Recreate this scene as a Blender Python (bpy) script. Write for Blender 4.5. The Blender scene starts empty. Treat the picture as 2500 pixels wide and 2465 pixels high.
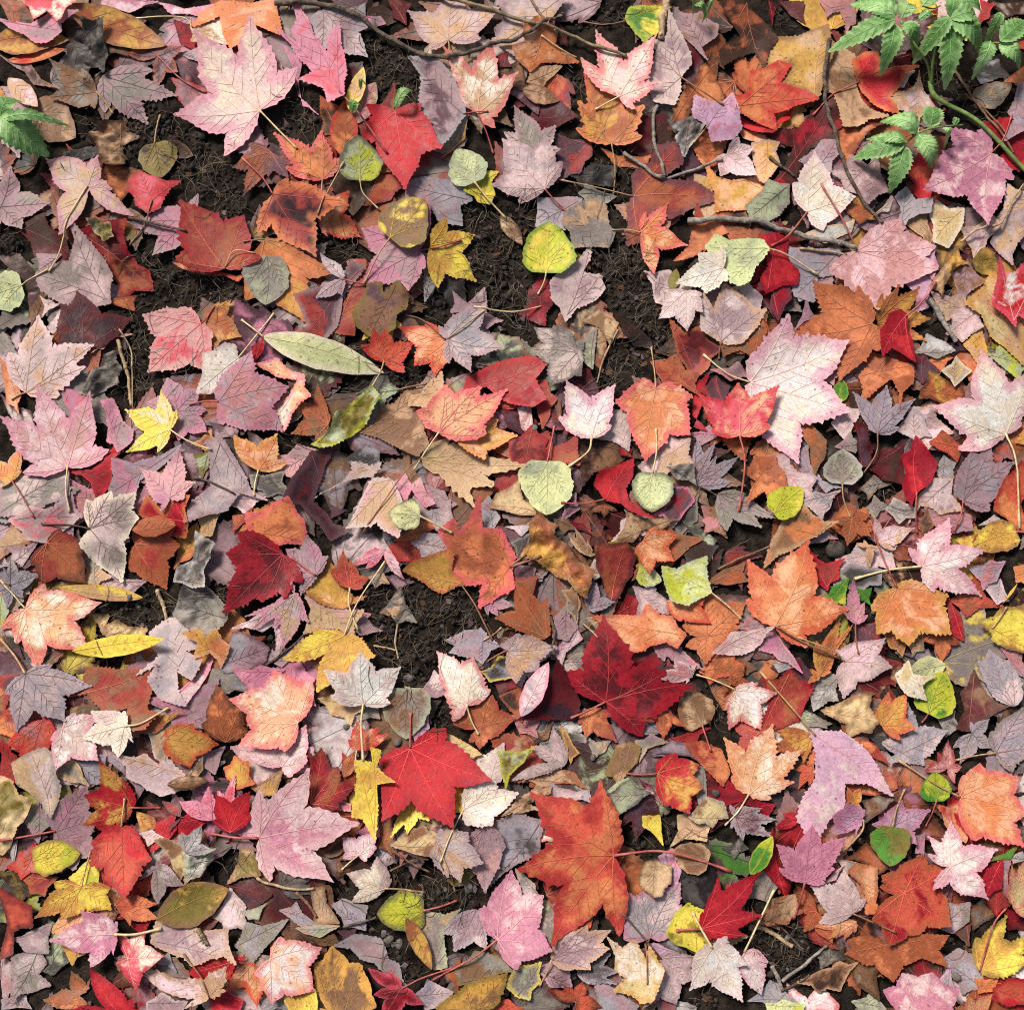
import bpy, math, random
import numpy as np
from mathutils import Vector
from mathutils.geometry import delaunay_2d_cdt

SC = bpy.context.scene
COL = SC.collection

# ------------------------------------------------------------------ camera, sky, sun, exposure
TILT = math.radians(9.0)      # phone held almost straight down
DIST = 1.25                   # metres from lens to the middle of the litter
ZP = 0.016                    # mean height of the litter
cam_data = bpy.data.cameras.new('camera')
cam = bpy.data.objects.new('camera', cam_data)
COL.objects.link(cam)
cam_data.sensor_fit = 'HORIZONTAL'
cam_data.angle = 2 * math.atan(0.5 / DIST)
cam_data.clip_start = 0.01
cam_data.clip_end = 200
CAM = np.array([0.0, -DIST * math.sin(TILT), DIST * math.cos(TILT) + ZP])
cam.location = CAM
cam.rotation_euler = (TILT, 0, 0)
SC.camera = cam

SUN_EL, SUN_AZ = math.radians(48), math.radians(-38)      # azimuth from +Y, towards +X
world = bpy.data.worlds.new('World')
SC.world = world
world.use_nodes = True
wn = world.node_tree
sky = wn.nodes.new('ShaderNodeTexSky')
sky.sky_type = 'NISHITA'
sky.sun_disc = False
sky.sun_elevation = SUN_EL
sky.sun_rotation = SUN_AZ
sky.air_density = 1.6
sky.dust_density = 4.0
bg = wn.nodes['Background']
bg.inputs['Strength'].default_value = 0.055
wn.links.new(sky.outputs[0], bg.inputs['Color'])
sl = bpy.data.lights.new('sun', 'SUN')
sl.energy = 3.5
sl.angle = math.radians(15)
sl.color = (1.0, 0.94, 0.86)
sun = bpy.data.objects.new('sun', sl)
COL.objects.link(sun)
sd = Vector((math.sin(SUN_AZ) * math.cos(SUN_EL), math.cos(SUN_AZ) * math.cos(SUN_EL), math.sin(SUN_EL)))
sun.rotation_euler = sd.to_track_quat('Z', 'Y').to_euler()
sun.location = sd * 5
vs = SC.view_settings
vs.view_transform = 'Standard'
vs.look = 'None'
vs.exposure = 0.38
vs.gamma = 1.0
vs.use_curve_mapping = False
SC.cycles.use_denoising = False
SC.cycles.filter_width = 1.1

# ------------------------------------------------------------------ helpers
rng = np.random.default_rng(7)
random.seed(7)
CROP = {}
for j, yy in enumerate((0, 600, 1180, 1765)):
    for i, xx in enumerate((0, 600, 1200, 1800)):
        CROP['ABCDEFGHIJKLMNOP'[j * 4 + i]] = (xx, yy)
FW = np.array([0, math.sin(TILT), -math.cos(TILT)])
UP = np.array([0, math.cos(TILT), math.sin(TILT)])


def at(crop, x, y, z=ZP):
    """survey tile + position on it -> point of the ground at height z"""
    ox, oy = CROP[crop]
    px, py = ox + x * 700 / 1905, oy + y * 700 / 1905
    d = FW + np.array([1.0, 0, 0]) * ((px - 1250) / 2500 / DIST) - UP * ((py - 1232.5) / 2500 / DIST)
    t = (z - CAM[2]) / d[2]
    return (CAM + d * t)[:2]


def _h(ix, iy, s):
    n = (ix.astype(np.int64) * 374761393 + iy.astype(np.int64) * 668265263 + s * 974711) & 0x7fffffff
    n = ((n ^ (n >> 13)) * 1274126177) & 0x7fffffff
    return ((n ^ (n >> 16)) & 0xffff) / 65535.0


def vnoise(x, y, f, s=0):
    x = np.asarray(x) * f + 1000.0
    y = np.asarray(y) * f + 1000.0
    ix, iy = np.floor(x), np.floor(y)
    fx, fy = x - ix, y - iy
    fx, fy = fx * fx * (3 - 2 * fx), fy * fy * (3 - 2 * fy)
    a, b, c, d = _h(ix, iy, s), _h(ix + 1, iy, s), _h(ix, iy + 1, s), _h(ix + 1, iy + 1, s)
    return (a * (1 - fx) + b * fx) * (1 - fy) + (c * (1 - fx) + d * fx) * fy


def srgb(r, g, b):
    f = lambda c: c / 12.92 if c <= .04045 else ((c + .055) / 1.055) ** 2.4
    return np.array([f(r / 255), f(g / 255), f(b / 255)])


def pip(P, poly):
    x, y = P[:, 0][:, None], P[:, 1][:, None]
    a, b = poly, np.roll(poly, -1, 0)
    ay, by = a[:, 1][None], b[:, 1][None]
    cond = (ay > y) != (by > y)
    with np.errstate(divide='ignore', invalid='ignore'):
        xi = a[:, 0][None] + (y - ay) / (by - ay) * (b[:, 0] - a[:, 0])[None]
    return (np.sum(cond & (x < xi), 1) % 2) == 1


def segdist(P, A, B):
    """distance of every P to the nearest of the segments A-B"""
    d = B - A
    L = np.maximum((d ** 2).sum(1), 1e-12)
    best = np.full(len(P), 1e9)
    for k in range(0, len(A), 64):
        a, dd, l = A[k:k + 64], d[k:k + 64], L[k:k + 64]
        w = P[:, None, :] - a[None]
        t = np.clip((w * dd[None]).sum(2) / l[None], 0, 1)
        q = w - t[..., None] * dd[None]
        best = np.minimum(best, (q ** 2).sum(2).min(1))
    return np.sqrt(best)


def smooth_path(pts, n=6):
    """Catmull-Rom through 2-D or 3-D points"""
    p = [np.asarray(q, float) for q in pts]
    if len(p) < 3:
        m = (p[0] + p[-1]) / 2
        d = p[-1] - p[0]
        m = m.copy()
        m[:2] += np.array([-d[1], d[0]]) * random.uniform(-.05, .05)
        p = [p[0], m, p[-1]]
    p = [2 * p[0] - p[1]] + p + [2 * p[-1] - p[-2]]
    out = []
    for i in range(1, len(p) - 2):
        for k in range(n):
            t = k / n
            out.append(.5 * ((2 * p[i]) + (p[i + 1] - p[i - 1]) * t + (2 * p[i - 1] - 5 * p[i] + 4 * p[i + 1] - p[i + 2]) * t * t
                             + (3 * p[i] - p[i - 1] - 3 * p[i + 1] + p[i + 2]) * t ** 3))
    out.append(p[-2])
    return np.array(out)


def tube(path, rad, sides=6):
    """verts and faces of a tapered tube along a 3-D path"""
    path = np.asarray(path)
    n = len(path)
    rad = np.broadcast_to(rad, (n,))
    T = np.gradient(path, axis=0)
    T /= np.linalg.norm(T, axis=1)[:, None] + 1e-9
    S = np.cross(T, [0, 0, 1.0])
    bad = np.linalg.norm(S, axis=1) < 1e-3
    S[bad] = [1, 0, 0]
    S /= np.linalg.norm(S, axis=1)[:, None]
    N = np.cross(S, T)
    V = []
    for k in range(sides):
        a = 2 * math.pi * k / sides
        V.append(path + (S * math.cos(a) + N * math.sin(a)) * rad[:, None])
    V = np.stack(V, 1).reshape(-1, 3)
    F = []
    for i in range(n - 1):
        for k in range(sides):
            k2 = (k + 1) % sides
            F.append((i * sides + k, i * sides + k2, (i + 1) * sides + k2, (i + 1) * sides + k))
    F.append(tuple(range(sides - 1, -1, -1)))
    F.append(tuple((n - 1) * sides + k for k in range(sides)))
    return V, F


def mesh_obj(name, V, F, mat, parent=None, attrs=None, smooth=True):
    me = bpy.data.meshes.new(name)
    me.from_pydata([tuple(v) for v in V], [], F)
    if attrs:
        for k, v in attrs.items():
            v = np.asarray(v, dtype=np.float32)
            if v.ndim == 1:
                a = me.attributes.new(k, 'FLOAT', 'POINT')
                a.data.foreach_set('value', v)
            elif v.shape[1] == 3:
                a = me.attributes.new(k, 'FLOAT_VECTOR', 'POINT')
                a.data.foreach_set('vector', v.ravel())
    if smooth:
        me.polygons.foreach_set('use_smooth', [True] * len(me.polygons))
    me.materials.append(mat)
    o = bpy.data.objects.new(name, me)
    COL.objects.link(o)
    if parent:
        o.parent = parent
    return o


def thing(name, label, cat, loc, group=None):
    o = bpy.data.objects.new(name, None)
    o.empty_display_size = 0.01
    COL.objects.link(o)
    o.location = loc
    o['label'] = label
    o['category'] = cat
    if group:
        o['group'] = group
    return o


class Pool:
    """gathers many small meshes into one"""
    def __init__(self):
        self.V, self.F, self.A, self.n = [], [], {}, 0

    def add(self, V, F, attrs=None):
        n = self.n
        self.V.append(V)
        self.F += [tuple(i + n for i in f) for f in F]
        for k, v in (attrs or {}).items():
            self.A.setdefault(k, []).append(np.asarray(v, np.float32))
        self.n += len(V)

    def build(self, name, mat, parent=None, smooth=True):
        return mesh_obj(name, np.concatenate(self.V), self.F, mat, parent,
                        {k: np.concatenate(v) for k, v in self.A.items()}, smooth)


# ------------------------------------------------------------------ materials
PAL = {k: srgb(*v) for k, v in dict(
    pink=(216, 142, 164), pinkpur=(190, 122, 146), violet=(202, 160, 182), pinkred=(222, 92, 108), palepink=(236, 202, 204),
    cream=(241, 225, 206), white=(243, 235, 229), tan=(202, 164, 128), straw=(214, 188, 138), mauve=(168, 136, 142),
    dmauve=(94, 62, 73), pmauve=(206, 182, 180), lilac=(164, 154, 162), grey=(150, 140, 131), lgrey=(192, 187, 181),
    dgrey=(76, 73, 71), brown=(138, 100, 72), dbrown=(64, 42, 33), rust=(170, 94, 60), orange=(220, 134, 86),
    redorange=(212, 94, 72), peach=(240, 180, 140), gold=(210, 160, 80), yellow=(244, 218, 92), ygreen=(190, 194, 62),
    green=(78, 138, 50), sage=(176, 183, 148), palegreen=(214, 219, 164), olive=(126, 110, 50), red=(198, 42, 50),
    crim=(156, 22, 40), dred=(90, 18, 26), dullred=(162, 62, 56), dullpink=(192, 130, 132), dustypink=(210, 158, 158),
    dpurple=(50, 25, 35), black=(32, 29, 29)).items()}


def new_mat(name):
    m = bpy.data.materials.new(name)
    m.use_nodes = True
    nt = m.node_tree
    b = nt.nodes['Principled BSDF']
    return m, nt, b


class NT:
    def __init__(s, nt):
        s.nt = nt

    def node(s, t, **kw):
        n = s.nt.nodes.new(t)
        for k, v in kw.items():
            setattr(n, k, v)
        return n

    def put(s, inp, v):
        if isinstance(v, bpy.types.NodeSocket):
            s.nt.links.new(v, inp)
        else:
            inp.default_value = v

    def math(s, op, a, b=0.0, c=0.0, clamp=False):
        n = s.node('ShaderNodeMath', operation=op, use_clamp=clamp)
        s.put(n.inputs[0], a); s.put(n.inputs[1], b); s.put(n.inputs[2], c)
        return n.outputs[0]

    def ramp(s, x, a, b, lo=0.0, hi=1.0):
        n = s.node('ShaderNodeMapRange', interpolation_type='SMOOTHSTEP')
        s.put(n.inputs[0], x)
        for i, v in enumerate((a, b, lo, hi)):
            s.put(n.inputs[i + 1], v)
        return n.outputs[0]

    def mix(s, f, a, b, mode='MIX'):
        n = s.node('ShaderNodeMix', data_type='RGBA', blend_type=mode)
        s.put(n.inputs[0], f)
        for i, v in ((6, a), (7, b)):
            if not isinstance(v, bpy.types.NodeSocket) and len(v) == 3:
                v = (*v, 1)
            s.put(n.inputs[i], v)
        return n.outputs[2]

    def attr(s, name):
        return s.node('ShaderNodeAttribute', attribute_name=name)

    def noise(s, vec, scale, detail=3, rough=.55, dist=0):
        n = s.node('ShaderNodeTexNoise')
        if vec is not None:
            s.put(n.inputs['Vector'], vec)
        n.inputs['Scale'].default_value = scale
        n.inputs['Detail'].default_value = detail
        n.inputs['Roughness'].default_value = rough
        n.inputs['Distortion'].default_value = dist
        return n.outputs['Fac']

    def voro(s, vec, scale, feature='F1'):
        n = s.node('ShaderNodeTexVoronoi', feature=feature)
        s.put(n.inputs['Vector'], vec)
        n.inputs['Scale'].default_value = scale
        return n


def leaf_material(name, gloss=.5):
    m, nt, b = new_mat(name)
    g = NT(nt)
    lco = g.attr('lco').outputs['Vector']
    c1, c2, c3 = (g.attr(k).outputs['Vector'] for k in ('c1', 'c2', 'c3'))
    edge, vein, spot = (g.attr(k).outputs['Fac'] for k in ('edge', 'vein', 'spot'))
    n1 = g.noise(lco, 34, 3, .55, .6)
    n2 = g.noise(lco, 150, 3, .66)
    n3 = g.noise(lco, 520, 2, .6)
    c = g.mix(g.ramp(g.math('ADD', n1, g.math('MULTIPLY', g.math('SUBTRACT', n2, .5), .18)), .46, .59), c1, c2)
    # tissue between the veins differs from tissue along them
    c = g.mix(g.math('MULTIPLY', g.ramp(vein, .10, .0), .35), c, c1)
    e = g.math('ADD', edge, g.math('MULTIPLY', g.math('SUBTRACT', n1, .5), .34))
    e = g.math('ADD', e, g.math('MULTIPLY', g.math('SUBTRACT', n2, .5), .12))
    c = g.mix(g.math('MULTIPLY', g.ramp(e, .15, .0), .72), c, c3)
    n0 = g.noise(lco, 13, 2, .5)
    c = g.mix(g.ramp(n0, .48, .75, 0, .38), c, g.mix(1.0, c, (.80, .66, .56), 'MULTIPLY'))
    c = g.mix(1.0, c, g.ramp(n0, .3, .7, .92, 1.06), 'MULTIPLY')
    # fine mottling
    v = g.math('ADD', g.ramp(n2, .25, .75, -.17, .14), g.ramp(n3, .2, .8, -.17, .15))
    c = g.mix(1.0, c, g.math('ADD', 1.0, v), 'MULTIPLY')
    # net of small veins
    net = g.voro(lco, 330, 'DISTANCE_TO_EDGE').outputs['Distance']
    netf = g.ramp(net, .10, .0)
    c = g.mix(g.math('MULTIPLY', netf, .17), c, (.10, .05, .04))
    # specks: small everywhere, large blotches only on spotted leaves
    s1 = g.voro(lco, 250)
    sep = g.node('ShaderNodeSeparateColor')
    nt.links.new(s1.outputs['Color'], sep.inputs[0])
    pick = g.math('LESS_THAN', sep.outputs[0], g.math('MULTIPLY_ADD', spot, .45, .08))
    sz = g.math('MULTIPLY_ADD', sep.outputs[1], .26, .08)
    dot = g.ramp(g.math('SUBTRACT', s1.outputs['Distance'], sz), .06, -.06)
    dot = g.math('MULTIPLY', dot, pick)
    n4 = g.noise(lco, 95, 4, .6, 1.2)
    thr = g.math('MULTIPLY_ADD', spot, -.13, .83)
    blot = g.math('MULTIPLY', g.ramp(g.math('SUBTRACT', n4, thr), -.02, .05), g.math('MULTIPLY', spot, 1.0))
    dirt = g.math('MAXIMUM', g.math('MULTIPLY', dot, .72), g.math('MULTIPLY', blot, .75))
    dk = g.mix(.78, c, (.045, .02, .014))
    c = g.mix(dirt, c, dk)
    nt.links.new(c, b.inputs['Base Color'])
    nt.links.new(g.ramp(n2, .3, .7, .55 - gloss * .25, .74 - gloss * .2), b.inputs['Roughness'])
    b.inputs['Specular IOR Level'].default_value = .24
    hgt = g.math('ADD', g.math('MULTIPLY', n2, .45), g.math('MULTIPLY', n1, .9))
    bp = g.node('ShaderNodeBump')
    bp.inputs['Strength'].default_value = .6
    bp.inputs['Distance'].default_value = .0018
    nt.links.new(hgt, bp.inputs['Height'])
    nt.links.new(bp.outputs[0], b.inputs['Normal'])
    tr = g.node('ShaderNodeBsdfTranslucent')
    nt.links.new(c, tr.inputs['Color'])
    mx = g.node('ShaderNodeMixShader')
    mx.inputs[0].default_value = .16
    nt.links.new(b.outputs[0], mx.inputs[1])
    nt.links.new(tr.outputs[0], mx.inputs[2])
    nt.links.new(mx.outputs[0], nt.nodes['Material Output'].inputs['Surface'])
    return m


def vein_material():
    m, nt, b = new_mat('leaf_vein')
    g = NT(nt)
    c = g.attr('c1').outputs['Vector']
    n = g.noise(g.node('ShaderNodeNewGeometry').outputs['Position'], 300, 2)
    c = g.mix(1.0, c, g.ramp(n, .3, .7, .8, 1.15), 'MULTIPLY')
    nt.links.new(c, b.inputs['Base Color'])
    b.inputs['Roughness'].default_value = .6
    return m


def simple_mat(name, col, col2, scale, rough=.7, bump=.4, bdist=.002, detail=5):
    m, nt, b = new_mat(name)
    g = NT(nt)
    p = g.node('ShaderNodeNewGeometry').outputs['Position']
    n = g.noise(p, scale, detail, .62)
    c = g.mix(g.ramp(n, .35, .66), col, col2)
    n2 = g.noise(p, scale * 5, 3, .6)
    c = g.mix(1.0, c, g.ramp(n2, .25, .75, .72, 1.25), 'MULTIPLY')
    nt.links.new(c, b.inputs['Base Color'])
    b.inputs['Roughness'].default_value = rough
    bp = g.node('ShaderNodeBump')
    bp.inputs['Strength'].default_value = bump
    bp.inputs['Distance'].default_value = bdist
    nt.links.new(g.math('ADD', n, g.math('MULTIPLY', n2, .5)), bp.inputs['Height'])
    nt.links.new(bp.outputs[0], b.inputs['Normal'])
    return m


M_LEAF = leaf_material('fallen_leaf')
M_GREEN = leaf_material('living_leaf', .7)
M_VEIN = vein_material()
M_SOIL = simple_mat('dark_soil', srgb(25, 20, 17), srgb(50, 42, 36), 90, .95, .9, .004, 8)
_g = NT(M_SOIL.node_tree)
_b = M_SOIL.node_tree.nodes['Principled BSDF']
_b.inputs['Specular IOR Level'].default_value = .12
_c = _b.inputs['Base Color'].links[0].from_socket            # damp and dry patches
_p = _g.node('ShaderNodeNewGeometry').outputs['Position']
M_SOIL.node_tree.links.new(_g.mix(1.0, _c, _g.ramp(_g.noise(_p, 14, 4, .6),   .3, .7, .75, 1.35), 'MULTIPLY'), _b.inputs['Base Color'])
M_BARK = {
    'dbark': simple_mat('dark_bark', srgb(66, 53, 45), srgb(114, 98, 85), 220, .85, .8, .002),
    'greybark': simple_mat('grey_bark', srgb(110, 100, 92), srgb(160, 148, 138), 200, .8, .6, .0015),
    'tanbark': simple_mat('tan_stalk', srgb(140, 112, 84), srgb(190, 164, 128), 160, .7, .4, .001),
    'brownbark': simple_mat('brown_stalk', srgb(96, 68, 50), srgb(140, 104, 76), 160, .75, .4, .001),
    'olivebark': simple_mat('olive_bark', srgb(98, 82, 58), srgb(140, 120, 90), 120, .6, .4, .001),
}
M_STALK = simple_mat('green_stalk', srgb(92, 124, 58), srgb(130, 150, 86), 60, .5, .3, .001)
M_STEM = {k: simple_mat('leaf_stem_' + k, srgb(*a), srgb(*b), 60, .5, .3, .0006) for k, (a, b) in dict(
    cream=((196, 172, 122), (222, 202, 160)), tan=((160, 122, 84), (192, 156, 112)), red=((150, 58, 58), (186, 104, 92)),
    brown=((120, 80, 60), (154, 108, 80)), dark=((72, 50, 46), (104, 76, 66))).items()}
M_STONE = simple_mat('pebble', srgb(76, 71, 66), srgb(118, 111, 104), 120, .8, .5, .002)
M_STONE_D = simple_mat('dark_pebble', srgb(58, 52, 46), srgb(82, 74, 66), 120, .85, .6, .002)
M_CRUMB = simple_mat('soil_crumb', srgb(25, 21, 18), srgb(58, 48, 41), 60, .95, .7, .002)
M_ROOT = simple_mat('rootlet', srgb(70, 59, 49), srgb(124, 108, 90), 40, .85, .3, .0005)

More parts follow.
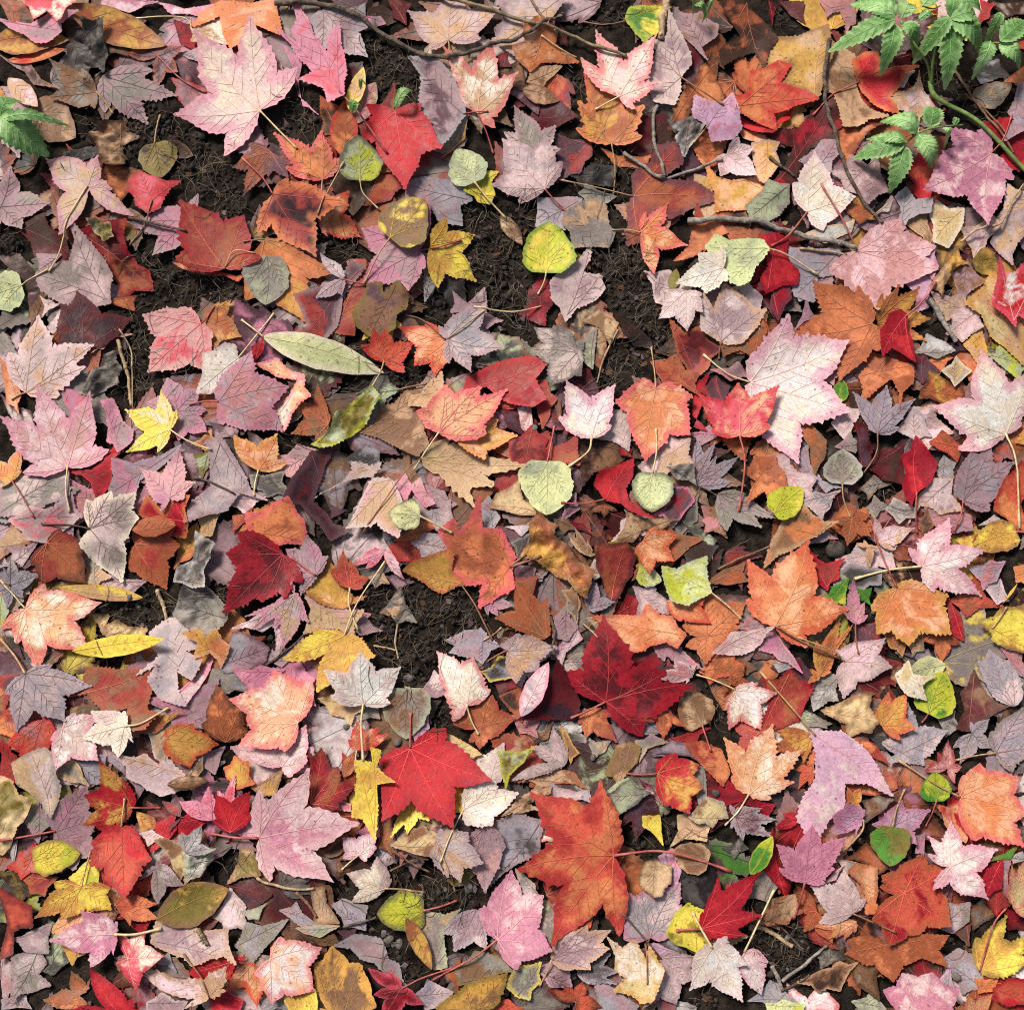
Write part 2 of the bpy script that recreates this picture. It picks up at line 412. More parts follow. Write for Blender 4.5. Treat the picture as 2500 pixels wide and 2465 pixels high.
# ------------------------------------------------------------------ survey of the place: tile letter, positions on the tile
LEAVES = {
    'A': '''
m 8 palepink/cream/pink 1725,735 1480,1030 1145,755 1300,235 1675,130 1983,460 s 1973,990 d.62 | very large pale pink and cream maple leaf beside a twig, long straight cream stem
m 4 mauve/grey/mauve 680,505 1010,455 1175,620 970,805 690,740 | dusky mauve grey maple leaf with dark veins beside the large pink and cream leaf
m 3 dmauve/mauve/rust 1040,360 830,345 890,245 1230,310 1185,480 1035,570 s 1200,520;1365,600 | dark mauve maple leaf with a red stem above the dusky mauve grey leaf
m 4 brown/grey/brown 640,610 545,465 330,400 325,650 620,720 s 740,740 k.5 | curled grey brown maple leaf with pale veins beside a wrinkled grey leaf
p 6 pink/mauve/pink 0,120 200,150 400,90 530,130 425,180 420,230 330,290 240,285 150,220 60,180 | pink leaf with toothed tip lying across a golden brown leaf
p 7 pinkred/cream/red 160,0 560,0 540,60 440,170 410,180 330,110 250,140 200,60 k.6 | bright crumpled pink red leaf catching the light above a golden brown leaf
e 5 rust/gold/brown 470,90 1105,300 .36 k.5 | long curled orange brown leaf with a red stem lying on it
e 4 rust/gold/brown -120,220 460,270 .36 k.5 | curled golden brown leaf under a toothed pink leaf
e 3 orange/red/rust 15,365 440,335 .22
e 5 tan/palepink/tan 30,490 255,715 .4 k.3 | narrow tan pointed leaf beside bright green leaves
r 3 brown/tan/brown 190,700 490,900 .8 | rounded brown leaf under a green sprig
p 5 brown/tan/dbrown 610,880 700,800 790,790 885,890 800,950 810,1080 760,1110 690,1090 650,970 k1 | crumpled tan and brown curled leaf scrap on bare soil
p 5 dgrey/grey/dgrey 590,190 700,165 715,350 695,480 600,450 620,330 540,300 k1 | shrivelled silvery grey leaf standing among brown leaves
p 4 dbrown/dgrey/dbrown 440,190 540,220 610,330 560,480 470,400 k.8
p 3 dgrey/black/dgrey 420,1010 560,960 660,970 650,1030 560,1060 440,1130 410,1090 k.8 | dark grey curled bark-like leaf scrap on soil
r 4 olive/dbrown/olive 1010,925 1060,1160 1.02 s 1050,740 | dark olive brown round leaf with a straight thin stem on root strewn soil
e 3 brown/dbrown/brown 1050,925 1265,1000 .5
p 6 red/pinkred/crim 850,1180 920,1130 1040,1165 1165,1195 1090,1300 1050,1380 980,1405 900,1350 890,1310 845,1250 s 1010,1330;960,1480;850,1615 | small bright red leaf with a curved brown stem beside root strewn soil
p 4 rust/orange/dbrown 640,1160 740,1090 880,1130 850,1230 790,1290 740,1240
m 6 pmauve/tan/pinkpur 590,1245 400,1575 275,1025 665,1045 760,1270 895,1440 s 470,1470;400,1690;320,1800 d.6 | pale mauve tan maple leaf with one orange tip and a long curving yellow stem
m 4 mauve/grey/mauve -20,1350 50,1080 325,1335 130,1505 -80,1500 | mauve grey maple leaf at the edge of a bare black hollow
m 4 mauve/pinkpur/mauve 1240,1460 1310,1275 840,1480 1000,1690 1260,1640 | mauve pink maple leaf half under a large speckled red leaf, twig across it
m 7 dullred/rust/crim 1490,1780 1180,1740 1200,1330 1620,1420 1740,1720 d.8 s 1560,1670;1700,1690 | large speckled dull red maple leaf overlapping a round grey green leaf
p 6 orange/peach/red 1200,1745 1490,1800 1570,1820 1540,1840 1400,1810 1230,1770
p 3 dred/rust/crim 540,1560 700,1480 820,1480 840,1650 960,1780 970,1885 800,1950 720,1800 700,1700 | deep maroon leaf with rusty glow beside pale mauve leaf, bordering soil
p 2 dred/dbrown/dred 130,1500 270,1450 400,1580 450,1680 330,1720 220,1650
p 4 sage/olive/tan 610,1490 660,1480 750,1510 760,1580 700,1610 640,1560 k1 | small curled olive green leaf scrap
p 6 peach/orange/orange 1300,140 1320,60 1450,-20 1800,-20 1840,80 1845,195 1700,160 1640,250 1540,300 1480,230 1440,90 | peach orange maple leaf touching the tip of the large pink leaf
p 5 tan/cream/tan 1270,170 1440,100 1500,270 1280,265 s 1220,110;1050,95;885,95 | small tan leaf with a long cream stem above the large pink leaf
p 6 pink/palepink/pink 690,-40 970,-20 840,55 700,30
p 6 palepink/pink/pink 1050,-20 1430,-20 1300,60 1150,50
p 3 dullpink/mauve/red 1170,540 1350,590 1375,650 1260,705 1180,610
p 2 dmauve/dullpink/dmauve 1190,400 1310,390 1360,600 1220,540
m 3 dmauve/rust/dmauve 1800,1010 1650,950 1530,1100 1600,1280 1780,1170 1920,1200 | dark mauve leaf with rusty tips under the large pink and cream leaf
p 2 dbrown/mauve/brown 20,360 170,400 330,560 200,520
p 2 dbrown/rust/brown 0,-20 200,0 190,150 60,110
p 2 dred/crim/dred 1170,140 1270,160 1290,300 1200,260
p 1 dbrown/brown/dbrown 730,170 860,200 830,330 740,320
p 2 mauve/grey/mauve 240,1680 370,1690 330,1760 250,1760
p 3 mauve/lilac/mauve 1210,350 1310,320 1310,395 1250,380
''',
    'B': '''
p 7 pink/pinkred/pink 640,650 560,670 520,600 440,560 385,520 430,480 395,420 340,370 300,290 230,205 330,260 305,190 330,120 310,-30 370,60 420,130 450,220 500,290 535,325 545,250 605,180 630,290 655,380 670,460 655,560 s 635,645;760,780;940,1020 | slender pink maple leaf with long narrow lobes and a thin pink stem
m 3 mauve/pmauve/lilac 505,45 810,175 808,365 490,310 415,120 d.8 | pale mauve grey leaf crossed by a dark bark twig
e 6 yellow/tan/yellow 690,745 778,428 .33 | narrow pale yellow leaf between pink leaf and red leaf
e 5 dullpink/tan/mauve 725,810 855,515 .45 | dusty pink narrow leaf beside a narrow yellow leaf
m 7 red/red/crim 990,735 795,690 775,905 1065,1290 1310,1000 1175,690 d.72 | vivid plain red maple leaf pointing away from a small green leaf
p 5 dmauve/mauve/lilac 1110,380 1260,390 1340,460 1450,660 1455,760 1430,800 1370,900 1300,945 1240,900 1200,790 1150,660 1165,500 s 1450,760;1610,735 | purple mauve leaf with dark branching veins and a short red stem
m 7 tan/cream/pinkred 1540,745 1420,600 1310,320 1640,290 1815,500 1660,845 d.6 s 1645,990 | tan maple leaf with one bright pink red lobe, straight tan stem
m 4 pmauve/tan/mauve 1345,265 1215,335 1070,40 1370,-80 1690,70 1560,290 d.75 s 1350,345 | broad pale tan mauve maple leaf under a thin brown twig
r 7 sage/ygreen/dgrey 760,1205 755,920 .92 s 780,1280;880,1370 k.5 x | crinkled pale green round leaf blotched with dark grey, hooked stem
m 4 orange/rust/pinkred 510,1195 270,1130 185,880 500,865 640,1050 s 510,1280 | orange and rust maple leaf with reddish base beside a crinkled green leaf
e 6 rust/orange/red 650,1060 655,650 .42 | narrow rust orange leaf standing between pink and red leaves
p 3 rust/dbrown/rust 505,660 590,700 600,870 515,860 500,740
m 5 dullred/dpurple/orange 180,1290 75,1540 465,1705 665,1360 290,1200 s 110,1180;-30,1040 x | red maple leaf with blackish purple burnt patches and a pink stem
m 4 orange/peach/red 480,1430 690,1265 760,1545 530,1545 s 540,1300;660,1100 | orange leaf tip poking out beneath the burnt red leaf
m 4 orange/gold/rust 120,1580 360,1650 600,1805 390,2130 0,2000 s -20,1600 d.7 | large golden orange speckled maple leaf under a round grey green leaf
r 6 grey/sage/grey 140,1700 130,2025 .92 | smooth round grey green leaf lying on a golden orange leaf
r 7 brown/yellow/olive 960,1590 1190,1340 1.02 s 880,1700;780,1880 | round brown leaf with yellow blotches lying on a purple pink leaf
m 5 pinkpur/mauve/pinkpur 1150,1660 1195,1310 760,1500 770,1870 1080,1930 1190,1780 d.75 s 1430,1575 | purple pink maple leaf under a round brown and yellow leaf
m 5 gold/yellow/gold 1225,1630 1340,1440 1525,1530 1530,1830 1275,1900 d.6 | golden yellow maple leaf beside the purple pink leaf, bordering bare soil
p 3 lilac/mauve/lilac 1080,1220 1180,1170 1440,1210 1480,1300 1425,1340 1420,1450 1280,1440 1180,1340 1080,1345 | blue grey mauve leaf beneath a vivid red leaf's tip
r 6 sage/palegreen/sage 1520,1200 1400,970 .98 s 1600,1290;1730,1410 x | pale green round leaf peppered with dark specks, overlapping a smaller yellow green leaf
p 4 ygreen/yellow/ygreen 1460,1250 1580,1110 1665,1120 1630,1180 1650,1250 1620,1310 1540,1310 x | small yellow green speckled leaf under the pale green round leaf
e 4 brown/tan/dbrown 1690,1380 1840,1590 .4 k.4 | small narrow brown leaf alone on dark rooty soil
m 3 pmauve/mauve/mauve 640,1850 485,1670 470,1895 655,1980 660,1770
p 2 dullred/mauve/dred 660,1790 750,1740 775,1860 740,1960 650,1900
p 2 black/dgrey/black 1260,1880 1340,1750 1440,1800 1450,1960 1370,2000 | blackish leaf on soil under the golden yellow leaf
p 4 lilac/grey/lilac 1190,1690 1260,1690 1260,1830 1195,1930
p 2 rust/dullred/dbrown 830,1310 900,1080 1000,1130 1035,1200 950,1290
p 3 rust/dbrown/gold 1315,1005 1455,830 1440,900 1370,970
p 3 pink/mauve/pink 265,330 360,410 345,600 450,705 370,650 330,500
p 2 dbrown/brown/dbrown 560,1080 680,1060 820,1230 700,1350 600,1250
p 2 dmauve/lilac/dmauve 600,-10 790,-20 770,70 700,80
p 2 dullred/rust/dred 900,1040 970,1080 960,1120 900,1130
p 2 dred/rust/dred 960,-20 1070,0 1050,120 980,80
p 2 dbrown/dmauve/dbrown 780,50 900,20 1000,80 900,130
p 2 mauve/pink/mauve 740,90 880,100 900,130 800,160
p 2 dbrown/brown/dbrown 1640,470 1800,420 1830,560 1700,560
p 3 dred/crim/dred 1630,400 1720,360 1740,430 1640,450
''',
    'C': '''
p 4 pmauve/tan/mauve 60,20 200,-40 480,-20 420,100 330,200 160,345 60,290 30,200 80,130 | pale tan mauve leaf lying where two twigs cross
p 5 orange/peach/rust 300,140 350,150 430,210 430,270 480,310 555,370 480,390 330,400 260,450 180,400 160,330 220,290 220,200 s 330,235;570,340 | orange leaf with a thin pale stem lying under crossed twigs
p 4 tan/brown/tan 260,460 380,400 460,405 400,480 345,545 245,535 k.4 | small folded tan leaf beneath an orange leaf
e 4 brown/tan/brown 205,585 455,645 .5 k.4 | small oval tan brown leaf with curled edge
m 7 cream/palepink/pinkred 845,655 590,380 690,185 1095,245 1120,575 945,755 d.5 s 690,715 x | cream maple leaf blotched with pink and red, deeply split
p 5 pmauve/mauve/pmauve 1180,130 1240,220 1310,350 1320,430 1260,520 1255,600 1200,690 1090,670 1040,560 1080,420 1070,270 1140,280 s 1260,522;1540,700 | pale mauve leaf behind the cream and red leaf, straight brown stem
m 5 rust/gold/orange 800,940 560,835 570,655 640,440 1010,720 1000,920 d.7 s 820,1250 | golden rust maple leaf with a long stem under the cream and red leaf
p 5 green/yellow/ygreen 895,120 920,50 1000,30 1130,40 1130,200 1020,265 950,210 s 890,130;760,150;610,110 x | green and yellow rounded leaf under a thick tan stick
p 4 mauve/brown/mauve 1225,180 1260,90 1400,80 1500,170 1490,240 1400,320 1420,390 1350,320 1260,240 k.4 | brownish mauve curled leaf beside a thick tan stick
p 4 dbrown/rust/dbrown 1530,20 1700,0 1740,50 1880,190 1900,230 1810,400 1750,330 1640,370 1540,420 1530,330 1650,220 k.6 | large dark brown curled leaf beside a golden spotted leaf
p 3 rust/orange/dbrown 1390,440 1490,400 1500,520 1540,640 1500,690 1340,690 1290,800 1190,850 1210,720 1310,560 | rust orange leaf beneath the small violet pink leaf
p 6 violet/pinkpur/violet 1360,660 1460,680 1590,640 1640,750 1655,850 1600,920 1470,930 1430,850 1340,800 1330,750 s 1420,860;1340,950 | small violet pink leaf tucked beside a folded orange red leaf
p 5 grey/dgrey/lgrey 1175,855 1310,810 1400,850 1340,950 1280,1030 1220,930 1240,890 k.9 | small folded grey leaf beside the violet pink leaf
p 4 rust/orange/dullred 1350,930 1420,880 1540,930 1530,1040 1440,1070
m 6 pmauve/palepink/pmauve 1570,1010 1480,1060 1520,1170 1760,1185 1740,980 1640,912 d.75 | small pale mauve maple leaf at the tip of a forked grey twig
p 4 gold/peach/orange 1390,1040 1500,1160 1600,1190 1770,1180 1795,1250 1690,1390 1500,1390 1450,1200 | golden peach leaf under a small pale mauve leaf
m 6 pmauve/palepink/mauve 355,1235 180,1310 0,1205 70,905 370,895 478,1060 d.75 s 500,1370 | pale pinkish mauve maple leaf with dark veins overlapping a greyer one
m 5 grey/pmauve/mauve 290,1000 80,860 150,680 430,820 462,980 | grey mauve maple leaf overlapped by a pinker mauve leaf
p 3 dmauve/dullred/dmauve 430,870 650,920 665,1000 590,1110 450,1160 440,1000 | dark mauve leaf in shade beside pale mauve leaves
p 4 dullred/rust/dmauve 950,1140 1100,980 1240,970 1260,1060 1150,1160 1350,1200 1480,1310 1330,1370 1200,1420 1100,1400 1000,1560 930,1560 910,1350 945,1250 s 945,1270;700,1220;450,1160 | large brownish red leaf under a forked grey twig
m 6 orange/peach/pinkred 1000,1525 1030,1385 1185,1325 1315,1610 1095,1800 d.5 s 810,1490 | orange maple leaf with pinkish red tips and a side stem beside bare soil
p 4 rust/orange/dullred 1370,1370 1420,1450 1500,1470 1550,1550 1460,1640 1360,1680 1240,1700 1320,1600 | rust leaf behind the orange and pink tipped maple leaf
p 3 rust/dbrown/rust 1500,1450 1560,1400 1660,1400 1680,1460 1720,1580 1600,1590 1560,1520
p 6 palegreen/sage/palegreen 1440,1640 1490,1585 1700,1610 1780,1630 1815,1680 1790,1750 1700,1880 1640,1900 1580,1870 1530,1780 s 1810,1675;1950,1710;2175,1820 x | pale green speckled leaf overlapped by a small cream maple leaf
m 7 white/cream/cream 1535,1790 1525,1660 1370,1690 1225,1875 1420,1950 1560,1880 d.75 | small creamy white maple leaf lying on a pale green leaf
p 3 pmauve/mauve/pmauve 1070,1800 1190,1790 1300,1880 1230,2000 1120,1960
e 4 olive/ygreen/olive 1205,1905 1240,1755 .5
r 6 yellow/ygreen/green 365,1795 385,1450 .98 s 350,1850;310,1920 x | bright yellow round leaf with green edges on bare soil
p 4 grey/tan/grey 490,1400 590,1320 700,1295 760,1330 790,1450 820,1510 780,1600 680,1612 560,1610 480,1470 k.4 | wrinkled grey tan leaf above the yellow and green round leaf
p 3 lilac/mauve/lilac 315,1290 500,1270 590,1300 580,1330 490,1400 480,1490 400,1450 310,1460 | blue mauve leaf partly under a wrinkled grey tan leaf
p 4 pmauve/mauve/pmauve 655,1625 660,1690 620,1780 720,1810 750,1890 700,1960 500,2080 410,1960 400,1850 530,1720 | pale mauve maple leaf below the yellow and green round leaf
p 3 dred/crim/dred 250,1890 330,1800 400,1850 420,1960 350,2120 200,2040 s 330,2000;130,2050;-120,2020 | deep maroon leaf under the yellow and green round leaf, long pale stem
p 2 dred/dmauve/dred 290,670 440,660 520,740 360,820 290,760
p 2 dmauve/mauve/dmauve 160,600 200,450 300,660 290,700
p 3 dgrey/black/dgrey 560,1130 680,1070 800,1090 800,1180 620,1180 k.8
p 3 grey/dgrey/grey 610,1250 640,1210 800,1270 760,1300 650,1300 k.8
p 3 rust/orange/rust 780,980 960,1020 1050,1020 1000,1080 850,1060
p 2 dred/dmauve/dred 1290,290 1390,390 1400,450 1310,530 1280,400
p 2 dmauve/mauve/dmauve 1260,1060 1330,980 1420,1100 1460,1200 1330,1190
p 2 tan/gold/tan 1380,1180 1450,1200 1510,1350 1440,1440 1370,1380
p 1 dred/dbrown/dred 1000,800 1120,790 1200,930 1060,1010 950,950
p 3 red/orange/red 640,470 700,540 760,620 690,720 650,600
''',
    'D': '''
p 6 redorange/orange/red 100,480 280,415 330,440 300,540 420,590 500,655 380,700 350,720 250,760 235,850 120,820 0,720 0,660 80,610 k.4 | folded orange red maple leaf lying on a second red leaf
p 5 red/crim/red -10,740 120,820 240,850 280,790 370,710 350,780 230,890 130,880 20,800 | red leaf rim peeping from under the folded orange red leaf
p 4 peach/orange/tan -20,770 100,860 220,900 180,930 60,890
p 4 gold/tan/brown 180,330 230,230 300,215 410,220 590,190 620,260 640,320 560,590 520,640 420,590 300,540 330,430 180,420 x | golden tan leaf with brown spots crossed by a dark grey twig
p 4 tan/brown/tan 600,320 700,320 780,370 800,540 830,640 960,770 800,835 720,830 680,730 640,620 540,560 | large plain tan leaf between a dark twig and a red leaf
p 5 red/crim/orange 780,400 870,330 930,340 960,460 1060,440 1180,440 1090,560 1020,650 1045,740 990,740 900,680 830,600 800,520 s 800,545;640,620;510,750 k.4 | glossy curled red leaf with a yellow flush beneath green leaves
p 4 tan/palepink/tan 1180,560 1230,460 1305,690 1220,780 1200,860 1100,740 1030,720 1040,620 | pinkish tan leaf beside the glossy curled red leaf
p 5 cream/white/cream 1090,555 1160,450 1185,450 1120,555
p 3 dred/crim/dbrown 240,860 400,840 560,640 640,640 710,800 640,880 640,930 500,970 400,1150 370,1210 200,1290 320,1100 370,970 230,900 | large deep crimson leaf under a dark grey twig
m 7 cream/white/palepink 465,1410 360,1230 500,1030 780,1320 570,1535 d.8 s 330,1580;215,1655 | cream white maple leaf crossed by a dark red stem
p 4 mauve/lilac/mauve 430,1060 500,1000 570,930 650,940 670,1020 600,1170 520,1130 | mauve leaf peeping above the cream white leaf
p 4 gold/peach/mauve 110,950 200,930 270,950 280,1080 240,1150 170,1220 130,1180 110,1050 | mauve edged golden leaf beside a small pale mauve leaf
p 4 grey/sage/grey 50,1400 150,1290 200,1220 330,1240 345,1340 270,1440 170,1490 80,1460 | smooth grey green leaf lying above a thick stick
p 4 mauve/pmauve/mauve 640,1150 760,1050 870,1090 930,1040 960,1140 1000,1250 870,1330 800,1290 720,1260 | mauve maple leaf under a dark twig beside lobed green leaflets
p 4 red/redorange/crim 1140,1150 1210,1030 1300,1080 1315,1200 1285,1300 1250,1360 1180,1290 k.5 | small crumpled bright red leaf beside the purple pink maple leaf
m 7 pinkpur/palepink/pinkpur 1700,1005 1640,815 1400,850 1195,1310 1637,1530 1842,1190 d.66 s 1770,920;1830,760 | large purple pink maple leaf with small holes beside a green stalk
p 5 lilac/mauve/lilac 1060,1310 1120,1260 1180,1330 1270,1340 1260,1420 1140,1460 1090,1540 1070,1480 1090,1410 | lilac grey leaf beside a torn straw coloured leaf
p 5 straw/tan/cream 1280,1430 1330,1350 1500,1390 1510,1440 1450,1580 1400,1630 1310,1600 k.4 | torn straw coloured ribbed leaf below the purple pink maple leaf
m 6 dustypink/palepink/dustypink 795,1665 1080,1462 1320,1640 1335,1795 930,2070 600,1830 d.86 s 690,1470;550,1230 | large dusty pink leaf with red veins and a long red stem
p 4 pinkpur/violet/pinkpur 1110,1500 1210,1590 1310,1640 1335,1770 1300,1840 1200,1700 | purple pink leaf edge under the large dusty pink leaf
p 6 tan/gold/brown 1310,1850 1470,1670 1525,1740 1450,1780 1400,1850 1360,1960 1290,1905 k1 | rolled golden tan leaf beside the large dusty pink leaf
r 4 olive/gold/olive 1590,1690 1750,1800 .9 k.4 | olive brown round leaf beside the rolled tan leaf
p 6 red/white/pinkred 1690,1960 1722,1831 1738,1765 1790,1815 1850,1800 1905,1755 1990,1740 1990,2166 1860,2100 1830,2150 1757,2090 1690,2040 x | red leaf streaked with white on a golden leaf
p 4 pmauve/mauve/tan 1500,1520 1700,1440 1740,1500 1650,1640 1580,1700 1530,1600 | pale mauve leaf under the tip of the purple pink maple leaf
p 4 pmauve/tan/mauve 1700,1480 1900,1400 1960,1500 1840,1680 1830,1730 1740,1660 1700,1600 | pale mauve tan leaf above an olive round leaf
p 3 pmauve/tan/pmauve 1760,1430 1830,1240 1930,1290 1930,1400
p 4 mauve/lilac/mauve 1810,740 1870,570 1930,590 1930,850 1790,920 1840,790 | mauve leaf beside thin brown stalks near the green plant
p 4 orange/redorange/orange 1815,520 1930,430 1930,570
p 4 redorange/orange/red 1840,290 1930,250 1930,290
r 4 grey/tan/brown 1615,640 1825,560 .8 k.6 | shell-like grey tan curled leaf beside thin brown stalks
p 4 crim/red/crim 150,1590 250,1570 320,1600 320,1700 400,1800 390,1870 200,1930 160,1860 200,1780 | crimson red leaf behind a pale green speckled leaf
p 3 lilac/mauve/lilac 380,1700 500,1670 650,1690 620,1800 600,1900 450,1930
p 3 dullpink/mauve/dullpink 570,-10 780,-10 795,130 740,185 690,60 610,80 | dull pink mauve leaf behind green leaflets
p 3 rust/orange/dbrown 700,850 920,840 800,960 740,1060 690,960
p 2 dred/crim/dred 230,-20 270,0 250,105 230,60
p 2 dred/dmauve/dred 320,-20 440,0 445,100 380,60
p 2 dred/brown/dred 1000,380 1150,350 1160,430 1050,440
p 2 mauve/dbrown/mauve 850,1480 1030,1330 1090,1400 1060,1480 960,1520
p 3 tan/brown/tan 1160,1480 1250,1410 1290,1560 1270,1620
p 3 lgrey/grey/tan 920,1420 1030,1330 1010,1390
p 3 rust/gold/dbrown 740,1390 800,1330 900,1440 810,1470
p 2 dbrown/dred/dbrown 1700,100 1850,90 1870,230 1750,270
p 2 dbrown/grey/dbrown 1730,-10 1930,-10 1930,60 1780,90
p 2 red/dullred/red 1640,0 1710,20 1680,90 1620,120
p 2 palepink/dullpink/palepink 1360,-20 1640,-20 1600,80 1380,80
p 2 lgrey/grey/tan 500,1540 700,1490 760,1450 740,1530 600,1590
p 2 dgrey/lilac/dgrey 1620,420 1740,390 1800,480 1660,500
p 3 mauve/brown/mauve 1460,1820 1540,1750 1620,1860 1500,1950
''',
    'E': '''
p 5 pmauve/grey/mauve 490,-130 600,-20 690,90 735,190 720,280 700,345 590,365 540,310 420,365 330,330 265,270 255,190 400,100 450,90 | broad pale mauve leaf with dark veins and one tall pointed lobe
r 6 palegreen/sage/palegreen 135,255 -130,330 .98 s 190,220;320,150 | pale green round leaf with fine pale ribs at the end of a curving yellow stem
m 5 dpurple/dred/dred 540,670 370,650 390,370 500,285 850,450 700,640 d.85 | very dark purple maple leaf with a burnt orange corner
p 5 orange/rust/dred 700,345 860,320 850,390 760,370
m 6 pmauve/tan/palepink 140,955 30,690 240,440 625,650 570,800 380,980 d.72 s 40,1000 | pale mauve tan maple leaf with pink edges and a bright lit tip
p 4 pinkpur/pinkred/pinkpur 400,930 560,980 540,1060 470,1140 420,1030
p 5 dgrey/grey/grey 525,960 600,830 680,780 700,710 740,700 780,790 760,890 670,950 580,980 k1 | crumpled silvery grey leaf scrap on black soil
p 5 palepink/cream/rust 630,680 720,550 820,570 740,590 680,660 k.6
m 6 dustypink/pinkred/dustypink 1330,515 1200,390 920,430 950,815 1350,820 1420,600 d.85 s 1360,480;1440,360 | dull rose pink maple leaf with pale ribs, tan stem crossing it
m 4 rust/gold/brown 1350,480 1370,390 1540,360 1610,610 1430,690 d.7 | small golden brown maple leaf beside the dull rose pink leaf
p 3 dmauve/pinkpur/dmauve 1580,390 1700,470 1905,500 1950,600 1800,800 1620,760 1540,670 | dark purple mauve leaf beneath a long pale green leaf
p 6 white/cream/pmauve 1355,725 1490,660 1560,670 1590,740 1640,740 1520,880 1390,970 1320,960 1340,850 s 1590,735;1700,600;1815,440 | cream white leaf with a bright sunlit patch beside a rose pink leaf
m 7 dullpink/lilac/pinkpur 1450,1030 1460,1180 1880,1225 1920,930 1675,690 1430,940 d.75 s 1250,1048 | dull mauve pink maple leaf with vivid pink rim and a short red stem
p 6 red/crim/red 1690,740 1680,670 1750,610 1740,680
m 7 dustypink/palepink/pink 440,1465 155,1510 0,1130 235,915 600,960 725,1350 d.6 s 450,1765 | large flat dusty pink maple leaf with fine veins and short pale stem
m 7 yellow/cream/yellow 1135,1225 1050,1375 830,1370 815,1080 1075,960 1185,1100 d.55 s 1250,1300;1415,1365 | pale yellow maple leaf with bright lit lobes lying on mauve leaves
m 5 mauve/pinkpur/pinkpur 1170,1090 960,1030 1095,860 1320,940 1360,1080 1380,1240 1190,1300 d.75 | mauve pink leaf under the pale yellow maple leaf
p 4 pinkpur/mauve/pink 660,1020 720,1010 800,1150 870,1220 860,1290 780,1350 690,1280 680,1130
p 3 crim/dred/red 440,1490 600,1480 750,1330 800,1350 740,1430 740,1580 640,1670 590,1570 | dark crimson curled leaf under the large flat dusty pink leaf
p 4 mauve/pinkpur/lilac 760,1430 960,1420 1190,1350 1060,1480 930,1560 880,1670 730,1640 | mauve pointed leaf beside a rose pink leaf
m 6 dustypink/pinkpur/dustypink 1150,1690 1090,1775 930,1480 1205,1350 1325,1580 1260,1690 d.6 | rose pink maple leaf with two lobes above a red and orange leaf
p 5 pmauve/lilac/mauve 1400,1320 1470,1300 1570,1420 1670,1620 1745,1680 1600,1650 1500,1760 1400,1790 1270,1820 1290,1720 1400,1600 | mauve leaf with pale sheen beside a golden orange leaf
p 4 dmauve/mauve/dmauve 1190,1330 1310,1320 1390,1450 1330,1560 1250,1450
m 6 orange/peach/gold 1715,1490 1555,1260 1840,1240 1905,1430 d.6 s 1690,1665 | orange and gold maple leaf with toothed lobes and a pale stem
p 5 olive/sage/olive 1310,1400 1390,1370 1380,1470 1350,1520 
p 4 rust/brown/gold 1300,1310 1390,1240 1440,1310 1370,1350
m 6 gold/orange/tan 80,1560 0,1600 -60,1420 115,1310 140,1490 s 160,1670;240,1810 | golden tan maple leaf with a pale bent stem beside mauve leaves
p 4 grey/pmauve/mauve 0,1600 140,1520 420,1500 430,1640 300,1720 200,1790 0,1780 | grey mauve leaf under the golden tan leaf
m 5 pmauve/grey/pmauve 590,1870 560,1780 660,1665 920,1650 940,1830 850,1960 600,2030 d.8 s 450,1850;285,1850 | pale grey mauve maple leaf with a dark stem beside red and orange leaf
p 3 dullpink/mauve/pink 450,1570 640,1640 620,1720 500,1800 460,1700
p 4 mauve/pmauve/mauve 280,1780 440,1680 490,1790 450,1905 310,1905
p 4 dullpink/pinkred/mauve 90,1800 220,1780 290,1905 180,1905
p 5 crim/red/orange 940,1780 990,1680 1100,1770 1170,1690 1270,1690 1265,1850 1230,1930 1050,1900 | red leaf with an orange curled edge below the rose pink leaf
e 6 rust/orange/rust 890,1890 1190,1850 .45 k.4 | curled burnt orange leaf edge lying against a red leaf
p 4 grey/dgrey/grey 1690,1540 1850,1520 1890,1640 1780,1650 1700,1600 k.5
p 4 peach/orange/orange 0,780 60,830 95,960 80,1050 20,1000
p 3 dmauve/pmauve/dmauve 0,1000 150,1080 190,1190 60,1130
p 3 dbrown/mauve/dbrown 0,70 100,60 260,220 180,300 60,140
p 3 brown/dmauve/brown 180,330 260,300 250,430 190,480
p 3 pmauve/palepink/pmauve 290,540 400,380 380,500 340,550
p 4 rust/orange/rust 290,610 370,560 360,660 300,660
p 3 rust/dmauve/rust 590,690 640,700 620,810 570,800
p 2 dmauve/mauve/dmauve 1410,1180 1560,1200 1560,1270 1440,1260
p 4 dullred/rust/dullred 1560,1800 1660,1760 1660,1810 1560,1880
p 4 gold/orange/rust 1690,1770 1800,1740 1905,1880 1800,1930 1640,1880
p 2 dbrown/dmauve/dbrown 640,640 800,560 790,650 660,780
p 4 pmauve/palepink/pmauve 260,330 320,350 350,370 270,425
p 5 tan/gold/tan 1330,1800 1450,1770 1400,1905 1350,1905
''',
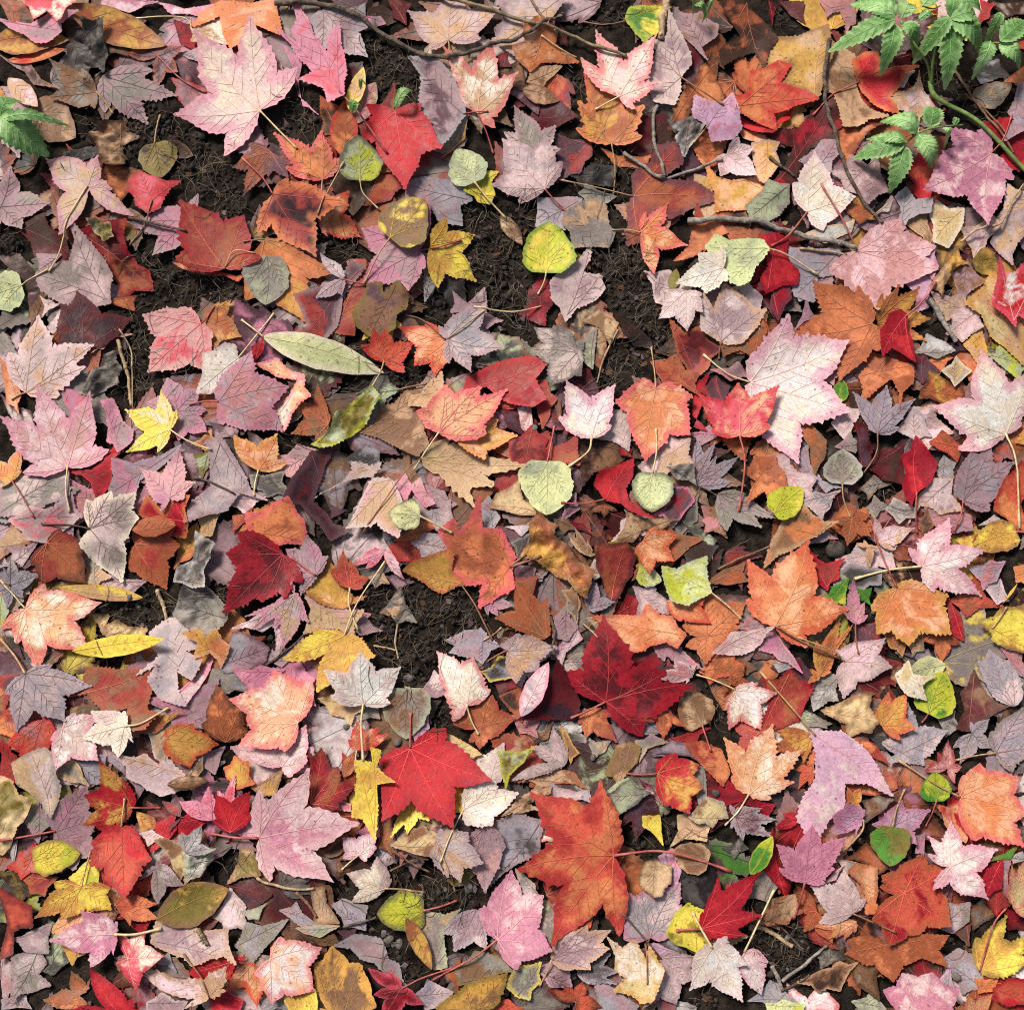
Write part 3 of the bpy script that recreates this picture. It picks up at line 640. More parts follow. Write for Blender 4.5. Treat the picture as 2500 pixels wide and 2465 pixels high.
    'F': '''
e 7 palegreen/palegreen/cream 110,605 915,825 .25 s 60,560;-30,490 x | long pale green willow-like leaf with brown specks along one side
p 6 brown/tan/brown 510,680 600,655 690,690 720,750 600,720
p 4 dmauve/dullred/mauve 340,330 480,260 600,240 700,120 760,140 640,330 600,520 520,610 380,640 350,580 400,520 360,400 | dusky mauve leaf under a golden orange leaf beside rusty strip
m 5 pmauve/mauve/lilac 640,215 490,35 655,160 640,330 460,340 s 780,240 | small pale mauve leaf lying above a dusky mauve leaf
p 5 rust/dullred/rust 680,130 760,130 765,330 700,510 610,500 640,380 700,240
p 5 brown/dmauve/olive 820,250 890,250 910,300 1000,245 1070,320 1060,390 1000,450 980,530 900,580 820,580 750,530 715,450 770,330 x | mottled brown heart-shaped leaf with a yellow patch
p 6 yellow/ygreen/gold 850,430 940,420 990,500 940,570 800,570 830,500
m 6 redorange/orange/red 910,750 760,650 850,545 920,540 1110,625 1055,820 d.7 s 890,830;830,940 x | small red and orange spotted maple leaf above the willow-like leaf's tip
m 6 orange/peach/red 1330,605 1190,475 1005,520 1110,780 1250,855 1380,700 d.75 s 1170,470;1045,430 x | orange leaf with red rim and dark spots beside a pale mauve maple leaf
m 7 pmauve/lilac/mauve 1335,600 1275,510 1605,355 1720,670 1500,845 1350,780 d.6 s 1600,405 | pale lilac mauve maple leaf beside the spotted orange leaf
p 5 mauve/pmauve/mauve 1380,290 1470,340 1580,255 1600,400 1690,460 1600,510 1500,400 1370,400
p 3 dgrey/sage/brown 1590,740 1700,590 1790,600 1880,720 1780,750 1680,770
p 5 dullred/crim/red 1480,860 1590,790 1750,730 1905,725 1990,760 1930,880 1970,1010 1905,1060 1750,1040 1600,920 1470,920 | dark red mottled leaf above the pink and yellow mottled leaf
m 7 peach/pinkred/pinkred 1280,1240 1130,1090 1320,910 1560,920 1740,940 1600,1250 d.8 s 1110,1470 x | peach and hot pink mottled maple leaf with insect holes
m 6 peach/gold/orange 1400,1260 1430,1330 1590,1420 1810,1250 1680,1140 d.75 | apricot leaf with brown specks directly under the pink mottled leaf
p 5 tan/straw/tan 1290,830 1310,900 1300,960 1200,1080 1090,1050 1100,990 1160,970 1230,870 | small straw tan lobe above the pink mottled leaf
m 5 tan/straw/tan 1160,1400 1280,1500 1530,1750 1650,1590 1870,1465 1640,1340 1350,1265 d.7 s 1040,1520;780,1895 | large plain tan maple leaf with pointed lobes and long brown stem
p 4 brown/tan/brown 760,1210 900,1060 1060,960 1150,970 1090,1060 1170,1120 1200,1300 1130,1365 980,1310 860,1250 k.4 | large broad brown leaf lying beside a curled yellow green leaf
p 6 olive/sage/ygreen 460,1310 560,1190 600,1100 740,990 830,950 880,1010 800,1150 720,1230 600,1305 500,1325 k.8 | curled yellow green leaf with pale ribbed underside
p 3 dgrey/sage/dgrey 740,960 850,850 920,840 1000,940 900,1050 830,960 s 1000,940;1200,895 | dark grey green smooth leaf under the tip of the willow-like leaf
m 5 rust/brown/rust 540,1170 450,1280 290,1240 340,1020 470,900 545,1100 d.6 | rust brown maple leaf on soil beside the curled yellow green leaf
p 6 cream/peach/pinkred 80,780 200,745 260,800 380,860 415,990 300,1110 240,1210 180,1130 140,1100 330,890 200,860 x | cream and red speckled leaf edge beneath a dull mauve pink leaf
p 4 dpurple/dred/dmauve 430,1360 550,1340 500,1500 450,1690 540,1780 650,1880 560,1930 430,1800 360,1720 270,1680 300,1540 | long dark purple maroon curled leaf beside a tan pink leaf
p 4 orange/rust/pinkred 20,1790 160,1730 280,1690 380,1830 380,1960 100,2000 20,1905 x | rusty orange leaf with vivid red spots beside a dark maroon leaf
m 6 tan/dustypink/pmauve 960,1540 450,1670 690,1410 900,1420 660,1880 1020,1960 d.85 | large tan and dusty pink leaf with dark veins
r 7 sage/palegreen/dgrey 1160,1800 955,1790 1.05 s 1280,1860;1370,1905 x | small pale green leaf with dark mottling lying on the tan and dusty pink leaf
r 2 dgrey/lilac/dgrey 880,1390 650,1400 .7 | dark slate grey round leaf under the tan and dusty pink leaf
p 5 pink/dustypink/pink 990,1560 1050,1510 1100,1570 1150,1540 1240,1700 1190,1720 1100,1620 1050,1690
p 5 pmauve/lilac/mauve 1120,1590 1160,1700 1200,1750 1350,1690 1370,1790 1310,1900 1230,1860 1160,1780 1100,1700
p 4 mauve/pinkpur/mauve 1210,1600 1310,1630 1370,1700 1340,1720 1240,1710
p 5 brown/rust/brown 1050,1450 1080,1380 1140,1540 1100,1590
p 4 dustypink/mauve/dustypink 220,1400 330,1330 430,1360 300,1500 240,1480
p 4 grey/dgrey/grey 90,1540 200,1520 260,1610 210,1670 100,1640 k.5
p 3 dullred/crim/dmauve 1640,1600 1760,1460 1830,1560 1700,1660
p 3 rust/brown/rust 1510,1620 1640,1620 1560,1740
p 4 lilac/mauve/lilac 1550,1750 1610,1690 1670,1800 1640,1900 1560,1850
m 4 orange/rust/rust 1500,1930 1420,1890 1540,1740 1620,1880
p 4 orange/gold/orange 1100,1905 1170,1830 1220,1870 1190,1930
p 2 dred/dmauve/dred 1660,1050 1850,1070 1905,1150 1880,1290 1760,1180
p 4 dullpink/pink/dmauve 1830,1060 1880,1070 1905,1230 1860,1180
p 4 dullred/dred/crim 1760,1290 1905,1200 2000,1280 2010,1400 1950,1480 1850,1560 1770,1400 | mottled dark red leaf beside the pale green heart-shaped leaf
p 3 dmauve/mauve/dmauve 550,1720 640,1740 560,1780
p 3 rust/dbrown/rust 1660,1330 1750,1290 1770,1390
''',
    'G': '''
m 5 grey/pmauve/dgrey 570,700 450,500 280,520 265,680 385,930 600,860 620,600 d.8 | grey dried maple leaf with dark veins on black soil
p 4 grey/sage/grey 580,650 685,560 665,770 620,740
m 8 white/cream/pink 665,1280 445,1140 495,885 825,905 800,1190 d.7 s 640,1370;510,1470 | white maple leaf with pink tinged tips and two long lobes like a swallow tail
e 5 brown/rust/brown 450,1160 450,1000 .2
m 7 orange/peach/pinkred 1095,940 1000,870 825,1020 1020,1430 1320,1260 1335,1000 1200,900 d.82 s 1085,800;1070,650 | salmon orange maple leaf with pinkish red rim, stem rising over soil
m 8 pinkred/peach/red 1645,1265 1460,1240 1370,985 1640,900 1910,930 1850,1200 d.72 s 1680,1450;1650,1760 x | red and peach mottled maple leaf lying on a large white pink maple leaf
r 7 palegreen/sage/palegreen 370,1430 360,1800 .98 s 390,1340;420,1185 | plain pale green heart-shaped leaf with a reddish stem
r 7 palegreen/sage/dgrey 1075,1500 1060,1775 1.02 s 1100,1350;1095,1210 x | pale green round leaf with grey mottling lying on a crimson leaf
p 5 crim/red/crim 690,1580 730,1490 850,1440 935,1420 940,1520 900,1600 920,1690 1060,1810 980,1790 860,1710 760,1680 s 755,1690;600,1715;460,1710 | crimson leaf under a grey mottled pale green round leaf
p 4 crim/dmauve/pink 1190,1560 1310,1600 1350,1680 1250,1810 1190,1820 1100,1780 1180,1680 | crimson mauve leaf with pink edge beside a pale green round leaf
p 5 tan/straw/brown 30,1650 190,1560 210,1680 340,1780 200,1790 0,1720 | crisp tan leaf half under the plain pale green heart-shaped leaf
m 6 pmauve/palepink/mauve 1300,290 1180,280 1115,470 1300,570 1400,450 1400,320 d.75 | pale pinkish mauve maple leaf below the small cream maple leaf
p 6 mauve/pmauve/tan 1420,340 1480,400 1560,270 1700,350 1770,420 1800,430 1770,530 1660,640 1560,650 1490,620 1400,550 1390,450 s 1525,640;1520,740 | mauve grey leaf with folded lobes and dark veins
p 5 pmauve/lilac/pmauve 1560,260 1700,260 1780,330 1770,420 1680,350
p 3 dullred/dred/rust 1200,490 1290,560 1370,540 1450,620 1520,680 1440,800 1360,850 1250,720 1220,600 | dark brick red leaf beneath pale mauve leaves beside black soil
p 3 dullred/rust/rust 1080,760 1220,720 1370,850 1370,960 1280,920 1150,890 1100,830 | rust red leaf behind the salmon orange maple leaf
p 3 rust/brown/rust 1530,650 1650,650 1800,480 1830,560 1750,740 1650,690 1550,720 | rust brown leaf between mauve grey leaf and large white maple leaf
p 4 dullpink/mauve/dullpink 1500,820 1640,780 1740,850 1600,870
p 4 dmauve/dullred/dmauve 1420,950 1500,880 1570,930 1550,1030 1470,1010
p 4 crim/red/crim 1370,920 1440,880 1420,1000 1360,1160 1430,1190 1360,1100
p 5 palepink/tan/mauve 1000,1450 1180,1250 1310,1290 1330,1450 1210,1470 1130,1530 1030,1490 | pinkish tan leaf under the tip of the salmon orange leaf
m 4 lilac/mauve/lilac 1370,1580 1310,1380 1370,1270 1490,1300 1500,1390 1655,1390 1600,1560 s 1510,1650 | blue mauve leaf with a curving dark stem beside a small grey scrap
p 5 grey/dgrey/grey 1175,1470 1250,1450 1340,1460 1360,1580 1230,1540 k.8 | small dark grey folded leaf scrap
m 4 grey/mauve/grey 1515,1635 1560,1900 1800,1870 1900,1810 1700,1640 d.7 | grey mauve leaf with radiating dark veins under the golden stemmed leaf
p 4 pmauve/palepink/mauve 820,1100 910,1100 920,1200 900,1310 860,1290 740,1250
m 5 dullred/rust/crim 200,1050 30,1040 20,850 140,760 280,730 300,1000 d.8
p 4 dullred/crim/rust 280,870 360,880 430,1000 390,1120 340,1190 310,1110 | brick red leaf with dark blotches beside the white swallow tail leaf
p 3 dred/dmauve/dred 520,860 640,820 690,900 690,960 600,980 550,930
p 3 dullred/rust/dullred 130,1310 370,1240 420,1320 560,1270 570,1440 500,1440 350,1440 150,1420 | brick red speckled leaf above the plain pale green heart-shaped leaf
p 2 dbrown/brown/dbrown 580,1300 850,1260 940,1380 800,1440 650,1520
p 3 crim/dullred/dred 860,1330 930,1340 930,1380 870,1370
p 5 dullpink/palepink/dullpink 190,1080 250,1070 280,1240 210,1190
p 3 dbrown/black/dbrown 830,450 940,500 1060,600 1070,650 960,640 880,560 k.5 | blackish brown shrivelled leaf sunk in black soil
p 3 brown/tan/brown 640,480 720,430 820,500 780,600 720,520 k.6
m 3 brown/rust/dbrown 760,1700 660,1770 750,1800 840,1750
p 3 mauve/dmauve/mauve 420,1000 470,900 540,930 500,1000 450,1060
p 4 pmauve/tan/palepink 900,1830 1000,1790 1200,1820 1150,1880 1050,1905 860,1930
p 3 dgrey/brown/grey 1200,1800 1330,1700 1370,1640 1360,1800 1270,1880 k.5
p 3 brown/dullpink/brown 1430,1740 1540,1730 1550,1900 1450,1850
p 3 dmauve/pinkpur/mauve 480,1800 570,1740 550,1660 500,1690
p 3 mauve/pinkpur/mauve 1350,1240 1450,1200 1500,1250 1400,1300
m 5 rust/orange/brown 1860,1440 1690,1500 1730,1700 1870,1700 1930,1550
p 4 gold/brown/rust 260,1850 310,1810 410,1860 370,1905 280,1905
p 2 dred/crim/dred 480,1800 600,1850 660,1905 500,1870
p 4 crim/red/dullred 1740,280 1905,180 1905,260 1800,310
p 3 dmauve/dred/dmauve 1820,330 1905,310 1905,460
''',
    'H': '''
m 8 white/cream/pink 95,890 75,1270 410,1450 740,1110 750,625 330,465 110,700 d.74 s -60,840;-220,710 | very large white maple leaf flecked with pink, thick pale stem
m 7 orange/rust/rust 890,520 940,700 690,885 400,560 500,230 800,280 900,440 d.72 | large speckled burnt orange maple leaf with deep lobes
m 6 orange/gold/rust 940,500 950,330 1060,275 1200,290 1295,480 1270,620 1170,690 1000,700 | burnt orange leaf behind the small crimson upright leaf
p 5 orange/rust/rust 830,850 890,700 1000,720 1160,800 1165,900 1085,1040 1030,880 940,940 850,1000 | plain orange brown two tipped leaf under the burnt orange leaves
p 8 crim/red/crim 945,570 1010,460 1080,435 1120,460 1130,560 1165,640 1165,760 1020,690 960,720 945,640 s 1115,470;1230,370;1310,250 | small crimson leaf standing on burnt orange leaves with a pink stem
p 4 violet/pinkpur/violet 1100,220 1300,200 1260,380 1200,420 1180,290
m 5 lilac/mauve/lilac 940,1240 870,1200 770,960 1000,920 1190,1010 1090,1200 d.62 s 930,1380;820,1550 | slate mauve maple leaf with dark veins and a long curved stem
m 8 white/cream/pink 1795,1245 1475,1350 1295,1060 1605,690 1960,820 1905,1170 d.62 s 1860,1440;1900,1870 | cream white maple leaf with pink lower lobe and long golden stem
p 5 tan/straw/gold 1540,380 1700,190 1900,200 1930,780 1820,700 1700,600 1620,460 | large golden tan leaf under the white streaked red leaf
p 4 sage/ygreen/sage 1700,730 1760,690 1905,780 1860,860 1780,800
p 4 grey/lgrey/grey 1195,700 1280,580 1400,640 1440,690 1330,740 k.6 | folded grey speckled leaf scrap beside burnt orange leaves
p 4 rust/gold/dbrown 1230,950 1290,840 1380,870 1500,920 1520,990 1460,1050 1350,1030 1230,1000 | golden brown crinkled leaf beside the cream white pink lobed leaf
p 5 tan/grey/cream 1365,830 1460,740 1550,830 1450,920 k.5 | small folded pale tan leaf with a white edge
p 3 rust/orange/rust 1330,760 1460,670 1540,690 1590,800 1540,850 1460,740 1370,820
p 3 dpurple/dmauve/dpurple 1410,650 1575,595 1540,680 1450,700
p 5 pmauve/palepink/mauve 1430,560 1450,470 1520,410 1600,430 1610,520 1500,600
p 4 mauve/tan/mauve 1330,330 1500,340 1490,420 1440,450 1400,470
r 6 ygreen/yellow/ygreen 230,1780 430,1610 .8 x | small bright yellow green oval leaf with black specks
p 5 rust/orange/rust 50,1490 130,1400 250,1400 310,1510 320,1600 230,1700 180,1640 70,1690 120,1560 | crinkled orange brown leaf touching a yellow green oval leaf
r 6 grey/sage/lgrey 700,1580 710,1345 1.08 s 710,1680;760,1800 x | pale grey crinkled round leaf with scalloped edge on dark soil
p 5 brown/rust/brown 410,1180 500,1160 600,1290 590,1400 520,1500 490,1340 k.5 | smooth brown curled leaf beneath the very large white maple leaf
p 6 crim/red/crim 1110,1390 1200,1280 1270,1350 1330,1430 1300,1560 1200,1640 1160,1700 1110,1600 1130,1500 s 1205,1650;1220,1900 | upright bright crimson red leaf with a red stem on dark brown litter
m 5 mauve/lilac/mauve 1510,1690 1440,1600 1580,1320 1700,1300 1870,1420 1700,1750 d.8 s 1460,1890 | large dusky mauve leaf with red stem below the cream white leaf
p 6 redorange/orange/crim 1790,1540 1890,1450 1960,1500 1960,1900 1880,1870 1730,1740 | orange red leaf crossed by a golden stem
p 4 mauve/pmauve/tan 1170,1810 1230,1640 1290,1540 1430,1550 1440,1640 1500,1740 1370,1770 1240,1720 | mauve tan leaf below the upright crimson red leaf
p 5 grey/lgrey/pmauve 1010,1740 1060,1670 1190,1730 1200,1790 1090,1830 | pale grey small leaf below the upright crimson red leaf
p 4 pmauve/lilac/pmauve 430,1700 510,1640 675,1630 620,1740 560,1830 480,1740 | pale lilac leaf beside the yellow green oval leaf
p 4 lilac/mauve/lilac 380,1400 480,1360 500,1450 560,1540 650,1580 580,1600 480,1530
p 4 dustypink/pmauve/mauve 260,1420 340,1400 400,1500 490,1540 460,1650 360,1600 310,1540
p 4 mauve/grey/mauve 690,1320 760,1250 810,1310 790,1350
p 3 dred/dmauve/dred 790,1180 860,1190 920,1330 900,1440 840,1450 800,1330 | dark maroon leaf under the slate mauve maple leaf
p 3 dred/dbrown/dred 890,1450 1000,1330 1110,1320 1110,1560 990,1540 | dark red brown leaf beside the upright crimson red leaf
p 4 rust/redorange/dullred 1290,1300 1370,1230 1520,1340 1470,1420 1340,1350 | rust orange leaf below the cream white pink lobed leaf
p 4 pmauve/mauve/lilac 1110,1200 1190,1090 1240,1130 1270,1240 1200,1260
p 3 palepink/mauve/tan 1190,1090 1310,1080 1400,1220 1280,1300
p 3 grey/lilac/grey 1340,1470 1390,1410 1450,1440 1440,1520 1380,1540
p 4 pmauve/palepink/pmauve 670,1160 730,1070 810,1090 800,1140 740,1250
p 4 palepink/pmauve/palepink 640,780 680,720 710,770 670,800
p 4 dullpink/mauve/dullpink 570,850 640,790 690,830 650,890
e 4 ygreen/green/ygreen 680,1030 720,880 .7
p 4 orange/rust/rust 650,1830 740,1740 850,1760 900,1850 780,1930
p 3 mauve/grey/dmauve 1300,1760 1400,1730 1550,1800 1550,1870 1390,1870
p 4 brown/dbrown/rust 1230,1850 1280,1750 1310,1850 1270,1905
p 3 grey/dgrey/brown 860,1600 930,1530 1040,1560 950,1600 900,1650 k.8
p 3 grey/tan/grey 880,1740 930,1670 1010,1720 930,1790 k.8
p 4 crim/dullred/dmauve 200,0 330,110 380,200 360,340 280,460 230,400 240,290 150,280
p 3 violet/mauve/violet 420,510 470,360 520,440
p 4 lilac/mauve/lilac 390,60 650,60 620,180 540,200 510,310 420,290
p 3 dmauve/dred/dmauve 1170,770 1240,720 1320,820 1240,880 1170,850
p 4 gold/tan/gold 1530,660 1620,560 1650,700 1610,760
p 4 rust/brown/rust 20,680 100,590 190,480 200,570 130,720
p 3 dullred/crim/dullred 440,520 560,440 500,530
p 4 pmauve/lilac/pmauve 1660,1840 1740,1790 1830,1860
''',
    'I': '''
m 7 pmauve/grey/cream 595,300 580,110 760,60 925,70 945,240 800,655 540,420 d.85 s 440,275;290,275 | pale grey mauve maple leaf with a bright sunlit patch and dark stem
m 6 rust/dullred/rust 890,405 890,290 1050,260 1190,290 1200,410 1090,700 840,570 d.88 | rounded brick red leaf with a burnt orange rolled top edge
e 7 rust/orange/rust 900,320 1195,290 .4 k.3
p 4 orange/gold/rust 1190,370 1300,300 1340,360 1290,430 1250,480 1170,520
p 6 grey/dgrey/lgrey 1240,620 1300,420 1320,340 1420,400 1410,480 1360,570 1370,680 1280,690 1160,640 1180,560 1260,530 k1 | tightly rolled grey dry leaf standing beside a brick red leaf
p 6 grey/dgrey/grey 1180,780 1230,700 1370,690 1510,830 1515,900 1410,1005 1260,960 1170,870 k.7 | silvery grey crinkled leaf below the tightly rolled grey leaf
m 6 rust/dullred/dbrown 330,400 220,540 290,670 560,660 570,400 420,305 d.85 k.3 | rust brown maple leaf with crimson folds beside grey mauve leaf
m 7 dred/crim/crim 1880,470 1590,330 1510,470 1500,870 1740,790 1905,760 2010,660 d.8 | glossy dark crimson leaf with wet looking specks
p 4 mauve/pinkred/pmauve 100,250 220,160 300,170 420,100 490,220 440,300 300,390 200,370 | mauve leaf with a red blush beside grey mauve leaves
p 4 grey/tan/grey 0,30 300,10 420,50 330,130 200,210 80,230 0,200
m 5 lilac/pmauve/lilac 70,675 40,830 -20,720 40,560 100,500 270,610 150,760 s 0,640 | small lilac grey maple leaf above a peach speckled leaf
m 7 peach/cream/pinkred 165,830 0,960 100,1060 250,1240 590,1110 680,790 310,670 d.72 s 90,740;0,640 x | peach maple leaf densely specked with brown, pink red edges
e 8 yellow/yellow/yellow 495,1115 1125,1040 .22 k.3 | bright yellow boat-shaped leaf folded along its middle
e 8 yellow/yellow/yellow 600,1100 960,1080 .16 k.3
e 6 yellow/tan/gold 940,755 395,690 .18 k.3 | long yellow folded leaf edge behind the peach speckled leaf
p 5 straw/tan/brown 605,880 690,880 700,930 770,910 880,950 955,970 930,1040 840,1060 750,1050 740,1080 660,990 k1 | rolled dry cream leaf scrap on soil beside the bright yellow leaf
m 8 pmauve/lilac/lilac 190,1265 65,1400 140,1650 440,1585 605,1345 350,1205 d.65 s 110,1150;-10,1030 | pale lilac grey maple leaf with a long stem beside a yellow boat-shaped leaf
p 5 dullred/brown/rust 580,1230 860,1240 1030,1230 1020,1380 990,1500 1030,1530 960,1620 860,1620 840,1500 700,1510 560,1400 480,1400 | large brownish brick red leaf below the bright yellow leaf
m 7 cream/palepink/cream 845,1610 800,1815 560,1690 620,1510 850,1510 900,1720 d.8 s 960,1590;1130,1490 | small cream maple leaf with an upturned golden stem
m 6 pmauve/white/pink 420,1620 350,1700 400,1900 670,1840 650,1540 500,1520 d.75 | cream white maple leaf with pink edges beside a coral leaf
m 5 redorange/dullpink/red 290,1570 80,1740 190,1900 400,1690 300,1530 d.85 | coral red pointed leaf beneath the pale lilac grey leaf
p 4 dullred/orange/red 0,1580 80,1510 140,1650 90,1670 0,1640
p 5 pmauve/lilac/pmauve 1010,1000 1130,900 1250,920 1320,1080 1240,1110 1320,1180 1270,1280 1190,1260 1215,1450 1080,1420 1010,1300 1040,1220 950,1250 1050,1150 | silvery lilac crumpled leaf beside the bright yellow leaf
p 6 orange/gold/peach 1240,1000 1330,975 1390,1010 1450,980 1530,1080 1510,1150 1470,1205 1400,1130 1310,1150 1320,1060 | small golden orange leaf between lilac and mauve leaves
p 4 mauve/lilac/dmauve 1460,1210 1560,1000 1650,1000 1770,1090 1750,1180 1640,1250 1500,1250 | dark mauve grey leaf beside the small golden orange leaf
m 5 rust/orange/dbrown 1490,1720 1340,1600 1440,1330 1600,1490 1640,1640 d.85 | burnt orange pointed leaf above an orange red blotched leaf
m 6 gold/orange/red 1110,1690 1110,1810 1260,1890 1450,1730 1290,1590 1120,1620 d.85 x | orange gold leaf with red blotches and a short stem
m 7 peach/cream/pinkred 1980,1590 1900,1780 1590,1740 1640,1570 1525,1430 1820,1240 2070,1300 d.85 | large glowing peach leaf with pink mottling
p 5 pinkpur/pink/pinkpur 1560,1240 1730,1210 1860,1240 1780,1380 1680,1400 | bright magenta pink leaf behind the glowing peach leaf
p 4 mauve/pinkpur/mauve 1030,1450 1180,1420 1390,1350 1370,1600 1200,1610 1120,1500
p 4 pink/pmauve/pink 1200,1400 1390,1190 1330,1340 1260,1430
p 5 pmauve/palepink/mauve 1570,960 1720,860 1905,800 1905,950 1840,1110 1810,940 1740,980 1700,970
p 3 brown/tan/rust 0,430 90,310 240,390 100,430 20,490
p 3 mauve/pmauve/mauve 90,440 240,400 160,530 110,520
p 4 tan/grey/tan 560,650 550,520 600,500 690,610 620,660
p 3 mauve/pmauve/mauve 620,650 740,600 900,650 820,720 700,710
p 3 lilac/dgrey/lilac 470,1800 660,1840 690,1905 520,1905
p 5 rust/gold/brown 930,1640 1020,1530 1180,1530 1040,1640
p 3 tan/grey/pmauve 1010,1660 1130,1590 1120,1720 1080,1850 1030,1800
p 3 mauve/pinkpur/mauve 900,130 980,90 940,200
p 3 grey/lilac/grey 1430,1260 1560,1270 1650,1360 1480,1390 1340,1380
p 3 dmauve/dred/dmauve 0,1140 100,1120 200,1240 120,1300 0,1290
p 3 dullred/dmauve/dullred 0,1300 110,1290 90,1400 40,1480
p 4 mauve/dustypink/mauve 1330,1790 1450,1770 1400,1905 1300,1850
p 3 sage/ygreen/sage 0,760 40,850 0,930 -40,850
p 4 palepink/mauve/palepink 1480,90 1620,60 1730,90 1640,180 k.5
''',
    'J': '''
p 6 orange/rust/pinkred 1545,155 1580,290 1700,330 1740,390 1780,480 1770,580 1770,690 1690,740 1570,780 1560,670 1450,660 1370,570 1350,450 1310,320 1380,270 1410,310 1480,250 s 1760,555;1905,510 x | large orange maple leaf with crimson blotches beside the black soil patch
p 6 gold/orange/rust 1060,570 1120,510 1260,460 1370,450 1370,570 1430,660 1310,715 1240,700 1180,650 1110,610 s 1430,660;1520,800;1640,1040 x | golden orange leaf with a long rusty stem at the black soil patch
p 5 pmauve/lilac/lilac 1110,390 1180,330 1330,340 1385,440 1290,470 1170,470 | small pale mauve grey leaf with blue tip above the golden orange leaf
p 6 orange/rust/redorange 1025,360 1110,290 1190,250 1220,290 1150,360
p 4 dullred/redorange/crim 980,420 1080,370 1130,400 1170,490 1080,500 1020,490
m 6 pink/palepink/pinkred 910,450 790,560 700,540 850,420 960,450 1050,630 d.7 | small pink and cream leaf curling over a soil patch
m 6 dullred/redorange/rust 685,690 555,570 640,440 690,500 815,620 770,690 d.8 s 680,800;740,970 | small brick red leaf with upright tips and a yellow stem
m 5 gold/peach/rust 640,830 340,630 550,500 700,740 800,740 690,800 d.85 k.3 | golden tan curled leaf beneath the small brick red leaf
m 5 mauve/pinkpur/mauve 460,610 260,430 400,330 545,480 480,600 360,750 300,640 d.8 s 300,490 | dusky rose mauve leaf beside the glossy dark crimson leaf
m 6 pmauve/tan/pink 325,735 200,790 0,890 50,970 180,960 230,1120 420,920 310,650 d.65 | pale mauve leaf with pink tip and a dark hole
p 4 tan/dustypink/tan 400,740 540,810 700,840 760,850 700,1000 560,960 400,980 | tan and rose leaf above a golden yellow leaf
p 4 pinkpur/pink/dustypink 520,850 700,830 770,870 690,1000 580,950
p 4 mauve/tan/mauve 700,930 770,880 865,965 760,990
m 7 gold/yellow/gold 650,1010 255,1170 450,960 720,1000 860,1150 700,1290 480,1390 d.85 s 740,790;920,510 | golden yellow leaf with a lit edge and tall pale stem beside white leaf
m 8 white/pmauve/palepink 780,1465 570,1410 525,1240 765,1115 1030,1215 960,1460 d.68 s 770,1600;785,1840 | white maple leaf with three lobes overlapping the golden yellow leaf
m 7 cream/white/pinkred 1465,1475 1370,1580 1315,1400 1260,1105 1510,1150 1625,1380 d.8 s 1545,1670 | creamy white maple leaf with pink side and curved cream stem beside soil
p 5 mauve/palepink/mauve 1180,1390 1250,1270 1330,1330 1330,1400 1260,1410
p 4 tan/straw/tan 490,1430 570,1400 680,1470 770,1490 690,1590 560,1530 | pale tan leaf lobe under the white three lobed leaf
r 4 grey/brown/sage 1070,1360 1060,1700 .95 | large grey brown round leaf with a green rim above the vivid red maple leaf
p 5 sage/palegreen/sage 1070,1360 1160,1370 1200,1420 1170,1440 1090,1400
m 8 red/red/crim 1088,1760 878,1850 910,2242 1380,2284 1640,1972 1330,1627 d.74 s 1090,1520 | large vivid red maple leaf with crisp pointed lobes and upright red stem
m 7 redorange/peach/red 735,1775 680,1700 735,1580 880,1620 940,1660 d.7 s 735,1905 | tiny flame red leaf curling between two white stems
m 5 rust/orange/dullred 1560,1620 1370,1590 1420,1510 1640,1400 1800,1560 1550,1770 1480,1720 d.85 | rust orange leaf below the creamy white leaf with pink side
p 4 dullred/rust/dred 1730,1410 1905,1330 1905,1500 1850,1540 1780,1500
m 6 lilac/mauve/lilac 1575,1040 1310,1030 1560,950 1690,1080 1570,1200 1340,1120 d.8 s 1700,950 | dark lilac small maple leaf with a hole at the soil patch
m 6 pmauve/tan/mauve 1740,1105 1690,1070 1800,1000 1950,1060 2060,1080 1950,1240 1800,1330 d.8 s 1550,1215 | pale tan mauve leaf with a brown stem beside the dark lilac leaf
p 4 dgrey/lilac/yellow 1570,1250 1680,1150 1740,1160 1765,1280 1620,1310 x | dark blue grey leaf with yellow blotches
p 4 dred/crim/dpurple 1650,1310 1750,1280 1790,1340 1700,1390
p 5 rust/brown/dullred 1780,650 1905,650 1905,800 1840,820 1790,740
m 5 rust/gold/brown 1880,860 1660,890 1720,970 1860,1010 1950,900
m 5 mauve/pinkpur/mauve 1590,780 1780,690 1780,810 1680,880 1610,870
p 5 grey/tan/dgrey 900,850 980,730 1020,690 1110,880 1120,910 1000,920 k.7 | small folded grey brown leaf alone in the black soil patch
p 4 pinkpur/pink/pink 0,1230 100,1210 200,1260 170,1360 50,1380
p 5 pink/pinkpur/pink 250,1220 340,1190 430,1300 430,1430 380,1400 300,1300
m 5 pmauve/palepink/pink 240,1880 0,1780 200,1760 400,1600 410,1850 300,1950 d.9 | pale mauve tan leaf beneath the large glowing peach leaf
p 6 pink/white/crim 1850,1530 1905,1420 1960,1320 2000,1350 1990,1450
p 5 straw/tan/gold 1320,1700 1350,1680 1530,1790 1490,1810
p 5 mauve/lilac/mauve 130,1170 200,1090 280,1110 300,1160 230,1200
p 3 dred/dmauve/dred 1640,290 1780,310 1830,370 1760,410
p 3 grey/brown/dgrey 1790,440 1880,360 1920,420 1850,500
p 4 lilac/pmauve/lilac 1750,290 1890,280 1830,340
p 4 mauve/dmauve/mauve 1790,520 1905,570 1905,640 1790,620
p 3 mauve/pinkpur/dmauve 910,610 1000,600 1080,640 1000,680
p 3 tan/grey/tan 820,620 900,600 930,650 860,670
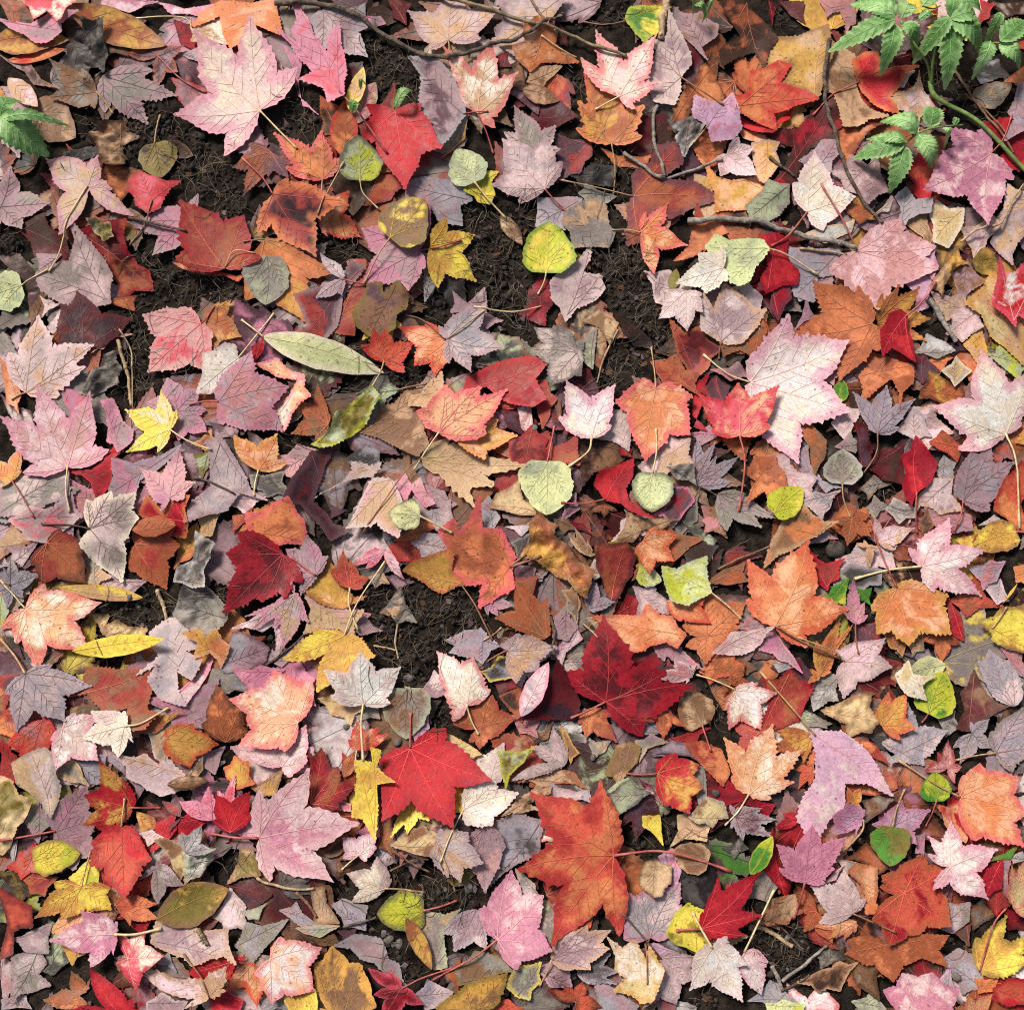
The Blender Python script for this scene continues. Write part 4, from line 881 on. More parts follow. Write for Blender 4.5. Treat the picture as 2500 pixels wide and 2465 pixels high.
p 4 violet/pinkpur/violet 1080,1580 1190,1550 1200,1620 1130,1690
p 3 grey/mauve/grey 700,1500 850,1480 860,1550 760,1560
''',
    'K': '''
m 8 dred/crim/crim 760,1450 500,1250 740,870 1160,1250 1360,1330 1010,1680 d.66 s 640,1510;530,1560 | large deep maroon maple leaf with glossy star shape and red stem
p 6 dred/dpurple/dred 440,1200 500,1260 570,1390 590,1460 560,1550 440,1570 300,1570 200,1560 330,1400 | dark maroon glossy leaf beside a folded pale pink leaf edge
e 8 palepink/lilac/pink 195,1550 380,1185 .36 k.2 | narrow folded pale pink leaf underside beside the deep maroon maple leaf
p 5 rust/dbrown/rust 95,1420 330,1300 300,1400 200,1540 150,1500
p 7 peach/orange/redorange 710,895 870,870 990,870 1050,820 1200,880 1250,950 1280,1000 1230,1070 1060,1080 1010,1110 900,1120 830,1080 810,970 | salmon peach folded leaf overlapping the deep maroon maple leaf
p 7 rust/gold/brown 260,280 310,225 410,300 420,350 500,410 560,500 670,590 660,650 610,740 560,720 500,650 360,560 220,480 250,400 s 130,560;330,490 k.8 | leathery golden brown curled leaf with torn edges
m 7 orange/peach/redorange 1010,380 950,470 1055,600 1220,510 1250,340 1100,280 d.75 | small bright orange maple leaf above the square green leaf
p 7 palegreen/ygreen/sage 1155,560 1350,505 1420,500 1435,600 1455,715 1300,800 1200,770 1160,680 s 1455,715;1560,800;1670,900 x | squarish pale green leaf with grey specks and long pale stem
r 5 palegreen/ygreen/sage 975,590 1140,640 .8 x | small green speckled leaf half under an orange maple leaf
m 6 orange/peach/red 1180,770 1260,910 1470,930 1430,760 1300,770 d.8 | orange pointed leaf tucked under the squarish green leaf
m 5 orange/rust/rust 1440,1010 1280,940 1440,700 1700,790 1650,960 1430,1200 1300,1080 d.8 | broad tawny orange maple leaf beside the squarish green leaf's stem
m 5 rust/brown/rust 370,1020 230,1000 20,890 150,650 370,760 390,950 d.7 | reddish brown two lobed leaf beside golden brown curled leaf
m 6 pmauve/tan/lilac 105,1110 60,1060 170,995 440,1090 310,1260 200,1350 d.85 | pale grey tan maple leaf beside a folded pale pink leaf edge
p 5 dullred/rust/dpurple 720,420 900,400 960,470 940,600 870,720 800,780 740,640 700,540 | dark red and orange leaf under the small bright orange leaf
m 5 lilac/mauve/lilac 640,830 630,720 700,650 830,785 690,855 | small bluish mauve leaf between golden brown leaf and dark red leaf
p 4 brown/tan/brown 840,380 920,200 1050,230 1190,240 1130,300 1010,300 940,380 | tan brown leaf above the small bright orange leaf
p 4 rust/brown/rust 1180,300 1370,370 1230,470 1180,400
m 4 tan/brown/tan 640,480 510,330 550,290 640,380 690,470
p 4 brown/rust/brown 1460,650 1560,560 1680,530 1700,640 1560,670 | brown folded leaf beside the broad tawny orange leaf
p 5 palepink/dustypink/palepink 1490,1120 1600,990 1750,970 1880,950 1800,1060 1740,1110 1600,1140 | smooth rose beige leaf under an orange maple leaf base
m 6 cream/white/red 1630,1370 1560,1510 1590,1640 1800,1640 1905,1390 1780,1320 1660,1330 d.7 s 1500,1310;1370,1265 x | cream leaf with vivid red patches and pale stem
m 5 dullpink/mauve/palepink 1330,1290 1100,1270 1220,1160 1370,1200 1300,1330
r 5 brown/tan/brown 1410,1610 1290,1370 1.0 s 1430,1680;1460,1780 | plain brown round leaf beside the deep maroon maple leaf
m 5 rust/orange/dullred 640,1500 580,1600 630,1700 840,1720 800,1540 | rust orange leaf poking out below the deep maroon maple leaf
m 5 rust/orange/dullred 1150,1480 1000,1580 1140,1700 1300,1620 1200,1530 | rust leaf under the tip of the deep maroon maple leaf
m 4 dullred/rust/dullred 1780,1660 1600,1580 1640,1800 1820,1700 1900,1600
m 5 mauve/pinkred/mauve 1080,1000 1250,1050 1420,1240 1160,1180
p 4 mauve/grey/mauve 430,900 500,830 550,950 500,1020 430,1000
p 4 pmauve/pinkpur/mauve 440,1100 500,1030 560,1000 580,1040 500,1110 470,1190
p 3 pmauve/grey/tan 470,1190 560,1140 620,1130 640,1180 600,1230 500,1240
p 4 brown/grey/tan 490,730 560,690 580,800 560,890 510,830
p 4 crim/dullred/dred 860,850 920,750 1010,770 1000,870
p 5 pmauve/palepink/mauve 985,700 1080,680 1150,760 1160,830 1000,850
p 4 rust/orange/redorange 1430,1240 1500,1150 1600,1150 1650,1210 1600,1260 1480,1300 
m 4 rust/orange/rust 1600,1330 1540,1400 1600,1250 1690,1180 1720,1310
p 4 dullpink/mauve/dullpink 1650,950 1720,900 1830,920 1770,990
p 3 dgrey/sage/dgrey 1310,270 1400,300 1480,370 1460,460 1430,380 1350,330 k.6
p 3 dgrey/dbrown/dgrey 1300,440 1400,390 1480,420 1440,500 1330,500
p 3 brown/dullpink/brown 1430,240 1500,160 1550,200 1540,310 1440,300
p 3 dgrey/brown/dgrey 500,250 420,240 480,320 540,300
p 3 brown/rust/dbrown 540,430 640,500 690,390 710,470 640,560
p 3 dmauve/lilac/mauve 150,540 250,560 310,620 240,640 150,620
p 4 pmauve/cream/pmauve 640,580 690,520 770,580 690,620
p 3 brown/tan/grey 650,900 720,890 780,930 720,980
p 3 crim/dullred/crim 1200,1700 1350,1650 1430,1640 1350,1730 1250,1740
p 3 grey/tan/grey 670,1740 780,1720 750,1780 690,1820
p 3 grey/mauve/tan 980,1720 1060,1680 1140,1720 1040,1760 1000,1820
p 3 lilac/dmauve/lilac 1110,1800 1200,1730 1280,1740 1220,1790
p 3 brown/rust/gold 470,1640 510,1670 570,1780 530,1830
p 3 dbrown/brown/dbrown 280,1680 400,1600 370,1690 300,1720
p 3 dred/dpurple/dred 0,300 120,300 200,360 100,420
p 3 dgrey/brown/grey 150,400 250,350 240,420 180,480
p 4 dullpink/crim/dullpink 160,1560 300,1590 290,1670 200,1650
''',
    'L': '''
m 8 orange/peach/redorange 250,945 60,770 70,500 475,365 750,830 480,1080 d.66 s 450,1060;700,1160 | very large orange maple leaf with scarlet tip, beside a pink white leaf
p 6 brown/orange/tan 200,530 230,380 300,250 440,160 500,210 640,260 540,340 400,420 280,470 | brown orange leaf behind the very large orange maple leaf
p 4 dullred/crim/red 490,440 600,520 720,500 690,620 610,690 550,650 540,560 | dull red leaf edge under the very large orange maple leaf
m 8 palepink/white/pink 1240,545 1150,420 1410,225 1640,445 1645,745 1330,720 d.55 s 1020,570;800,625 | pink white star-shaped maple leaf with a long white stem
r 7 gold/yellow/brown 1880,310 1560,420 .62 s 1990,330 x | mustard yellow oval leaf with dark specks beside pink white leaf
m 7 orange/peach/gold 1080,690 900,830 930,1000 1150,1080 1440,1000 1420,730 1130,640 d.85 s 980,500;890,240 | broad orange leaf with folded lobes and very long thin stem
m 6 pink/dustypink/pinkpur 800,930 710,800 780,615 870,780 890,870 s 820,1130 | small rose pink pointed leaf between two orange leaves
p 5 green/ygreen/green 620,750 660,690 740,650 720,780 640,790
p 5 green/ygreen/green 830,700 900,700 900,780 850,760
m 4 rust/gold/orange 560,1280 490,1230 470,1330 640,1250 680,1100 800,920 700,880 540,1040 | tawny orange leaf curling beneath the very large orange maple leaf
m 6 pmauve/palepink/mauve 725,1180 670,1100 1000,1020 1045,1220 710,1430 670,1290 d.8 s 640,1110;400,1020 | pale mauve leaf with folded top above a dry straw coloured leaf
r 7 ygreen/green/ygreen 1290,1530 1410,1250 .9 s 1260,1590 | fresh lime green oval leaf under a cream speckled leaf
p 8 cream/straw/cream 1065,1270 1150,1190 1180,1260 1320,1280 1240,1340 1260,1430 1150,1410 1090,1350 | pale cream yellow torn leaf lying on the lime green leaf
e 6 palegreen/sage/palegreen 1420,1200 1150,1260 .6 | pale green oval leaf above the lime green leaf
m 6 orange/gold/redorange 960,1610 910,1520 1010,1380 1140,1390 1190,1630 1080,1700 d.75 | small bright orange maple leaf beside the dry straw coloured leaf
p 6 straw/tan/brown 580,1510 700,1450 780,1410 880,1410 920,1580 880,1650 750,1670 720,1600 620,1550 k.7 | dry straw coloured crumpled leaf beside small bright orange leaf
m 5 lilac/pmauve/lilac 1100,1790 960,1720 1150,1450 1420,1640 1240,1870 1000,1850 d.75 | slate lilac leaf with blue tip under the small bright orange leaf
m 6 pmauve/lilac/grey 1730,1790 1680,1650 1905,1470 2010,1750 1850,1920 d.85 s 1480,1840 | pale grey mauve broad leaf with dark branching veins
m 5 lilac/pmauve/lilac 1840,1480 1690,1370 1630,1180 1700,1095 1830,1170 1905,1380 d.9 | mauve grey oval toothed leaf at the edge of a dark brown leaf
p 4 dred/brown/dbrown 1530,1390 1610,1260 1690,1400 1790,1480 1680,1560 1560,1640 1500,1620 | dark reddish brown leaf beside the lime green leaf
m 5 lilac/grey/lilac 1580,1660 1570,1580 1690,1560 1700,1760 1500,1870 1460,1760 | bluish grey mauve leaf below dark reddish brown leaf
p 6 gold/yellow/brown 1640,920 1760,830 1905,810 1960,850 1960,1110 1820,1100 1720,1040 s 1700,960;1790,820 x | large yellow brown blotched leaf with looping stem
m 4 rust/orange/dullred 1400,1000 1260,1040 1400,1190 1520,1060 | brick orange leaf under the broad orange folded leaf
m 4 rust/brown/rust 770,230 640,250 740,410 900,350 890,200 780,150 | rust brown ragged leaf on dark soil
m 5 palepink/tan/dustypink 950,390 920,230 1200,285 1050,440 | rose tan leaf with pointed tip beside rust brown ragged leaf
m 6 tan/peach/tan 870,420 800,390 850,370 940,430 900,550 | tiny peach tan star leaf
p 4 pmauve/palepink/pmauve 730,500 830,420 1020,430 1020,540 900,550 760,560
p 4 dgrey/sage/lilac 700,590 780,550 930,580 930,650 850,680 700,660
p 3 mauve/dullpink/mauve 1310,170 1400,150 1540,210 1550,280 1450,300 1330,250
p 4 lilac/dullpink/violet 1560,560 1700,510 1790,520 1740,640 1650,690 1590,610 | dusky violet leaf under the mustard yellow leaf
p 4 rust/redorange/dullred 1490,770 1600,650 1730,800 1560,850
p 4 crim/red/dullred 1430,740 1500,860 1520,1000 1430,980
p 4 pmauve/lilac/palepink 1680,690 1770,650 1800,760 1740,780
p 4 dullpink/mauve/dullpink 1810,1110 1905,1090 1960,1300 1850,1220
p 4 pinkpur/mauve/pink 190,1100 260,1000 320,1080 400,1220 290,1160
p 4 dullred/rust/crim 220,1340 350,1290 470,1360 400,1540 310,1590 210,1590
p 3 dmauve/dred/dmauve 280,1230 420,1180 490,1250 480,1330 350,1280
p 3 grey/lgrey/grey 500,1350 600,1280 670,1300 660,1420 540,1470
p 3 grey/dgrey/grey 1380,1560 1470,1530 1490,1610 1420,1660
p 3 grey/sage/grey 420,1510 520,1540 580,1610 480,1600
p 3 lilac/mauve/dmauve 1160,1130 1300,1110 1340,1180 1240,1170
p 4 brown/tan/grey 1170,1060 1230,980 1270,1000 1260,1090 1200,1120
p 3 lgrey/lilac/grey 250,1190 350,1160 370,1210 290,1240
p 4 rust/brown/gold 1010,990 1090,930 1150,1000 1110,1110 1050,1070
p 3 mauve/pmauve/mauve 500,390 600,320 660,360 580,380
p 3 dullpink/pmauve/dullpink 0,900 120,920 150,980 60,980
p 3 dullred/dmauve/dullred 810,930 930,940 960,1030 820,1050
p 3 dgrey/grey/dgrey 900,1680 1020,1700 1080,1780 950,1750
p 4 gold/yellow/gold 1770,810 1860,680 1810,760
p 3 orange/gold/orange 1870,560 1930,550 1930,650 1880,640
''',
    'M': '''
p 4 dullred/crim/red -20,110 60,140 110,220 120,390 60,390 0,350 | dull crimson leaf above a folded khaki leaf
p 6 straw/olive/tan 0,370 80,385 140,470 210,510 180,620 90,760 20,860 -20,860 k.8 | folded khaki tan leaf with a cupped edge
p 6 pmauve/tan/grey 110,270 220,190 320,170 400,240 390,330 415,430 390,530 335,600 280,540 190,450 130,400 | pale grey tan toothed leaf with dark midrib beside a mauve leaf
p 5 tan/grey/tan 395,340 460,220 520,290 560,390 470,380
m 5 mauve/pinkpur/mauve 355,720 315,600 590,410 640,640 610,880 480,980 380,1000 d.9 s 180,750;0,780 | large dusky mauve leaf with red veins and a red stem
m 7 red/gold/crim 860,565 890,500 680,240 570,480 555,680 770,690 860,600 d.75 s 1050,568 x | red leaf with scorched yellow brown patches and a short stem
m 8 redorange/red/crim 800,690 600,800 600,940 840,1170 1020,900 830,680 640,690 d.85 s 820,500 | large coral red maple leaf with pinched stem above yellow leaf
r 7 yellow/ygreen/brown 215,910 520,870 .75 x | yellow green leaf with brown spots and a torn notch
p 5 ygreen/yellow/ygreen 470,1030 540,950 600,910 630,1000 620,1050 520,1080
m 6 gold/yellow/rust 540,1090 350,1060 220,1300 400,1310 740,1240 740,1090 d.8 s 560,980;585,860 x | golden yellow leaf with rust brown splotches above a pink maple leaf
p 5 gold/peach/gold 350,1380 410,1280 560,1250 560,1400 400,1410
p 5 gold/tan/gold 390,1470 480,1460 550,1520 460,1590
m 8 pink/palepink/pinkpur 765,1400 600,1620 330,1440 540,1235 790,1310 760,1540 d.65 s 900,1400;1070,1365 | pale lilac pink star-shaped leaf with pale stem beside coral leaves
m 7 pinkred/cream/crim 850,1560 760,1600 930,1760 1105,1535 950,1390 770,1400 d.8 | cream pink leaf with crimson tips below lilac pink star leaf
m 6 redorange/orange/rust 760,1210 750,1130 860,1350 1060,1300 1040,1200 850,1120 d.7 | orange red split leaf beside an olive brown oval leaf
e 7 olive/gold/brown 1045,1300 1515,1100 .56 k.3 | olive brown oval leaf with serrated edge and pale midrib
m 5 grey/pmauve/mauve 1030,960 910,1040 1050,910 1240,1080 1040,1210 | grey mauve leaf above the olive brown oval leaf
p 5 straw/brown/tan 1060,800 1110,790 1220,830 1220,960 1180,1000 1130,900 k.5
m 6 lilac/lgrey/grey 1240,860 1210,720 1340,670 1400,830 1440,830 k.4 | upright silvery grey leaf beside bright pink leaves
p 6 sage/lgrey/tan 1220,870 1390,840 1400,910 1330,1010 1230,1070 1210,950 k1 | curled grey green leaf scrap below the silvery grey leaf
m 6 pinkred/pink/pink 1400,650 1180,520 1380,420 1450,600 | bright pink leaf behind a red upright leaf
m 6 pinkred/palepink/pink 1500,600 1430,450 1555,340 1550,500
m 7 red/crim/crim 1520,730 1410,650 1430,470 1660,450 1670,600 d.75 k.3 | deep red cupped leaf between two bright pink leaves
p 6 palepink/pink/pink 1530,740 1640,640 1700,740 1620,760
m 9 pink/palepink/palepink 1710,770 1780,1060 2220,1060 2400,655 2080,290 1730,440 d.6 s 1380,740 | large pale pink maple leaf with long lobes and a red stem beside the yellow leaf
m 5 dullred/crim/dmauve 1230,620 1060,520 1150,470 1190,600 1100,740
p 4 crim/red/crim 1040,680 1140,620 1150,700 1080,790 1020,820
p 4 red/crim/red 1150,680 1240,620 1350,650 1220,740
p 6 tan/pmauve/palepink 790,220 960,210 1050,270 1120,250 1160,290 1200,340 1110,390 1160,440 1060,480 980,450 850,360 k.4 | large smooth beige leaf with bent lobes and a water drop
e 7 brown/tan/dbrown 1110,410 1380,380 .35 k.5 | rolled brown leaf beside the large smooth beige leaf
p 5 brown/tan/grey 1250,350 1330,240 1330,310 1290,370
p 5 gold/orange/redorange 1480,300 1550,230 1640,260 1670,400 1560,440 1490,360 | orange brown leaf below the glowing peach leaf
p 5 pmauve/palepink/pink 1600,190 1900,170 2010,200 1980,300 1750,390 1650,350
p 4 lilac/dgrey/lilac 480,220 680,240 680,380 580,380
p 4 mauve/lilac/mauve 690,230 790,240 850,370 920,400 880,470 810,330
m 7 tan/palepink/tan 1400,1810 900,1590 1200,1700 1540,1580 1530,1750 1230,1890 d.7 s 1350,1690;1220,1530 | tan pink maple leaf with wide lobes over a red leaf
p 6 crim/rust/red 1300,1650 1370,1530 1430,1560 1575,1570 1500,1680 1370,1710
p 5 pmauve/mauve/tan 1020,1450 1060,1310 1350,1380 1500,1380 1560,1560 1400,1560 1280,1600 1110,1520 | pale mauve tan leaf below the olive brown oval leaf
m 6 orange/peach/red 1690,1580 1500,1780 1710,1890 1790,1700 1600,1570 | orange leaf under the glowing cream leaf with red rim
m 8 white/peach/pinkred 1800,1560 1700,1660 1810,1850 2090,1780 2140,1490 1870,1410 d.85 | glowing cream leaf with red rim beside large brown spotted leaf
p 5 redorange/dullred/dpurple -10,1100 100,1160 200,1230 190,1350 80,1400 70,1530 0,1560 | brick orange leaf beside golden yellow splotched leaf
m 8 red/crim/crim 820,1960 580,1620 880,1830 930,1905 500,1900 420,1930 d.7 | bright red leaf with a tall sharp point
m 5 rust/orange/brown 560,1880 260,1850 440,1660 580,1700 450,1820
p 4 pmauve/mauve/grey 60,1440 200,1380 310,1350 290,1530 150,1520 | grey mauve leaf beside brick orange leaf
p 4 pmauve/grey/mauve 80,1560 230,1520 280,1600 240,1680 290,1750 200,1800 60,1840 | pale grey mauve ragged leaf
p 4 dustypink/pmauve/dustypink 0,1600 80,1640 70,1740 0,1850
p 3 dgrey/sage/dgrey 310,1370 400,1450 430,1570 330,1650 270,1620
p 4 grey/lilac/grey 1570,1480 1640,1340 1730,1350 1890,1320 1800,1450 1670,1580 | dark crinkled grey leaf below black litter
p 4 lgrey/sage/grey 1610,1260 1740,1220 1700,1300 1650,1300
p 4 pmauve/palepink/grey 1440,1290 1520,1150 1600,1230 1620,1360 1500,1350
p 3 dred/dpurple/dbrown 1520,1100 1650,1060 1750,1150 1660,1240 1560,1200
p 4 tan/olive/brown 1530,1040 1590,870 1650,870 1690,1000 k.8
p 4 redorange/dullpink/red 50,960 120,860 220,810 240,990 130,1030 | pale coral leaf beside the yellow green notched leaf
p 4 dullred/rust/rust 150,1030 240,1000 320,1050 270,1130 200,1120
p 3 dbrown/olive/dbrown 0,1010 100,1020 180,1130 100,1180
p 4 mauve/grey/mauve 170,640 250,530 310,660 240,760
p 3 lilac/lgrey/lilac 30,850 90,800 70,920
p 4 pmauve/palepink/pmauve 930,740 1000,720 1060,760 980,800
p 3 rust/gold/brown 900,610 1000,640 1040,690 940,710
p 4 crim/red/pinkred 1400,1830 1500,1790 1580,1850 1560,1905 1420,1905
p 3 lilac/mauve/lilac 1040,1590 1110,1540 1150,1640
p 4 mauve/grey/pmauve 1000,1860 1080,1810 1200,1860 1180,1905 1000,1905
p 4 crim/redorange/crim 870,1350 990,1310 940,1440
p 4 lilac/pmauve/lilac 0,1860 120,1840 150,1905 0,1905
p 3 dmauve/dbrown/dmauve 130,640 260,760 150,850 90,830
p 5 tan/gold/brown 1680,430 1850,330 1800,470 1720,480
''',
    'N': '''
p 8 yellow/gold/yellow 745,260 840,250 850,180 885,190 875,290 970,380 880,410 880,530 855,740 780,640 720,610 740,400 k.4 | bright yellow narrow leaf with lit surface beside the large vivid red maple leaf
p 5 yellow/straw/gold 690,500 720,430 750,420 730,610 700,580
m 6 yellow/gold/yellow 1100,520 1000,600 960,760 1070,740 1220,650
p 5 gold/yellow/gold 1360,390 1460,400 1490,510 1440,570 1360,600
m 7 cream/white/pmauve 1445,575 1470,680 1640,680 1815,465 1660,385 1480,390 d.88 s 1290,930 | small greyish white leaf with a tan stem touching the vivid red leaf
p 5 pmauve/cream/pmauve 1500,240 1690,180 1680,360 1620,390
m 6 mauve/dustypink/mauve 1590,690 1470,810 1500,990 1590,1140 1730,820 1640,690 d.9 | dusky rose mauve pointed leaf beside the orange red star leaf
m 7 pmauve/tan/mauve 1270,810 1220,890 1340,1030 1430,1060 1580,930 1480,720 1290,700 d.8 s 1350,990;1385,1140 | mauve tan leaf with folded edge and pinkish long stem
p 4 straw/brown/tan 980,810 1050,730 1180,690 1280,810 1220,880 1060,850 | dull straw brown leaf below bright yellow leaf scraps
p 4 olive/yellow/brown 1360,1050 1440,990 1510,1000 1460,1080 1390,1085
m 7 palepink/white/pink 745,880 640,900 640,760 870,720 870,830 800,920 d.85 s 630,980 | small pale pink oval leaf with a pink rim
m 7 pmauve/cream/mauve 925,1105 690,1195 660,1000 870,885 965,1040 d.68 s 1050,1115;1185,1140 | small pale mauve maple leaf with a tan stem on gritty soil
r 7 ygreen/olive/dgrey 1180,1255 865,1275 .88 s 1290,1230;1400,1195 x | lime yellow round leaf heavily spotted black on gritty soil
e 7 rust/gold/brown 1065,1290 1235,1645 .3 k.4 | narrow orange brown leaf overlapping the black spotted lime leaf
p 5 grey/tan/sage 1130,1480 1180,1280 1400,1270 1310,1420 1320,1620 1250,1640 1200,1570 | dull grey leaf with green tinge beside narrow orange brown leaf
m 6 mauve/pmauve/lilac 1530,1250 1300,1410 1380,1530 1600,1510 1600,1380 d.85 | dusty mauve grey leaf under the pink star maple leaf
m 8 pink/palepink/pinkpur 1670,1440 1545,1240 1765,980 1980,1150 2040,1510 1800,1630 d.78 s 1500,1570;1230,1725 | bright pink maple leaf with pale centre and long tan stem
p 5 mauve/grey/lilac 660,1500 740,1450 880,1480 980,1620 1030,1760 940,1690 780,1580
m 7 crim/dred/pinkred 1030,1770 810,1630 940,1640 1190,1890 900,1990 850,1800 s 1170,1700;1370,1640 | crimson leaf with a pink lobe and thin red stem
m 6 brown/gold/gold 640,1990 450,1600 570,1480 760,1600 870,1880 600,2060 430,1900 d.95 x | large brown gold leaf with black spots and a yellow patch
r 6 yellow/gold/yellow 300,1760 470,1930 .9 x | bright yellow leaf dotted black under cream and red leaf
m 6 gold/brown/olive 1500,1920 1250,1905 1460,1740 1740,1650 1690,1860 d.9 x | olive gold blotchy leaf under the pink maple leaf's stem
p 5 brown/grey/olive 1400,1640 1520,1530 1680,1560 1750,1640 1600,1720 1420,1740 | brown grey mottled leaf above the olive gold leaf
p 5 pmauve/lilac/pmauve 1140,1830 1210,1750 1335,1810 1270,1900 1200,1905
m 5 crim/rust/dred 430,540 380,560 440,340 400,170 500,160 620,300 730,420 620,560 d.85 | dark red leaf with rusty ridge behind the large pale pink leaf
p 6 pink/redorange/palepink 530,460 670,540 670,570 560,570
e 5 rust/orange/brown 650,360 720,190 .5
p 4 rust/brown/dbrown 870,700 960,650 980,760 970,860 890,810
p 4 dbrown/rust/brown 450,840 610,780 740,680 600,870 550,880
p 4 lilac/grey/lilac 600,1230 650,1200 770,1240 760,1360 660,1340
p 4 tan/grey/brown 450,1130 500,1130 580,1310 470,1340 k.6
p 4 lgrey/sage/tan 360,1370 580,1360 480,1420 400,1400 k.5
p 4 lilac/mauve/grey 250,1260 330,1220 440,1330 380,1350
p 3 dbrown/brown/dbrown 620,950 740,920 860,960 700,990 620,1020
p 4 olive/brown/dbrown 440,1440 570,1420 610,1490 500,1480
p 3 dmauve/brown/dmauve 620,1400 720,1380 700,1460 650,1480
p 4 rust/dullred/rust 1340,1690 1410,1600 1400,1770
p 4 mauve/dmauve/dullpink 1180,700 1300,680 1280,720
p 4 pink/palepink/pink 750,720 830,660 870,600 870,740
p 3 grey/lilac/grey 120,1860 280,1800 300,1905 140,1905
''',
    'O': '''
m 9 redorange/orange/crim 810,875 870,740 720,370 250,450 170,975 395,1480 850,1420 d.6 s 1100,845;1350,900;1600,990 | very large flame orange red maple leaf with a long arched pink stem
p 4 lilac/dgrey/mauve 20,670 180,600 330,660 310,860 180,940 90,1000 0,1060 -10,800 | dark lilac grey leaf with black veins under the flame orange leaf
p 6 olive/sage/ygreen 50,200 200,190 270,170 220,260 120,350 90,490 60,330 k.6 | twisted yellow green leaf beside pale mauve grey maple leaf
m 5 pmauve/mauve/grey 490,285 260,150 410,20 515,160 480,290 200,390 130,390 | pale mauve grey maple leaf beside a twisted yellow green leaf
p 6 tan/brown/tan 80,610 180,500 300,420 390,430 380,470 250,540 340,580 200,600 k.9 | rolled tan leaf behind the flame orange leaf's tip
p 4 brown/tan/rust 290,380 440,320 540,350 590,420 480,400 350,440 k.5
p 4 pmauve/lilac/mauve 370,490 420,420 510,450 620,460 640,520 520,510
p 5 brown/tan/olive 770,340 840,150 930,130 980,160 970,250 900,330 850,400 k.4 | dried tan brown curled leaf hanging above a folded green grey leaf
p 6 grey/sage/dgrey 780,480 860,400 920,380 1040,460 960,540 840,600 k.4 | folded dark green grey leaf with pale green edge
p 7 sage/palegreen/sage 785,470 850,400 910,378 1035,455 1000,460 900,400 830,460
m 7 red/gold/crim 1100,335 1110,240 1220,195 1380,270 1400,430 1310,600 1150,550 d.85 s 900,335 x | yellow hearted red rimmed leaf with short side stem
m 5 dpurple/dmauve/dred 1000,480 840,590 860,700 960,790 1130,640 1060,470 | dark purple leaf under a small yellow curled leaf
p 7 yellow/gold/yellow 1005,620 1110,615 1135,800 1080,740 1005,680 k.4 | small curled bright yellow leaf on dark soil
p 5 cream/palepink/red 230,690 350,690 440,740 420,780 330,790 310,850 260,770
m 7 peach/cream/orange 1710,470 1590,360 1540,90 1870,0 2060,170 2010,390 1860,500 d.62 s 1640,580;1555,680 | large pale peach maple leaf with a small burn hole
p 5 crim/dred/crim 1500,560 1570,400 1700,460 1830,540 1790,600 1650,520
m 5 mauve/dmauve/lilac 1620,620 1580,540 1800,560 1900,640 1850,750 1670,780 1590,700 | dusky mauve leaf in shade beside pale peach maple leaf
p 5 dullred/orange/rust 1300,140 1400,120 1530,180 1580,330 1530,400 1440,320 | brownish red leaf beside pale peach maple leaf
p 4 grey/lilac/grey 1330,380 1400,310 1420,500 1390,530
p 5 straw/brown/grey 1320,620 1430,490 1540,530 1560,620 1460,680 1370,660 | mottled straw brown leaf above a tan round leaf
p 5 tan/brown/straw 1230,790 1260,640 1310,620 1420,690 1400,760 1290,760 k.7
r 6 tan/brown/tan 1440,920 1200,850 .85 | tan round leaf with fine ribs beneath the arched pink stem
p 6 brown/tan/dbrown 990,1010 1030,930 1100,905 1190,960 1190,1050 1130,1140 1080,1150 1000,1090 k.4 | crinkled brown round scrap on lilac leaf
m 6 lilac/pmauve/pinkpur 1060,1430 880,1440 855,1090 1000,1120 1260,1060 1290,1240 1170,1440 d.85 s 1030,1520 | lilac grey maple leaf with red veins under a crinkled brown scrap
p 5 pink/violet/pink 1140,910 1200,870 1250,980 1240,1070 1190,1050
p 6 yellow/olive/ygreen 1230,1260 1310,1205 1420,1260 1420,1380 1440,1480 1370,1520 1230,1470 1170,1400 x | dark grey leaf with bright yellow green marbling
p 5 dgrey/lilac/dgrey 1140,1440 1230,1270 1300,1290 1260,1400 1290,1520 1180,1480
m 8 red/crim/crim 1395,1370 1400,1250 1510,1020 1790,970 1800,1270 1690,1410 1460,1440 d.6 s 1230,1380 | pure bright red star-shaped maple leaf beside a green yellow leaf
m 9 cream/white/palepink 1465,1490 1400,1470 1320,1790 1680,1865 1700,1600 1560,1405 d.68 s 1390,1360;1340,1260 | large cream maple leaf with long lobes beside a pink edged leaf
m 8 palepink/white/pink 1690,1530 1660,1680 1815,1830 1860,1600 1800,1530 d.9 s 1780,1330;1890,1110 | pink edged white leaf with a tall thin stem
p 7 straw/cream/gold 790,1445 870,1490 940,1460 1030,1560 1050,1510 1140,1640 1130,1710 1070,1830 1000,1850 840,1770 880,1700 830,1640 s 1040,1740;1030,1470 | pale straw yellow leaf with brown flecks and brown stem
m 6 pmauve/palepink/mauve 1130,1570 1250,1530 1390,1570 1340,1730 1240,1890 1000,1900 1090,1760 d.85 s 1060,1480;870,1260 | pale mauve leaf with dark stem under the cream maple leaf
m 6 mauve/pmauve/tan 400,1575 420,1480 640,1350 800,1380 790,1500 660,1640 540,1640 d.9 s 320,1750 | dusty mauve leaf with pink hem beneath the flame orange leaf's tip
m 5 lilac/dgrey/lilac 570,1680 800,1540 860,1660 840,1740 700,1740
p 5 grey/sage/yellow 100,1750 160,1620 320,1600 320,1720 250,1830 170,1820 x | grey green leaf with bright yellow patches
p 5 mauve/dmauve/violet 330,1650 430,1590 500,1650 510,1740 400,1740
